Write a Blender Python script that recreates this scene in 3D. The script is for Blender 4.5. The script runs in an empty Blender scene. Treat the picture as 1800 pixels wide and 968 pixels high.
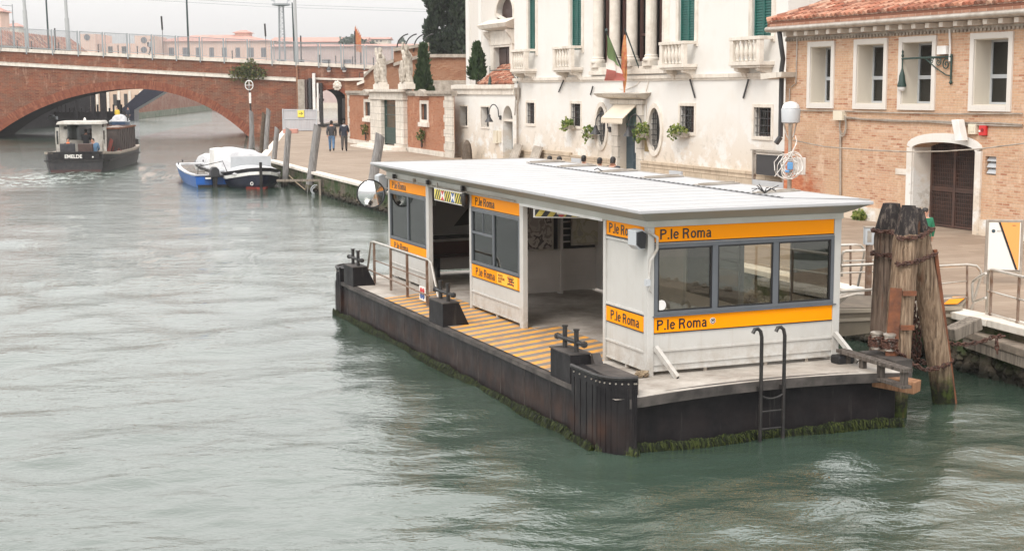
import bpy, bmesh, math, random
import numpy as np
from mathutils import Vector, Matrix
from mathutils.geometry import tessellate_polygon
random.seed(7); NPR=np.random.RandomState(11)
sc=bpy.context.scene
PI=math.pi; cos=math.cos; sin=math.sin
# ---------------- camera / light / exposure ----------------
FPX=2531.; PITCH=.1292; ROLL=-.0048; CH=4.75
Z_DECK=.75; Z_QUAY=.95
_d=np.array([0,cos(PITCH),-sin(PITCH)]); _r=np.array([1.,0,0]); _u=np.cross(_r,_d)
_M=np.array([cos(ROLL)*_r+sin(ROLL)*_u,-sin(ROLL)*_r+cos(ROLL)*_u,_d]); CAMP=np.array([0,0,CH])
cam=bpy.data.objects.new('camera',bpy.data.cameras.new('camera')); sc.collection.objects.link(cam)
mw=Matrix(((_M[0][0],_M[1][0],-_M[2][0],0),(_M[0][1],_M[1][1],-_M[2][1],0),(_M[0][2],_M[1][2],-_M[2][2],CH),(0,0,0,1)))
cam.matrix_world=mw
cam.data.sensor_width=36; cam.data.lens=36*FPX/1800; cam.data.clip_start=.2; cam.data.clip_end=5000
sc.camera=cam
SUN_EL=math.radians(48); SUN_AZ=math.radians(-152)      # direction towards the sun, azimuth from +Y clockwise
world=bpy.data.worlds.new('World'); sc.world=world; world.use_nodes=True
nt=world.node_tree; nt.nodes.clear()
wo=nt.nodes.new('ShaderNodeOutputWorld'); bg=nt.nodes.new('ShaderNodeBackground')
sky=nt.nodes.new('ShaderNodeTexSky'); sky.sky_type='NISHITA'; sky.sun_disc=False
sky.sun_elevation=SUN_EL; sky.sun_rotation=SUN_AZ; sky.dust_density=8; sky.air_density=1; sky.ozone_density=.5
hs=nt.nodes.new('ShaderNodeHueSaturation'); hs.inputs['Saturation'].default_value=.10
mx=nt.nodes.new('ShaderNodeMix'); mx.data_type='RGBA'; mx.inputs[0].default_value=.86
mx.inputs[7].default_value=(9.6,9.35,9.4,1)             # even overcast cloud layer over the sky
nt.links.new(sky.outputs[0],hs.inputs['Color']); nt.links.new(hs.outputs[0],mx.inputs[6]); 
# overcast sky: cloud layer brightens from the horizon towards the zenith (CIE overcast law, softened)
wt=nt.nodes.new('ShaderNodeTexCoord'); wsp=nt.nodes.new('ShaderNodeSeparateXYZ'); nt.links.new(wt.outputs['Generated'],wsp.inputs[0])
wm=nt.nodes.new('ShaderNodeMapRange'); wm.inputs['From Min'].default_value=.025; wm.inputs['From Max'].default_value=.23; wm.inputs['To Min'].default_value=5.75; wm.inputs['To Max'].default_value=12.6
wc=nt.nodes.new('ShaderNodeMath'); wc.operation='MAXIMUM'; wc.inputs[1].default_value=0; nt.links.new(wsp.outputs[2],wc.inputs[0]); nt.links.new(wc.outputs[0],wm.inputs[0])
wv=nt.nodes.new('ShaderNodeMix'); wv.data_type='RGBA'; wv.blend_type='MULTIPLY'; wv.inputs[0].default_value=1; wv.inputs[6].default_value=(1,.985,.972,1)
nt.links.new(wm.outputs[0],wv.inputs[7]); nt.links.new(wv.outputs[2],mx.inputs[7]); nt.links.new(mx.outputs[2],bg.inputs[0])
bg.inputs[1].default_value=.11; nt.links.new(bg.outputs[0],wo.inputs[0])
sl=bpy.data.lights.new('sun','SUN'); sl.energy=1.35; sl.angle=math.radians(22); sl.color=(1,.94,.86)
sun=bpy.data.objects.new('sun',sl); sc.collection.objects.link(sun)
sdir=Vector((sin(SUN_AZ)*cos(SUN_EL),cos(SUN_AZ)*cos(SUN_EL),sin(SUN_EL)))
sun.rotation_euler=(-sdir).to_track_quat('-Z','Y').to_euler(); sun.location=(0,0,60)
sc.view_settings.view_transform='Standard'; sc.view_settings.look='None'; sc.view_settings.gamma=1
sc.view_settings.exposure=0.55
try: sc.cycles.volume_bounces=0; sc.cycles.max_bounces=6; sc.cycles.transparent_max_bounces=12
except Exception: pass
# ---------------- frames ----------------
def ray(x,y): return _M.T@np.array([(x-900)/FPX,(484-y)/FPX,1.])
def G(x,y,z=0.):
    v=ray(x,y); p=CAMP+v*((z-CH)/v[2]); return p
class Fr:
    def __init__(s,o,u):
        s.o=np.array(o[:2],float); h=math.hypot(u[0],u[1]); s.u=np.array([u[0]/h,u[1]/h]); s.n=np.array([-s.u[1],s.u[0]]); s.ang=math.atan2(s.u[1],s.u[0])
    def w(s,a,b,z=0): p=s.o+s.u*a+s.n*b; return (float(p[0]),float(p[1]),float(z))
    def loc(s,p): q=np.array(p[:2])-s.o; return (float(q@s.u),float(q@s.n),float(p[2]))
    def f(s,x,y,b=0.):
        v=ray(x,y); n=np.array([s.n[0],s.n[1],0]); k=(b-((CAMP[:2]-s.o)@s.n))/(v@n); l=s.loc(CAMP+v*k); return l[0],l[2]
    def sd(s,x,y,a=0.):
        v=ray(x,y); n=np.array([s.u[0],s.u[1],0]); k=(a-((CAMP[:2]-s.o)@s.u))/(v@n); l=s.loc(CAMP+v*k); return l[1],l[2]
    def g(s,x,y,z): return s.loc(G(x,y,z))[:2]
def wallfr(x0,y0,x1,y1,z=Z_QUAY):
    A=G(x0,y0,z); B=G(x1,y1,z); return Fr(A,B-A)
WF=Fr((0,0),(1,0))
KF=Fr((1.89,19.77),(cos(.3897),sin(.3897)))      # pontoon: a across, b along, origin at the shelter's near corner
PF=wallfr(905,288,1383,348.5)                    # palazzo facade
BF=wallfr(1481,381.5,1735,415)                   # brick building
GF=wallfr(613,250,790,277)                       # garden wall
RF=Fr((-52,144.5),(1,.03))                       # bridge face
def ob(name,data,parent=None):
    o=bpy.data.objects.new(name,data); sc.collection.objects.link(o)
    if parent is not None: o.parent=parent
    return o
def tag(o,label=None,cat=None,group=None,kind=None):
    if label: o['label']=label
    if cat: o['category']=cat
    if group: o['group']=group
    if kind: o['kind']=kind
    return o
def thing(name,label,cat,fr=WF,at=(0,0,0),group=None,rz=0):
    o=ob(name,None); o.location=fr.w(*at); o.rotation_euler=(0,0,fr.ang+rz); o.empty_display_size=.2
    return tag(o,label,cat,group)
class MB:
    def __init__(s): s.v=[]; s.f=[]; s.m=[]; s.r=[]
    def add(s,vs,fs,mi=0,r=None):
        n=len(s.v); s.v+= [tuple(map(float,p)) for p in vs]
        rr=random.random() if r is None else r
        for f in fs: s.f.append([n+i for i in f]); s.m.append(mi); s.r.append(rr)
        return s
    def box(s,x0,x1,y0,y1,z0,z1,mi=0):
        return s.add([(x0,y0,z0),(x1,y0,z0),(x1,y1,z0),(x0,y1,z0),(x0,y0,z1),(x1,y0,z1),(x1,y1,z1),(x0,y1,z1)],
          [(0,3,2,1),(4,5,6,7),(0,1,5,4),(1,2,6,5),(2,3,7,6),(3,0,4,7)],mi)
    def hexa(s,b,t,mi=0):
        return s.add(list(b)+list(t),[(0,3,2,1),(4,5,6,7),(0,1,5,4),(1,2,6,5),(2,3,7,6),(3,0,4,7)],mi)
    def bar(s,p,q,w,h,up=(0,0,1),mi=0):
        p=Vector(p);q=Vector(q);d=(q-p).normalized(); u=Vector(up); x=d.cross(u)
        if x.length<1e-4: x=d.cross(Vector((1,0,0)))
        x.normalize(); y=x.cross(d).normalized(); x=x*w/2; y=y*h/2
        return s.hexa([p-x-y,p+x-y,p+x+y,p-x+y],[q-x-y,q+x-y,q+x+y,q-x+y],mi)
    def cyl(s,p,q,r0,r1=None,n=10,mi=0,cap=True):
        r1=r0 if r1 is None else r1; p=Vector(p);q=Vector(q);d=(q-p).normalized()
        x=d.orthogonal().normalized(); y=d.cross(x)
        vs=[p+(x*cos(2*PI*i/n)+y*sin(2*PI*i/n))*r0 for i in range(n)]+[q+(x*cos(2*PI*i/n)+y*sin(2*PI*i/n))*r1 for i in range(n)]
        fs=[(i,(i+1)%n,n+(i+1)%n,n+i) for i in range(n)]
        if cap: fs+=[tuple(range(n))[::-1],tuple(range(n,2*n))]
        return s.add(vs,fs,mi)
    def tube(s,pts,r,n=8,mi=0,cap=True,closed=False):
        P=[Vector(p) for p in pts]; vs=[]; x=None; L=len(P)
        for i,p in enumerate(P):
            if closed: d=(P[(i+1)%L]-P[i-1])
            else: d=(P[min(i+1,L-1)]-P[max(i-1,0)])
            d.normalize()
            if x is None: x=d.orthogonal().normalized()
            else:
                x=(x-d*x.dot(d)); x=x.normalized() if x.length>1e-5 else d.orthogonal().normalized()
            y=d.cross(x); rr=r[i] if isinstance(r,(list,tuple)) else r
            vs+=[p+(x*cos(2*PI*k/n)+y*sin(2*PI*k/n))*rr for k in range(n)]
        fs=[]
        for i in range(L if closed else L-1):
            a=i*n; b=((i+1)%L)*n
            fs+=[(a+k,a+(k+1)%n,b+(k+1)%n,b+k) for k in range(n)]
        if cap and not closed: fs+=[tuple(range(n))[::-1],tuple(range((L-1)*n,L*n))]
        return s.add(vs,fs,mi)
    def lathe(s,c,prof,n=16,mi=0,sx=1,sy=1):
        vs=[];
        for r,z in prof: vs+=[(c[0]+r*sx*cos(2*PI*k/n),c[1]+r*sy*sin(2*PI*k/n),c[2]+z) for k in range(n)]
        fs=[(i*n+k,i*n+(k+1)%n,(i+1)*n+(k+1)%n,(i+1)*n+k) for i in range(len(prof)-1) for k in range(n)]
        fs+=[tuple(range(n))[::-1],tuple(range((len(prof)-1)*n,len(prof)*n))]
        return s.add(vs,fs,mi)
    def prism(s,poly,ax,d0,d1,mi=0):
        n=len(poly)
        def P(p,d): return {'x':(d,p[0],p[1]),'y':(p[0],d,p[1]),'z':(p[0],p[1],d)}[ax]
        vs=[P(p,d0) for p in poly]+[P(p,d1) for p in poly]
        return s.add(vs,[tuple(range(n))[::-1],tuple(range(n,2*n))]+[(i,(i+1)%n,n+(i+1)%n,n+i) for i in range(n)],mi)
    def quad(s,a,b,c,d,mi=0): return s.add([a,b,c,d],[(0,1,2,3)],mi)
    def xf(s,M): s.v=[tuple(M@Vector(p)) for p in s.v]; return s
    def mesh(s,name,mats):
        me=bpy.data.meshes.new(name); me.from_pydata(s.v,[],s.f)
        if not isinstance(mats,(list,tuple)): mats=[mats]
        for m in mats: me.materials.append(m)
        if len(mats)>1: me.polygons.foreach_set('material_index',s.m)
        at=me.attributes.new('rnd','FLOAT','FACE'); at.data.foreach_set('value',s.r)
        return me
    def build(s,name,mats,parent=None,smooth=False,bevel=0,fix=True):
        me=s.mesh(name,mats)
        if fix:
            bm=bmesh.new(); bm.from_mesh(me); bmesh.ops.recalc_face_normals(bm,faces=bm.faces); bm.to_mesh(me); bm.free()
        if smooth:
            me.polygons.foreach_set('use_smooth',[True]*len(me.polygons))
            try: me.set_sharp_from_angle(angle=math.radians(40))
            except Exception: pass
        me.update(); o=ob(name,me,parent)
        if bevel:
            b=o.modifiers.new('bev','BEVEL'); b.width=bevel; b.segments=2; b.limit_method='ANGLE'; b.angle_limit=math.radians(50); b.harden_normals=False
        return o
    def solo(s,name,mats,label,cat,fr=WF,at=(0,0,0),group=None,smooth=False,bevel=0,rz=0,kind=None):
        o=s.build(name,mats,None,smooth,bevel); o.location=fr.w(*at); o.rotation_euler=(0,0,fr.ang+rz)
        return tag(o,label,cat,group,kind)
def copytree(o,parent=None):
    c=o.copy(); sc.collection.objects.link(c)
    if parent is not None: c.parent=parent
    for ch in list(o.children): copytree(ch,c)
    return c
def arc(cx,cy,r,a0,a1,n): return [(cx+r*cos(a0+(a1-a0)*i/n),cy+r*sin(a0+(a1-a0)*i/n)) for i in range(n+1)]
def text(body,size,mat,parent,frame,name='lettering',bold=.0,ext=.002,sx=1.,align='LEFT',spacing=1.0):
    cu=bpy.data.curves.new(name,'FONT'); cu.body=body; cu.size=size; cu.extrude=ext; cu.offset=bold; cu.align_x=align; cu.space_character=spacing
    t=bpy.data.objects.new('t',cu); sc.collection.objects.link(t)
    dg=bpy.context.evaluated_depsgraph_get(); me=bpy.data.meshes.new_from_object(t.evaluated_get(dg))
    bpy.data.objects.remove(t); bpy.data.curves.remove(cu)
    M=frame@Matrix.Diagonal((sx,1,1,1)); me.transform(M); me.materials.clear(); me.materials.append(mat); me.name=name
    return ob(name,me,parent)
def FRONT(x,y,z): return Matrix(((1,0,0,x),(0,0,-1,y),(0,1,0,z),(0,0,0,1)))       # read from -y, x to the right
def SIDE(x,y,z): return Matrix(((0,0,-1,x),(-1,0,0,y),(0,1,0,z),(0,0,0,1)))       # read from -x, -y to the right
# ---------------- materials ----------------
class NT:
    def __init__(s,name):
        s.m=bpy.data.materials.new(name); s.m.use_nodes=True; s.t=s.m.node_tree; s.t.nodes.clear()
        s.out=s.n('ShaderNodeOutputMaterial'); s.b=s.n('ShaderNodeBsdfPrincipled'); s.l(s.b.outputs[0],s.out.inputs[0])
        s.tc=s.n('ShaderNodeTexCoord')
    def n(s,t,**k):
        x=s.t.nodes.new(t)
        for a,b in k.items(): setattr(x,a,b)
        return x
    def l(s,a,b): s.t.links.new(a,b)
    def val(s,inp,v):
        if hasattr(v,'links') or isinstance(v,bpy.types.NodeSocket): s.l(v,inp)
        else:
            if isinstance(v,(tuple,list)) and len(v)==3 and inp.type=='RGBA': v=(*v,1)
            inp.default_value=v
    def obj(s): return s.tc.outputs['Object']
    def map(s,v,scale=(1,1,1),loc=(0,0,0),rot=(0,0,0)):
        x=s.n('ShaderNodeMapping'); s.l(v,x.inputs[0]); x.inputs[1].default_value=loc; x.inputs[2].default_value=rot; x.inputs[3].default_value=scale; return x.outputs[0]
    def noise(s,v,scale,detail=4,rough=.55,dist=0):
        x=s.n('ShaderNodeTexNoise'); s.l(v,x.inputs['Vector']); x.inputs['Scale'].default_value=scale; x.inputs['Detail'].default_value=detail
        x.inputs['Roughness'].default_value=rough; x.inputs['Distortion'].default_value=dist; return x.outputs['Fac']
    def ramp(s,v,stops,interp='LINEAR'):
        x=s.n('ShaderNodeValToRGB'); s.l(v,x.inputs[0]); cr=x.color_ramp; cr.interpolation=interp
        while len(cr.elements)<len(stops): cr.elements.new(.5)
        for e,(p,c) in zip(cr.elements,stops):
            e.position=p; e.color=(c,c,c,1) if not isinstance(c,(tuple,list)) else (*c,1)
        return x.outputs[0]
    def mix(s,f,a,b,mode='MIX'):
        x=s.n('ShaderNodeMix'); x.data_type='RGBA'; x.blend_type=mode; s.val(x.inputs[0],f); s.val(x.inputs[6],a); s.val(x.inputs[7],b); return x.outputs[2]
    def math(s,op,a,b=0.,c=0.,clamp=False):
        x=s.n('ShaderNodeMath'); x.operation=op; x.use_clamp=clamp; s.val(x.inputs[0],a); s.val(x.inputs[1],b); s.val(x.inputs[2],c); return x.outputs[0]
    def sep(s,v): x=s.n('ShaderNodeSeparateXYZ'); s.l(v,x.inputs[0]); return x.outputs
    def comb(s,x,y,z): c=s.n('ShaderNodeCombineXYZ'); s.val(c.inputs[0],x); s.val(c.inputs[1],y); s.val(c.inputs[2],z); return c.outputs[0]
    def attr(s,n='rnd'): a=s.n('ShaderNodeAttribute'); a.attribute_name=n; return a.outputs['Fac']
    def bump(s,h,strength=.3,dist=.02):
        b=s.n('ShaderNodeBump'); b.inputs['Strength'].default_value=strength; b.inputs['Distance'].default_value=dist; s.l(h,b.inputs['Height']); s.l(b.outputs[0],s.b.inputs['Normal'])
    def set(s,color=None,rough=None,metal=None,spec=None):
        if color is not None: s.val(s.b.inputs['Base Color'],color)
        if rough is not None: s.val(s.b.inputs['Roughness'],rough)
        if metal is not None: s.val(s.b.inputs['Metallic'],metal)
        if spec is not None: s.val(s.b.inputs['Specular IOR Level'],spec)
        return s
_pm={}
def pm(name,c1,c2=None,scale=3,rough=.6,metal=0,bump=0,bscale=30,stops=(.35,.65),stretch=(1,1,1),spec=None,detail=5):
    if name in _pm: return _pm[name]
    t=NT(name); v=t.map(t.obj(),stretch)
    c=c1 if c2 is None else t.ramp(t.noise(v,scale,detail),[(stops[0],c1),(stops[1],c2)])
    t.set(c,rough,metal,spec)
    if bump: t.bump(t.noise(v,bscale,4),bump,.02)
    _pm[name]=t.m; return t.m
def brick(name,cols,mortar,bw=.25,bh=.07,patch=None,patchcol=None,msize=.012,stain=.25,bump=.3,off=.5,efflo=None,lowred=None):
    """cols: list of brick colours picked per brick"""
    t=NT(name); s=t.sep(t.obj()); v=t.comb(t.math('ADD',s[0],s[1]),s[2],0.)
    b=t.n('ShaderNodeTexBrick'); t.l(v,b.inputs['Vector']); b.inputs['Scale'].default_value=1; b.offset=off
    b.inputs['Brick Width'].default_value=bw; b.inputs['Row Height'].default_value=bh; b.inputs['Mortar Size'].default_value=msize; b.inputs['Mortar Smooth'].default_value=.3
    b.inputs['Color1'].default_value=(0,0,0,1); b.inputs['Color2'].default_value=(1,1,1,1); b.inputs['Mortar'].default_value=(.5,.5,.5,1); b.inputs['Bias'].default_value=0
    n=len(cols); c=t.ramp(b.outputs['Color'],[((i+.5)/n,cc) for i,cc in enumerate(cols)])
    big=t.noise(t.obj(),.5,6,.65); c=t.mix(t.ramp(big,[(.3,stain),(.62,0.)]),c,tuple(x*.45 for x in cols[0]))
    if patchcol: 
        pf=t.ramp(t.noise(t.map(t.obj(),(1,1,1.6),(7,3,1)),patch or .8,7,.7),[(.47,0.),(.60,.85)]); c=t.mix(pf,c,patchcol)
    c=t.mix(b.outputs['Fac'],c,mortar)
    fine=t.noise(t.obj(),14,3,.6); c=t.mix(.35,c,t.ramp(fine,[(.25,(.3,.3,.3)),(.75,(1,1,1))]),'MULTIPLY')
    if efflo: c=t.mix(t.ramp(t.noise(t.map(t.obj(),(1,1,.4),(2,9,4)),1.7,8,.75),[(.55,0.),(.68,.7)]),c,efflo)
    if lowred: c=lowred(t,c,s)
    t.set(c,.9,0,.1); h=t.math('SUBTRACT',t.math('MULTIPLY',fine,.5),b.outputs['Fac']); t.bump(h,bump,.012)
    return t.m
def glass(name,tint=(.75,.8,.78),alpha_tint=(.55,.6,.58),rough=.02,boost=.0):
    t=NT(name); g=t.n('ShaderNodeBsdfGlossy'); g.inputs['Roughness'].default_value=rough; g.inputs[0].default_value=(.95,.98,.97,1)
    tr=t.n('ShaderNodeBsdfTransparent'); tr.inputs[0].default_value=(*alpha_tint,1)
    fr=t.n('ShaderNodeFresnel'); fr.inputs[0].default_value=1.5
    fac=t.math('ADD',fr.outputs[0],boost,clamp=True)
    ms=t.n('ShaderNodeMixShader'); t.l(fac,ms.inputs[0]); t.l(tr.outputs[0],ms.inputs[1]); t.l(g.outputs[0],ms.inputs[2]); t.l(ms.outputs[0],t.out.inputs[0])
    return t.m
# ---------------- material library ----------------
def mk_plaster(name,base,dirt,warm,z0=.95,rust=False):
    t=NT(name); s=t.sep(t.obj())
    n1=t.noise(t.obj(),.6,8,.7); c=t.mix(t.ramp(n1,[(.5,0.),(.8,.35)]),base,warm)
    streak=t.noise(t.map(t.obj(),(2.2,2.2,.12)),1.5,6,.7)
    c=t.mix(t.ramp(streak,[(.58,0.),(.85,.28)]),c,dirt)
    # damp, flaking band close to the ground
    low=t.math('SUBTRACT',1.,t.math('DIVIDE',t.math('SUBTRACT',s[2],z0),2.9),clamp=True)
    pf=t.math('MULTIPLY',low,t.ramp(t.noise(t.map(t.obj(),(1,1,1.4),(3,1,8)),.9,8,.65),[(.42,0.),(.5,1.)]))
    c=t.mix(t.math('MULTIPLY',pf,.95),c,warm)
    pf2=t.math('MULTIPLY',low,t.ramp(t.noise(t.map(t.obj(),(1,1,1.2),(13,1,2)),2.2,8,.7),[(.56,0.),(.6,1.)]))
    c=t.mix(t.math('MULTIPLY',pf2,.55),c,dirt)
    c=t.mix(t.ramp(t.noise(t.map(t.obj(),(5,5,.22),(8,1,3)),1.0,7,.75),[(.63,0.),(.72,.35)]),c,dirt); c=t.mix(t.ramp(t.noise(t.obj(),3.2,9,.8),[(.66,0.),(.70,.55)]),c,warm)
    t.set(c,.85,0,.2); t.bump(t.noise(t.obj(),9,5,.6),.15,.02); return t.m
def mk_stone(name,c1,c2,jx=.9,jz=.35,joint=(.30,.27,.23),joints=True):
    t=NT(name); s=t.sep(t.obj()); v=t.comb(t.math('ADD',s[0],s[1]),s[2],0.)
    c=t.mix(t.ramp(t.noise(t.obj(),2.3,7,.7),[(.35,0.),(.7,1.)]),c1,c2)
    if joints:
        b=t.n('ShaderNodeTexBrick'); t.l(v,b.inputs['Vector']); b.inputs['Scale'].default_value=1
        b.inputs['Brick Width'].default_value=jx; b.inputs['Row Height'].default_value=jz; b.inputs['Mortar Size'].default_value=.012
        b.inputs['Color1'].default_value=(.75,.75,.75,1); b.inputs['Color2'].default_value=(1,1,1,1)
        c=t.mix(.6,c,b.outputs['Color'],'MULTIPLY'); c=t.mix(b.outputs['Fac'],c,joint)
    c=t.mix(t.ramp(t.noise(t.map(t.obj(),(3,3,.3)),1.2,7,.7),[(.55,0.),(.8,.5)]),c,(.16,.14,.11))
    t.set(c,.8,0,.25); t.bump(t.noise(t.obj(),12,5,.6),.25,.02); return t.m
M={}
M['plaster']=mk_plaster('white_plaster',(.70,.685,.655),(.36,.32,.26),(.58,.48,.37))
M['plaster2']=mk_plaster('cream_plaster',(.64,.605,.56),(.37,.33,.28),(.56,.48,.40))
M['beige']=mk_plaster('beige_plaster',(.62,.57,.49),(.45,.40,.33),(.60,.52,.43))
M['pink']=pm('pink_render',(.66,.45,.36),(.74,.53,.44),.4,.9)
M['pink2']=pm('dull_pink_render',(.46,.35,.33),(.55,.42,.38),.6,.9)
M['stone']=mk_stone('istrian_stone',(.72,.67,.60),(.52,.47,.40),1.1,.45)
M['stone_plain']=mk_stone('istrian_stone_plain',(.74,.69,.62),(.56,.50,.43),joints=False)
M['statue']=pm('weathered_statue_stone',(.30,.26,.21),(.58,.53,.46),5,.9,bump=.6,bscale=9)
M['stone_dark']=mk_stone('weathered_stone',(.45,.40,.34),(.22,.19,.16),joints=False)
M['stone_block']=mk_stone('plinth_blocks',(.60,.50,.38),(.44,.35,.26),1.3,.75,(.22,.17,.12))
M['curtain']=pm('curtain_cloth',(.42,.50,.48),(.58,.63,.60),6,.9,stretch=(6,6,.2))
M['brick_red']=brick('red_bridge_brick',[(.22,.062,.034),(.29,.088,.045),(.25,.07,.038),(.34,.125,.07),(.15,.042,.026)],(.25,.15,.10),.5,.14,.9,(.17,.085,.06),.02,.7,efflo=(.40,.25,.18))
M['brick_ring']=None
M['brick_orange']=brick('orange_brick',[(.42,.15,.08),(.48,.20,.11),(.38,.12,.06),(.52,.25,.15),(.30,.09,.05)],(.38,.23,.15),.26,.075,.9,(.42,.19,.115),.014,.45,efflo=(.50,.30,.20))
def _low(t,c,s):
    # repaired corner of strong red brick low by the building's left edge
    d=t.math('ADD',t.math('MULTIPLY',t.math('ADD',s[0],3.),.55),t.math('MULTIPLY',t.math('SUBTRACT',s[2],1.6),.75))
    e=t.math('ADD',d,t.math('MULTIPLY',t.noise(t.obj(),2.2,6,.7),2.4))
    return t.mix(t.ramp(t.math('MULTIPLY',e,.25),[(.47,.8),(.62,0.)]),c,t.mix(t.ramp(t.noise(t.map(t.obj(),(4,4,14)),1,2),[(.4,0.),(.6,1.)]),(.42,.10,.04),(.55,.20,.10)))
M['brick_pale']=brick('pale_brick',[(.58,.35,.23),(.64,.42,.29),(.52,.28,.17),(.68,.49,.36),(.40,.17,.10),(.60,.37,.24)],(.58,.42,.30),.25,.068,.8,(.60,.39,.25),.012,.05,.35,efflo=(.68,.53,.40),lowred=_low)
M['brick_dark']=brick('old_wall_brick',[(.30,.12,.07),(.38,.18,.10),(.26,.09,.05),(.42,.24,.15)],(.32,.20,.13),.28,.08,.6,(.36,.19,.12),.014,.5)
M['brick_far']=brick('far_embankment_brick',[(.30,.12,.08),(.36,.17,.12),(.26,.10,.07)],(.34,.24,.19),.6,.2,.3,(.36,.22,.17),.02,.4)
def mk_rnd(name,cols,rough=.85,bumpy=.2,moss=None):
    t=NT(name); n=len(cols); c=t.ramp(t.attr(),[((i+.5)/n,cc) for i,cc in enumerate(cols)])
    c=t.mix(.45,c,t.ramp(t.noise(t.obj(),6,5,.65),[(.3,(.45,.42,.4)),(.7,(1,1,1))]),'MULTIPLY')
    if moss: c=t.mix(t.ramp(t.noise(t.obj(),1.1,8,.75),[(.55,0.),(.68,.7)]),c,moss)
    t.set(c,rough,0,.2); t.bump(t.noise(t.obj(),25,3),bumpy,.01); return t.m
M['brick_ring']=mk_rnd('arch_ring_brick',[(.20,.062,.036),(.25,.082,.046),(.27,.09,.05),(.22,.068,.038),(.31,.12,.07)])
M['tile']=mk_rnd('terracotta_tiles',[(.36,.13,.08),(.46,.20,.13),(.54,.30,.21),(.28,.11,.07),(.58,.38,.28),(.42,.18,.11),(.22,.10,.07)],moss=(.17,.12,.09))
def mk_pave():
    t=NT('quay_paving'); v=t.map(t.obj(),(1,1,1),(0,0,0),(0,0,-KF.ang+.05))
    b=t.n('ShaderNodeTexBrick'); t.l(v,b.inputs['Vector']); b.inputs['Scale'].default_value=1; b.inputs['Brick Width'].default_value=1.0; b.inputs['Row Height'].default_value=.42
    b.inputs['Mortar Size'].default_value=.014; b.inputs['Color1'].default_value=(.245,.185,.135,1); b.inputs['Color2'].default_value=(.345,.27,.205,1); b.inputs['Mortar'].default_value=(.19,.14,.10,1)
    c=t.mix(t.ramp(t.noise(t.map(t.obj(),(.5,1.6,1)),1.0,8,.7),[(.35,.7),(.60,0.)]),b.outputs['Color'],(.20,.14,.10))
    c=t.mix(t.ramp(t.noise(t.obj(),.25,6,.7),[(.4,0.),(.7,.5)]),c,(.38,.30,.235))
    t.set(c,.75,0,.3); t.bump(t.math('SUBTRACT',t.noise(t.obj(),20,3),b.outputs['Fac']),.2,.01); return t.m
M['pave']=mk_pave()
def mk_bank():
    t=NT('algae_canal_wall'); s=t.sep(t.obj())
    c=t.mix(t.ramp(t.noise(t.map(t.obj(),(1,1,1.5)),1.6,8,.75),[(.4,0.),(.6,1.)]),(.16,.13,.10),(.055,.045,.035))
    c=t.mix(t.ramp(s[2],[(.60,0.),(.74,.8)]),c,(.20,.165,.12)); g=t.math('MULTIPLY',t.ramp(t.noise(t.obj(),1.1,7,.7),[(.4,0.),(.58,1.)]),t.ramp(s[2],[(.12,0.),(.34,1.),(.78,1.),(.95,.25)]))
    c=t.mix(g,c,(.035,.060,.015)); c=t.mix(t.ramp(s[2],[(.05,1.),(.22,0.)]),c,(.018,.018,.012))
    t.set(c,.8,0,.3); t.bump(t.noise(t.obj(),7,7,.7),.9,.08); return t.m
M['bank']=mk_bank()
def mk_water():
    t=NT('canal_water'); o=t.obj()
    n1=t.noise(t.map(o,(1.0,1.55,1),(0,0,0),(0,0,.18)),2.5,4,.58,.5)
    n2=t.noise(t.map(o,(1.0,1.7,1),(5,3,0),(0,0,-.2)),8.0,3,.55,.3)
    n3=t.noise(t.map(o,(1,1.8,1),(2,8,0),(0,0,.2)),.42,3,.55,.2)
    h=t.math('ADD',t.math('ADD',t.math('MULTIPLY',n1,.6),t.math('MULTIPLY',n2,.24)),t.math('MULTIPLY',n3,1.0))
    so=t.sep(o); far=t.n('ShaderNodeMapRange'); far.inputs[1].default_value=60; far.inputs[2].default_value=120; far.inputs[3].default_value=1.; far.inputs[4].default_value=3.0; t.l(so[1],far.inputs[0]); h=t.math('MULTIPLY',h,far.outputs[0])
    calm=t.ramp(t.noise(o,.07,3),[(.35,.45),(.65,1.)])
    bb=t.n('ShaderNodeBump'); bb.inputs['Distance'].default_value=.048; t.l(calm,bb.inputs['Strength']); t.l(h,bb.inputs['Height']); t.l(bb.outputs[0],t.b.inputs['Normal'])
    c=t.mix(t.ramp(t.noise(o,.11,4),[(.35,0.),(.65,1.)]),(.036,.060,.044),(.050,.078,.058))
    # churned foam trailing the barge
    fx=t.math('DIVIDE',t.math('ADD',so[0],25.2),5.2); fy=t.math('DIVIDE',t.math('SUBTRACT',so[1],78.),11.); fd=t.math('SQRT',t.math('ADD',t.math('MULTIPLY',fx,fx),t.math('MULTIPLY',fy,fy)))
    fm=t.math('MULTIPLY',t.ramp(fd,[(.25,1.),(1.,0.)]),t.ramp(t.noise(t.map(o,(1,.8,1)),1.6,8,.75,.8),[(.46,0.),(.58,1.)])); c=t.mix(t.math('MULTIPLY',fm,.45),c,(.55,.60,.57))
    t.set(c,t.math('ADD',.012,t.math('MULTIPLY',fm,.5)),0,.5); t.b.inputs['IOR'].default_value=2.15; return t.m
M['water']=mk_water()
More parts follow.
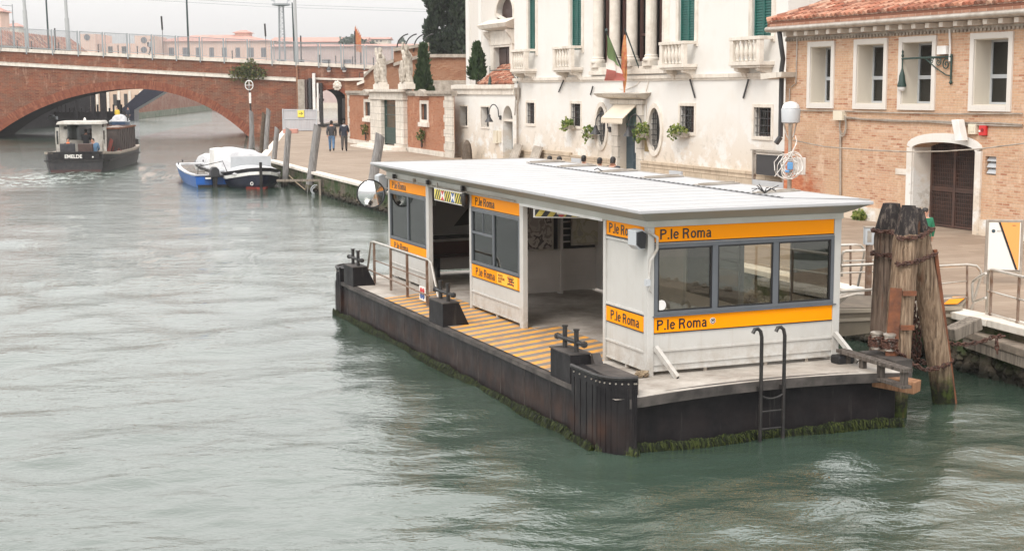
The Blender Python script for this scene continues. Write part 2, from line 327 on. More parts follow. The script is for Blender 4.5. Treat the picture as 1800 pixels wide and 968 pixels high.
def mk_hull():
    t=NT('black_hull_paint'); s=t.sep(t.obj())
    r=t.noise(t.map(t.obj(),(1,1.6,.5)),2.3,9,.75); low=t.math('SUBTRACT',1.,t.math('DIVIDE',t.math('ABSOLUTE',t.math('SUBTRACT',s[2],.30)),.30),clamp=True)
    side=t.ramp(t.math('MULTIPLY',t.math('ADD',s[0],1.3),2.),[(.2,1.),(.9,.12)])
    f=t.math('MULTIPLY',t.math('MULTIPLY',t.ramp(r,[(.38,0.),(.58,1.)]),low),side)
    c=t.mix(t.ramp(t.noise(t.obj(),3.1,7,.7),[(.35,0.),(.7,1.)]),(.007,.0065,.008),(.020,.018,.019))
    c=t.mix(t.math('MULTIPLY',f,.42),c,(.10,.046,.027))
    c=t.mix(t.ramp(t.noise(t.map(t.obj(),(5,5,.35)),2.2,5,.7),[(.60,0.),(.74,.35)]),c,(.13,.115,.105))
    t.set(c,t.ramp(t.noise(t.obj(),2.2,5),[(.3,.4),(.7,.65)]),0,.22); t.bump(t.noise(t.map(t.obj(),(1,1,.4)),3,6,.6),.25,.04); return t.m
M['hull']=mk_hull()
def mk_deck():
    t=NT('painted_deck_with_stripes'); s=t.sep(t.obj()); o=t.obj()
    dirt=t.noise(o,1.4,9,.72); base=t.mix(t.ramp(dirt,[(.32,0.),(.64,1.)]),(.28,.245,.21),(.53,.495,.45))
    # yellow hazard bars: run across the pontoon, about 32 cm pitch, only on the boarding strip
    ph=t.math('FRACT',t.math('MULTIPLY',t.math('SUBTRACT',s[1],t.math('MULTIPLY',s[0],.41)),1/.345))
    bar=t.math('GREATER_THAN',ph,.50)
    wob=t.math('MULTIPLY',t.math('SUBTRACT',t.noise(o,3,5,.7),.5),.16)
    lim=t.math('MULTIPLY',t.math('LESS_THAN',t.math('ADD',s[0],wob),.16),t.math('MULTIPLY',t.math('GREATER_THAN',t.math('SUBTRACT',s[1],t.math('MULTIPLY',s[0],.41)),1.35),t.math('LESS_THAN',t.math('SUBTRACT',s[1],t.math('MULTIPLY',s[0],.41)),9.25)))
    lim2=t.math('MAXIMUM',lim,0.)
    lim3=t.math('MULTIPLY',t.math('MULTIPLY',t.math('GREATER_THAN',s[0],.159),t.math('LESS_THAN',s[0],.62)),t.math('MULTIPLY',t.math('GREATER_THAN',s[1],1.32),t.math('LESS_THAN',s[1],4.45)))
    lim2=t.math('MAXIMUM',lim2,lim3)
    wear=t.ramp(t.noise(t.map(o,(2.5,1,1)),2.6,8,.8),[(.40,1.),(.60,.15)])
    grey=t.mix(t.math('MULTIPLY',lim2,.7),base,(.16,.135,.115))
    c=t.mix(t.math('MULTIPLY',t.math('MULTIPLY',bar,lim2),t.math('ADD',.30,t.math('MULTIPLY',wear,.7))),grey,(.88,.40,.05))
    inside=t.math('MULTIPLY',t.math('GREATER_THAN',s[0],.3),t.math('MULTIPLY',t.math('GREATER_THAN',s[1],.25),t.math('LESS_THAN',s[1],11.7)))
    inside=t.math('MULTIPLY',inside,t.math('LESS_THAN',s[0],3.0))
    c=t.mix(t.math('MULTIPLY',inside,t.math('SUBTRACT',.85,lim2,clamp=True)),c,t.mix(t.ramp(dirt,[(.35,0.),(.65,1.)]),(.26,.225,.20),(.50,.455,.42)))
    spots=t.ramp(t.noise(o,7,6,.75),[(.66,0.),(.71,1.)]); c=t.mix(t.math('MULTIPLY',spots,.85),c,(.16,.085,.045)); edge=t.ramp(t.noise(t.map(o,(1,1,1),(9,4,0)),.9,9,.75),[(.50,0.),(.60,.5)]); c=t.mix(edge,c,(.20,.165,.135))
    t.set(c,.7,0,.3); t.bump(dirt,.15,.01); return t.m
M['deck']=mk_deck()
M['deckedge']=pm('worn_deck_edge',(.028,.024,.022),(.085,.073,.066),3.5,.7,bump=.3)
def mk_white():
    t=NT('shelter_white_panel'); c=t.mix(t.ramp(t.noise(t.obj(),1.3,7,.7),[(.45,0.),(.75,1.)]),(.52,.51,.485),(.46,.45,.42))
    c=t.mix(t.ramp(t.noise(t.map(t.obj(),(7,7,.35)),1.4,6,.7),[(.56,0.),(.8,.5)]),c,(.36,.31,.25)); sz=t.sep(t.obj()); lowz=t.math('SUBTRACT',1.,t.math('DIVIDE',t.math('SUBTRACT',sz[2],.8),.45),clamp=True); c=t.mix(t.math('MULTIPLY',lowz,t.ramp(t.noise(t.obj(),5,7,.75),[(.42,0.),(.62,.65)])),c,(.30,.24,.18)); c=t.mix(t.ramp(t.noise(t.map(t.obj(),(22,22,1.0),(3,1,7)),1.1,5,.7),[(.70,0.),(.76,.6)]),c,(.32,.17,.09)); t.set(c,.42,0,.4)
    t.bump(t.noise(t.obj(),1.2,3),.08,.03); return t.m
M['white']=mk_white()
t=NT('white_roof_sheet'); n_=t.noise(t.obj(),.9,7,.7); c=t.ramp(n_,[(.35,(.44,.44,.45)),(.7,(.385,.385,.39))]); c=t.mix(t.ramp(t.noise(t.map(t.obj(),(.35,3,1)),1.3,8,.75),[(.52,0.),(.72,.5)]),c,(.27,.265,.26)); c=t.mix(t.ramp(t.noise(t.obj(),6.5,4,.6),[(.70,0.),(.73,.8)]),c,(.17,.16,.15)); c=t.mix(t.ramp(t.noise(t.map(t.obj(),(1,1,1),(4,4,4)),8,3,.6),[(.73,0.),(.75,.9)]),c,(.62,.62,.60)); t.set(c,.4); t.bump(n_,.1,.02); M['roofwhite']=t.m
M['soffit']=pm('grey_green_soffit',(.34,.34,.30),(.29,.285,.25),1.2,.5)
M['fascia']=pm('fascia_grey',(.50,.50,.455),(.42,.415,.37),1.5,.5)
M['panelin']=pm('interior_panel_grey',(.64,.59,.56),(.54,.50,.47),1.2,.5)
M['orange']=pm('orange_band',(.95,.32,.0),(.90,.30,.0),.8,.4,spec=.12)
M['yellow']=pm('yellow_paint',(.80,.66,.10),rough=.4)
M['yellow_dim']=pm('dull_yellow',(.62,.50,.10),rough=.5)
M['black']=pm('black_vinyl',(.012,.012,.014),rough=.35)
M['frame']=pm('slate_grey_frame',(.095,.105,.118),(.115,.125,.14),2,.4)
M['galv']=pm('galvanised_steel',(.50,.46,.41),(.36,.31,.26),5,.35,.6)
M['rustpost']=pm('rust_stained_steel',(.26,.20,.16),(.16,.085,.05),7,.6,.3)
M['steel']=pm('stainless_tube',(.62,.59,.54),(.50,.45,.39),6,.28,.8)
M['blackiron']=pm('black_iron',(.010,.0095,.010),(.028,.024,.022),8,.45,bump=.3)
M['rust']=pm('orange_rust',(.20,.07,.03),(.10,.04,.022),7,.85,bump=.4)
M['chain']=pm('rusty_chain',(.11,.045,.028),(.055,.03,.024),14,.75,.2,bump=.5)
def mk_wood(name,a,b,dark=(.05,.04,.035),sc_=3,crack=.5):
    t=NT(name); v=t.map(t.obj(),(9,9,.55)); n=t.noise(v,sc_,7,.7,.3)
    c=t.ramp(n,[(.28,dark),(.45,a),(.68,b)]); cr=t.ramp(t.noise(t.map(t.obj(),(16,16,.4)),1.6,4,.6,.2),[(.36,1.),(.43,0.)]); c=t.mix(t.math('MULTIPLY',cr,crack),c,dark)
    t.set(c,.85,0,.2); t.bump(t.math('SUBTRACT',n,t.math('MULTIPLY',cr,.6)),.8,.03); return t
t=mk_wood('grey_pile_wood',(.20,.19,.185),(.34,.325,.315),(.10,.095,.09),3,.25); M['pile']=t.m
def mk_dolph(nm,c1_,c2_,dk):
    t=mk_wood(nm,c1_,c2_,dk); s=t.sep(t.obj()); col=t.b.inputs['Base Color'].links[0].from_socket
    nz=t.math('MULTIPLY',t.math('SUBTRACT',t.noise(t.obj(),3,5,.7),.5),.5)
    c=t.mix(t.ramp(t.math('ADD',s[2],nz),[(.20,1.),(.62,0.)]),col,t.mix(t.ramp(t.noise(t.obj(),9,5,.7),[(.45,0.),(.6,1.)]),(.018,.02,.012),(.045,.062,.012)))
    c=t.mix(t.math('GREATER_THAN',t.math('ADD',s[2],t.math('MULTIPLY',nz,.35)),2.62),c,t.mix(t.ramp(t.noise(t.map(t.obj(),(9,9,3)),1.6,6,.75),[(.5,0.),(.66,1.)]),(.028,.024,.024),(.17,.14,.12)))
    rs=t.ramp(t.noise(t.map(t.obj(),(4,4,.5),(4,2,9)),1.7,6,.7),[(.58,0.),(.68,.6)]); c=t.mix(rs,c,(.20,.085,.045)); t.l(c,t.b.inputs['Base Color']); return t.m
M['dolphin']=mk_dolph('bleached_dolphin_wood',(.20,.135,.09),(.40,.30,.21),(.05,.034,.025))
M['dolphin_dark']=mk_dolph('dark_dolphin_wood',(.12,.085,.065),(.24,.18,.14),(.03,.022,.02))
M['ledge']=pm('ledge_concrete',(.13,.105,.08),(.26,.21,.165),4,.9,bump=.5)
M['woodbeam']=mk_wood('orange_brown_timber',(.30,.155,.085),(.42,.24,.14),(.10,.06,.04),2,.3).m
M['bark2']=mk_wood('dark_grey_timber',(.09,.075,.065),(.19,.165,.145),(.03,.025,.02),2,.4).m
M['woodgrey']=mk_wood('grey_timber',(.20,.17,.14),(.33,.28,.23),(.07,.06,.05),2,.4).m
M['dockbeige']=pm('beige_painted_steel',(.25,.21,.155),(.19,.155,.11),1.5,.6)
def mk_leaf(name,a,b,c2):
    t=NT(name); c=t.ramp(t.attr(),[(.1,a),(.5,b),(.9,c2)]); t.set(c,.6,0,.3)
    tr=t.n('ShaderNodeBsdfTranslucent'); t.l(c,tr.inputs[0]); ms=t.n('ShaderNodeMixShader'); ms.inputs[0].default_value=.25
    t.l(t.b.outputs[0],ms.inputs[1]); t.l(tr.outputs[0],ms.inputs[2]); t.l(ms.outputs[0],t.out.inputs[0]); return t.m
M['cypress']=mk_leaf('cypress_foliage',(.018,.030,.022),(.032,.050,.032),(.055,.080,.048))
M['cypress2']=mk_leaf('green_cypress_foliage',(.025,.050,.020),(.045,.080,.030),(.070,.110,.045))
M['vine']=mk_leaf('creeper_leaves',(.045,.070,.020),(.10,.13,.04),(.22,.19,.06))
M['shrub']=mk_leaf('window_box_leaves',(.07,.12,.025),(.16,.22,.05),(.33,.35,.11))
M['faded']=mk_leaf('distant_foliage',(.07,.10,.085),(.10,.13,.11),(.13,.16,.13))
M['weed']=mk_leaf('hull_weed',(.004,.006,.002),(.014,.023,.004),(.055,.070,.012))
M['bark']=pm('bark',(.07,.05,.035),(.12,.09,.065),6,.9,bump=.5)
M['shutter']=pm('green_shutter_paint',(.008,.085,.070),(.012,.11,.09),2,.5)
M['darkwood']=pm('dark_brown_wood',(.050,.028,.024),(.075,.042,.034),5,.5)
M['brownframe']=pm('brown_window_frame',(.075,.035,.028),rough=.5)
M['teal']=pm('dark_teal_door',(.032,.058,.075),(.042,.070,.088),3,.5)
M['irongrey']=pm('dark_grey_iron',(.035,.035,.038),rough=.5)
M['greeniron']=pm('dark_green_iron',(.018,.045,.038),(.03,.06,.05),5,.5)
M['rustgate']=pm('rusty_brown_gate',(.085,.042,.030),(.055,.032,.026),3,.7)
M['darkglass']=glass('dark_window_glass',alpha_tint=(.35,.36,.36),boost=.03)
M['clearglass']=glass('clear_window_glass',alpha_tint=(.80,.84,.82),boost=.0)
M['kglass']=glass('shelter_glass',alpha_tint=(.30,.39,.33),boost=.0)
M['kglass2']=glass('shelter_front_glass',alpha_tint=(.74,.72,.65),boost=.05)
M['shade_timber']=pm('dark_timber_and_shade',(.020,.018,.020),(.034,.030,.032),3,.95,spec=.03)  # dark landing timber; also paints shade on the vault and house base
M['dark']=pm('dark_interior',(.030,.027,.026),(.045,.040,.037),2,.8)
M['interior']=pm('room_interior',(.20,.17,.15),(.30,.26,.22),1,.9)
M['mirror']=pm('mirror_chrome',(.80,.80,.80),rough=.03,metal=1)
M['ppale']=pm('pale_grey_paint',(.48,.50,.52),(.42,.44,.46),2,.5)
M['wpaint']=pm('white_paint',(.78,.77,.75),(.66,.64,.61),3,.45)
M['bluepaint']=pm('blue_boat_paint',(.018,.085,.30),(.03,.12,.36),3,.35)
M['bluegrey']=pm('faded_blue_paint',(.07,.16,.30),(.20,.27,.36),4,.5)
M['navy']=pm('navy_hull',(.012,.014,.028),(.02,.022,.04),3,.3)
M['redpaint']=pm('red_antifouling',(.30,.045,.03),(.20,.035,.03),4,.6)
M['tarp']=pm('white_boat_cover',(.58,.58,.59),(.42,.42,.44),3,.6,bump=1.0,bscale=4)
M['boatblack']=pm('barge_black',(.016,.016,.020),(.04,.036,.036),4,.45)
M['barge_rust']=pm('barge_boot_top',(.07,.025,.02),(.05,.03,.03),4,.6)
M['grp']=pm('grey_boat_floor',(.34,.31,.28),(.26,.24,.22),3,.7)
M['red']=pm('red_plastic',(.55,.03,.03),rough=.4); M['skin']=pm('skin',(.50,.27,.19),rough=.5)
M['hair']=pm('dark_hair',(.012,.009,.008),rough=.5); M['jacket']=pm('black_jacket',(.025,.025,.03),(.045,.045,.05),8,.6)
M['navyj']=pm('navy_jacket',(.012,.016,.03),(.02,.026,.045),8,.7); M['jeans']=pm('blue_jeans',(.06,.13,.24),(.10,.19,.32),9,.8)
M['greyt']=pm('grey_trousers',(.05,.048,.046),(.08,.075,.07),9,.8); M['shoe']=pm('dark_shoes',(.012,.011,.010),rough=.5)
M['green']=pm('green_jacket',(.010,.14,.07),rough=.7); M['blueg']=pm('blue_shirt',(.10,.19,.30),rough=.8); M['orangev']=pm('orange_vest',(.75,.16,.03),rough=.7); M['yellowv']=pm('yellow_vest',(.70,.50,.05),rough=.7)
M['galvmesh']=pm('fence_steel',(.30,.32,.33),rough=.5,metal=.3)
M['flagG']=pm('flag_green',(.22,.36,.17),rough=.8); M['flagW']=pm('flag_white',(.75,.72,.68),rough=.8); M['flagR']=pm('flag_red',(.38,.12,.10),rough=.8)
M['flagO']=pm('flag_orange',(.50,.24,.08),(.40,.08,.05),5,.8)
M['polegrey']=pm('light_pole_grey',(.40,.41,.41),rough=.5); M['poledark']=pm('dark_green_pole',(.03,.05,.05),rough=.5)
M['globe']=pm('frosted_lamp_globe',(.72,.72,.72),rough=.35); M['lampsilver']=pm('lamp_silver_shade',(.46,.48,.50),rough=.4)
M['cabin']=pm('worn_cabin_white',(.50,.48,.44),(.36,.33,.29),4,.6)
M['cream']=pm('cream_plastic',(.66,.60,.48),rough=.5)
M['rope']=pm('rope',(.38,.30,.20),(.20,.14,.09),20,.9)
def mk_mesh():
    t=NT('fence_mesh_panel'); tr=t.n('ShaderNodeBsdfTransparent'); ms=t.n('ShaderNodeMixShader'); ms.inputs[0].default_value=.20
    t.set((.30,.31,.32),.5); t.l(tr.outputs[0],ms.inputs[1]); t.l(t.b.outputs[0],ms.inputs[2]); t.l(ms.outputs[0],t.out.inputs[0]); return t.m
M['fmesh']=mk_mesh()
def mk_scribble(name,bg_,cols,scale=6):
    t=NT(name); v=t.obj(); n=t.noise(v,scale,3,.5,.6); c=t.ramp(n,[(0,bg_)]+[(.38+.06*i,cc) for i,cc in enumerate(cols)],'CONSTANT'); t.set(c,.25); return t.m
M['poster']=mk_scribble('framed_street_poster',(.30,.26,.24),[(.40,.35,.31),(.22,.18,.17),(.46,.40,.36),(.10,.08,.08),(.34,.28,.26)],3.2)
M['postery']=mk_scribble('framed_timetable',(.36,.33,.28),[(.46,.42,.32),(.40,.36,.26),(.50,.46,.38)],4)
# ---------------- water ----------------
def make_water():
    ys=[5.5]
    while ys[-1]<640: ys.append(ys[-1]+max(.05,(ys[-1]**2)*.00030+.0))
    ys=np.array(ys); nx=640; t=np.linspace(-1,1,nx)
    hw=ys*.62+14
    X=hw[:,None]*t[None,:]; Y=np.repeat(ys[:,None],nx,1)
    Zz=np.zeros_like(X); rs=np.random.RandomState(3)
    sp=np.maximum(hw*2/nx,np.gradient(ys))
    for k in range(46):
        lam=.28*1.11**k if k<30 else 1.2+rs.rand()*4; th=rs.uniform(-1.0,1.0)+1.75; amp=.0044*lam**.85*(1 if lam<3 else .45)
        kx,ky=2*PI/lam*cos(th),2*PI/lam*sin(th); ph=rs.uniform(0,2*PI)
        fade=np.clip((lam/(sp*2.6))-1,0,1)[:,None]
        mod=.6+.4*np.sin(X*rs.uniform(.05,.3)+Y*rs.uniform(.05,.3)+rs.uniform(0,6))
        Zz+=amp*fade*mod*np.sin(kx*X+ky*Y+ph+.5*np.sin(.7*X+rs.uniform(0,6))+.5*np.sin(.6*Y+rs.uniform(0,6)))
    # wake behind the barge under way
    g=G(140,303,0); d=np.hypot(X-g[0],(Y-g[1])*.8); wk=np.exp(-(d/9)**2)*.045*np.sin(d*3.1); Zz+=wk
    ny=len(ys); V=np.stack([X,Y,Zz],-1).reshape(-1,3)
    i=np.arange(ny-1)[:,None]*nx+np.arange(nx-1)[None,:]; F=np.stack([i,i+1,i+nx+1,i+nx],-1).reshape(-1,4)
    me=bpy.data.meshes.new('water'); me.vertices.add(len(V)); me.vertices.foreach_set('co',V.ravel()); me.loops.add(F.size); me.loops.foreach_set('vertex_index',F.ravel())
    me.polygons.add(len(F)); me.polygons.foreach_set('loop_start',np.arange(0,F.size,4)); me.polygons.foreach_set('loop_total',np.full(len(F),4))
    me.polygons.foreach_set('use_smooth',np.ones(len(F),bool)); me.update(calc_edges=True); me.materials.append(M['water'])
    tag(ob('water',me),kind='structure')
make_water()
bed=MB(); bed.quad((-420,-6,-3),(420,-6,-3),(420,660,-3),(-420,660,-3)); tag(bed.build('ground',pm('canal_bed',(.03,.04,.03),rough=.9)),kind='structure')
# ---------------- quay ----------------
QE=[G(497,230,Z_QUAY),G(456,277,Z_QUAY),G(553,303,Z_QUAY),G(634,323,Z_QUAY),G(1740,562,Z_QUAY),G(1800,577,Z_QUAY)]
QE=[(float(p[0]),float(p[1])) for p in QE]; dx=QE[5][0]-QE[4][0]; dy=QE[5][1]-QE[4][1]
QE[5]=(QE[4][0]+dx*9,QE[4][1]+dy*9)
QE=[(QE[0][0],181)]+QE
def offs(pl,d):
    out=[]
    for i,p in enumerate(pl):
        a=Vector(pl[max(i-1,0)]); b=Vector(p); c=Vector(pl[min(i+1,len(pl)-1)])
        n=Vector((0,0))
        for u,v in ((a,b),(b,c)):
            if (v-u).length>1e-6:
                e=(v-u).normalized(); n+=Vector((-e.y,e.x))
        n.normalize(); out.append((b.x+n.x*d,b.y+n.y*d))
    return out
# paving top
quay=MB(); poly=QE+[(70,QE[-1][1]),(70,181)]
tri=tessellate_polygon([[Vector((x,y,0)) for x,y in poly]]); quay.add([(x,y,Z_QUAY) for x,y in poly],tri)
o=quay.build('pavement',M['pave'],fix=False)
for p in o.data.polygons:
    if p.normal.z<0: p.flip()
tag(o,kind='structure')
def strip(pl,d0,d1,z0,z1):
    a=offs(pl,d0); b=offs(pl,d1); m=MB(); n=len(pl)
    for i in range(n-1):
        m.hexa([(*a[i],z0),(*a[i+1],z0),(*b[i+1],z0),(*b[i],z0)],[(*a[i],z1),(*a[i+1],z1),(*b[i+1],z1),(*b[i],z1)])
    return m
def densify(pl,st):
    out=[]
    for a,b in zip(pl[:-1],pl[1:]):
        n=max(1,int(math.dist(a,b)/st)); out+=[(a[0]+(b[0]-a[0])*i/n,a[1]+(b[1]-a[1])*i/n) for i in range(n)]
    return out+[pl[-1]]
inner=1 if True else -1
# decide which side is land
test=offs(QE,1.0); sgn=1 if test[3][0]>QE[3][0] else -1
kerb=MB(); pl=densify(QE[1:],1.6); a=offs(pl,-.07*sgn); b=offs(pl,.38*sgn)
for i in range(len(pl)-1):
    g=.012; j=random.uniform(-.006,.006)
    def L(p,q,t): return (p[0]+(q[0]-p[0])*t,p[1]+(q[1]-p[1])*t)
    A,B,C,D_=L(a[i],a[i+1],g),L(a[i],a[i+1],1-g),L(b[i],b[i+1],1-g),L(b[i],b[i+1],g)
    kerb.hexa([(*A,.84),(*B,.84),(*C,.84),(*D_,.84)],[(*A,Z_QUAY+.012+j),(*B,Z_QUAY+.012+j),(*C,Z_QUAY+.012+j),(*D_,Z_QUAY+.012+j)])
o=kerb.build('kerb',M['stone_plain'],bevel=.015); tag(o,kind='structure')
bank=strip(QE,.06*sgn,.9*sgn,-3,.85).build('embankment',M['bank']); tag(bank,kind='structure')
# mussels and algae lumps roughen the canal wall
lump=MB(); pts=densify(offs(QE,.05*sgn)[2:],.10)
for x,y in pts:
    if y>90 or y<14: continue
    for k in range(3 if y<40 else 1):
        z=random.uniform(-.05,.42); r=random.uniform(.03,.10)
        lump.lathe((x-.02*sgn+random.uniform(-.03,.03),y+random.uniform(-.05,.05),z),[(r*.2,-r),(r,-r*.3),(r*.8,r*.5),(r*.1,r)],5)
tag(lump.build('bank_growth',M['bank']),'dark mussels and algae growing along the foot of the canal wall','algae',kind='stuff')
# ---------------- generic facade builder ----------------
def face(outer,holes,y0=0.,reveal=.3,back=None,skew=(0,0)):
    m=MB(); loops=[outer]+[h['pts'] for h in holes]
    P=[p for l in loops for p in l]
    tri=tessellate_polygon([[Vector((p[0],p[1],0)) for p in l] for l in loops])
    m.add([(p[0],y0,p[1]) for p in P],tri,r=.5)
    for h in holes:
        l=h['pts']; n=len(l); d=h.get('d',reveal)
        m.add([(p[0],y0,p[1]) for p in l]+[(p[0],y0+d,p[1]) for p in l],[(i,(i+1)%n,n+(i+1)%n,n+i) for i in range(n)],r=.5)
    if back:
        n=len(outer); m.add([(p[0],y0,p[1]) for p in outer]+[(p[0]+skew[0],y0+back,p[1]) for p in outer],[(i,(i+1)%n,n+(i+1)%n,n+i) for i in range(n)],r=.5)
        tb=tessellate_polygon([[Vector((p[0],p[1],0)) for p in outer]]); m.add([(p[0]+skew[0],y0+back,p[1]) for p in outer],tb,r=.5)
    return m
def rect(x0,x1,z0,z1): return [(x0,z0),(x1,z0),(x1,z1),(x0,z1)]
def ell(cx,cz,rx,rz,n=28): return [(cx+rx*cos(2*PI*i/n),cz+rz*sin(2*PI*i/n)) for i in range(n)]
def archp(x0,x1,z0,zs,zt,n=16):
    cx=(x0+x1)/2; rx=(x1-x0)/2; return [(x0,z0),(x1,z0)]+[(cx+rx*cos(PI*i/n),zs+(zt-zs)*sin(PI*i/n)) for i in range(n+1)]
def ringpoly(inner,outer_,y0,y1,m):
    n=len(inner)
    for i in range(n):
        j=(i+1)%n
        m.hexa([(inner[i][0],y0,inner[i][1]),(inner[j][0],y0,inner[j][1]),(inner[j][0],y1,inner[j][1]),(inner[i][0],y1,inner[i][1])],
               [(outer_[i][0],y0,outer_[i][1]),(outer_[j][0],y0,outer_[j][1]),(outer_[j][0],y1,outer_[j][1]),(outer_[i][0],y1,outer_[i][1])])
    return m
def grow(p,d):
    cx=sum(q[0] for q in p)/len(p); cz=sum(q[1] for q in p)/len(p); hx=max(abs(q[0]-cx) for q in p); hz=max(abs(q[1]-cz) for q in p)
    return [(cx+(q[0]-cx)*(hx+d)/hx,cz+(q[1]-cz)*(hz+d)/hz) for q in p]
def plug(p,y,y1=None):
    m=MB(); m.prism(p,'y',y,(y1 if y1 is not None else y+.02)); return m
# ---------------- bridge ----------------
def zt(s): return 8.97-.0518*(s-1.33)
def zs_(s): return 7.50-.0590*(s-1.26)
AX0,AX1,AZ=.75,25.65,4.86
R_=((12.45)**2+AZ**2)/(2*AZ); acx=(AX0+AX1)/2; ang=math.asin(12.45/R_)
SC=RF.f(236,157)[0]; LEFT=SC-RF.f(-16,240)[0]; RIGHT=AX1-SC
def archpt(a,rr=0):
    x=(R_+rr)*sin(a); k=(LEFT if x<0 else RIGHT)/(R_*sin(ang)); return (SC+x*k,AZ-R_+(R_+rr)*cos(a))
AX0=SC-LEFT
arch1=[archpt(a) for a in np.linspace(-ang,ang,48)]
arch2=[(32.25,3.2)]+[(34.0+1.75*cos(a),3.1+1.62*sin(a)) for a in np.linspace(PI,0,18)]+[(35.75,3.2)]
out=[(-30,-1.5),(AX0,-1.5)]+arch1+[(AX1,-1.5),(32.25,-1.5)]+arch2+[(35.75,-1.5),(43,-1.5),(43,zt(43)-.32),(-30,zt(-30)-.32)]
br=thing('brick_bridge','long red brick road bridge with one wide arch over the canal','bridge',RF,(0,0,0))
mf=MB(); tri=tessellate_polygon([[Vector((p[0],p[1],0)) for p in out]]); mf.add([(p[0],0,p[1]) for p in out],tri); mf.add([(p[0]-2.6,16,p[1]) for p in out],tri)
mf.build('masonry',M['brick_red'],br)
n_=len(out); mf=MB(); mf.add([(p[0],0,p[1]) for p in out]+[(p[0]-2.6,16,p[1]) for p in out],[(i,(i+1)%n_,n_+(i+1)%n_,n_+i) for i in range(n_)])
mf.build('vault',M['shade_timber'],br)  # brick barrel coloured near black, the shade under the arch painted in
rg=MB()
for k in range(230):
    a0=-ang+2*ang*k/230; a1=-ang+2*ang*(k+.93)/230
    for r0,r1 in ((0,.42),(.44,.84)):
        jj=random.uniform(-.02,.03)
        q=[archpt(a,r) for a,r in ((a0,r0),(a1,r0),(a1,r1+jj),(a0,r1+jj))]
        rg.prism(q,'y',-.05,.05)
rg.build('arch_ring',M['brick_ring'],br)
rg=MB()
for k in range(38):
    a0=PI*k/38; a1=PI*(k+.9)/38
    q=[(34+(1.75+r)*cos(a),3.1+(1.62+r)*sin(a)) for a,r in ((a0,0),(a1,0),(a1,.45),(a0,.45))]; rg.prism(q,'y',-.05,.05)
rg.build('arch_ring',M['brick_ring'],br)
sc_=MB(); 
for s0 in np.arange(-30,30.4,2.2):
    s1=min(s0+2.18,30.5); sc_.hexa([(s0,-.16,zs_(s0)-.26),(s1,-.16,zs_(s1)-.26),(s1,.05,zs_(s1)-.26),(s0,.05,zs_(s0)-.26)],[(s0,-.16,zs_(s0)),(s1,-.16,zs_(s1)),(s1,.05,zs_(s1)),(s0,.05,zs_(s0))])
sc_.build('string_course',M['stone_plain'],br); sc_=MB()
z1,z2=RF.f(522,135)[1],RF.f(640,140)[1]
for s0 in np.arange(32.3,42.8,1.5):
    s1=s0+1.48; f=lambda s: z1+(z2-z1)*(s-30.6)/6.7
    sc_.hexa([(s0,-.16,f(s0)-.2),(s1,-.16,f(s1)-.2),(s1,.05,f(s1)-.2),(s0,.05,f(s0)-.2)],[(s0,-.16,f(s0)),(s1,-.16,f(s1)),(s1,.05,f(s1)),(s0,.05,f(s0))])
sc_.build('string_course',M['stone_plain'],br)
led=MB()
for s0 in np.arange(-30,30.4,3):
    s1=min(s0+3,30.5); led.hexa([(s0,-.10,zs_(s0)+.003),(s1,-.10,zs_(s1)+.003),(s1,.05,zs_(s1)+.003),(s0,.05,zs_(s0)+.003)],[(s0,-.07,zs_(s0)+.12),(s1,-.07,zs_(s1)+.12),(s1,.05,zs_(s1)+.12),(s0,.05,zs_(s0)+.12)])
led.build('soot_ledge',M['stone_dark'],br)
cp=MB()
for s0 in np.arange(-30,43,1.9):
    s1=s0+1.88; cp.hexa([(s0,-.14,zt(s0)-.34),(s1,-.14,zt(s1)-.34),(s1,.55,zt(s1)-.34),(s0,.55,zt(s0)-.34)],[(s0,-.14,zt(s0)),(s1,-.14,zt(s1)),(s1,.55,zt(s1)),(s0,.55,zt(s0))])
cp.build('coping',M['stone_plain'],br)
rd=MB(); rd.hexa([(-30,.55,zt(-30)-.6),(43,.55,zt(43)-.6),(41,15.8,zt(43)-.6),(-32,15.8,zt(-30)-.6)],[(-30,.55,zt(-30)-.02),(43,.55,zt(43)-.02),(41,15.8,zt(43)-.02),(-32,15.8,zt(-30)-.02)])
rd.build('roadway',pm('asphalt',(.06,.06,.06),(.08,.08,.08),5,.9),br)
pl_=MB(); 
for s_ in (30.55,): pl_.box(s_,s_+.14,-.25,.02,Z_QUAY,zt(s_)-.36)
pl_.build('pilaster_edge',M['brick_dark'],br)
em=MB(); ex,ez=RF.f(593,151)
for k in range(9):
    a=k*2*PI/9; em.lathe((ex+.30*cos(a),-.15,ez+.34*sin(a)),[(.02,-.17),(.15,-.1),(.17,.03),(.08,.15),(.01,.18)],7)
em.lathe((ex,-.2,ez),[(.02,-.26),(.2,-.16),(.26,0),(.2,.16),(.02,.26)],8)
em.build('stone_crest',M['stone_plain'],br,smooth=True)
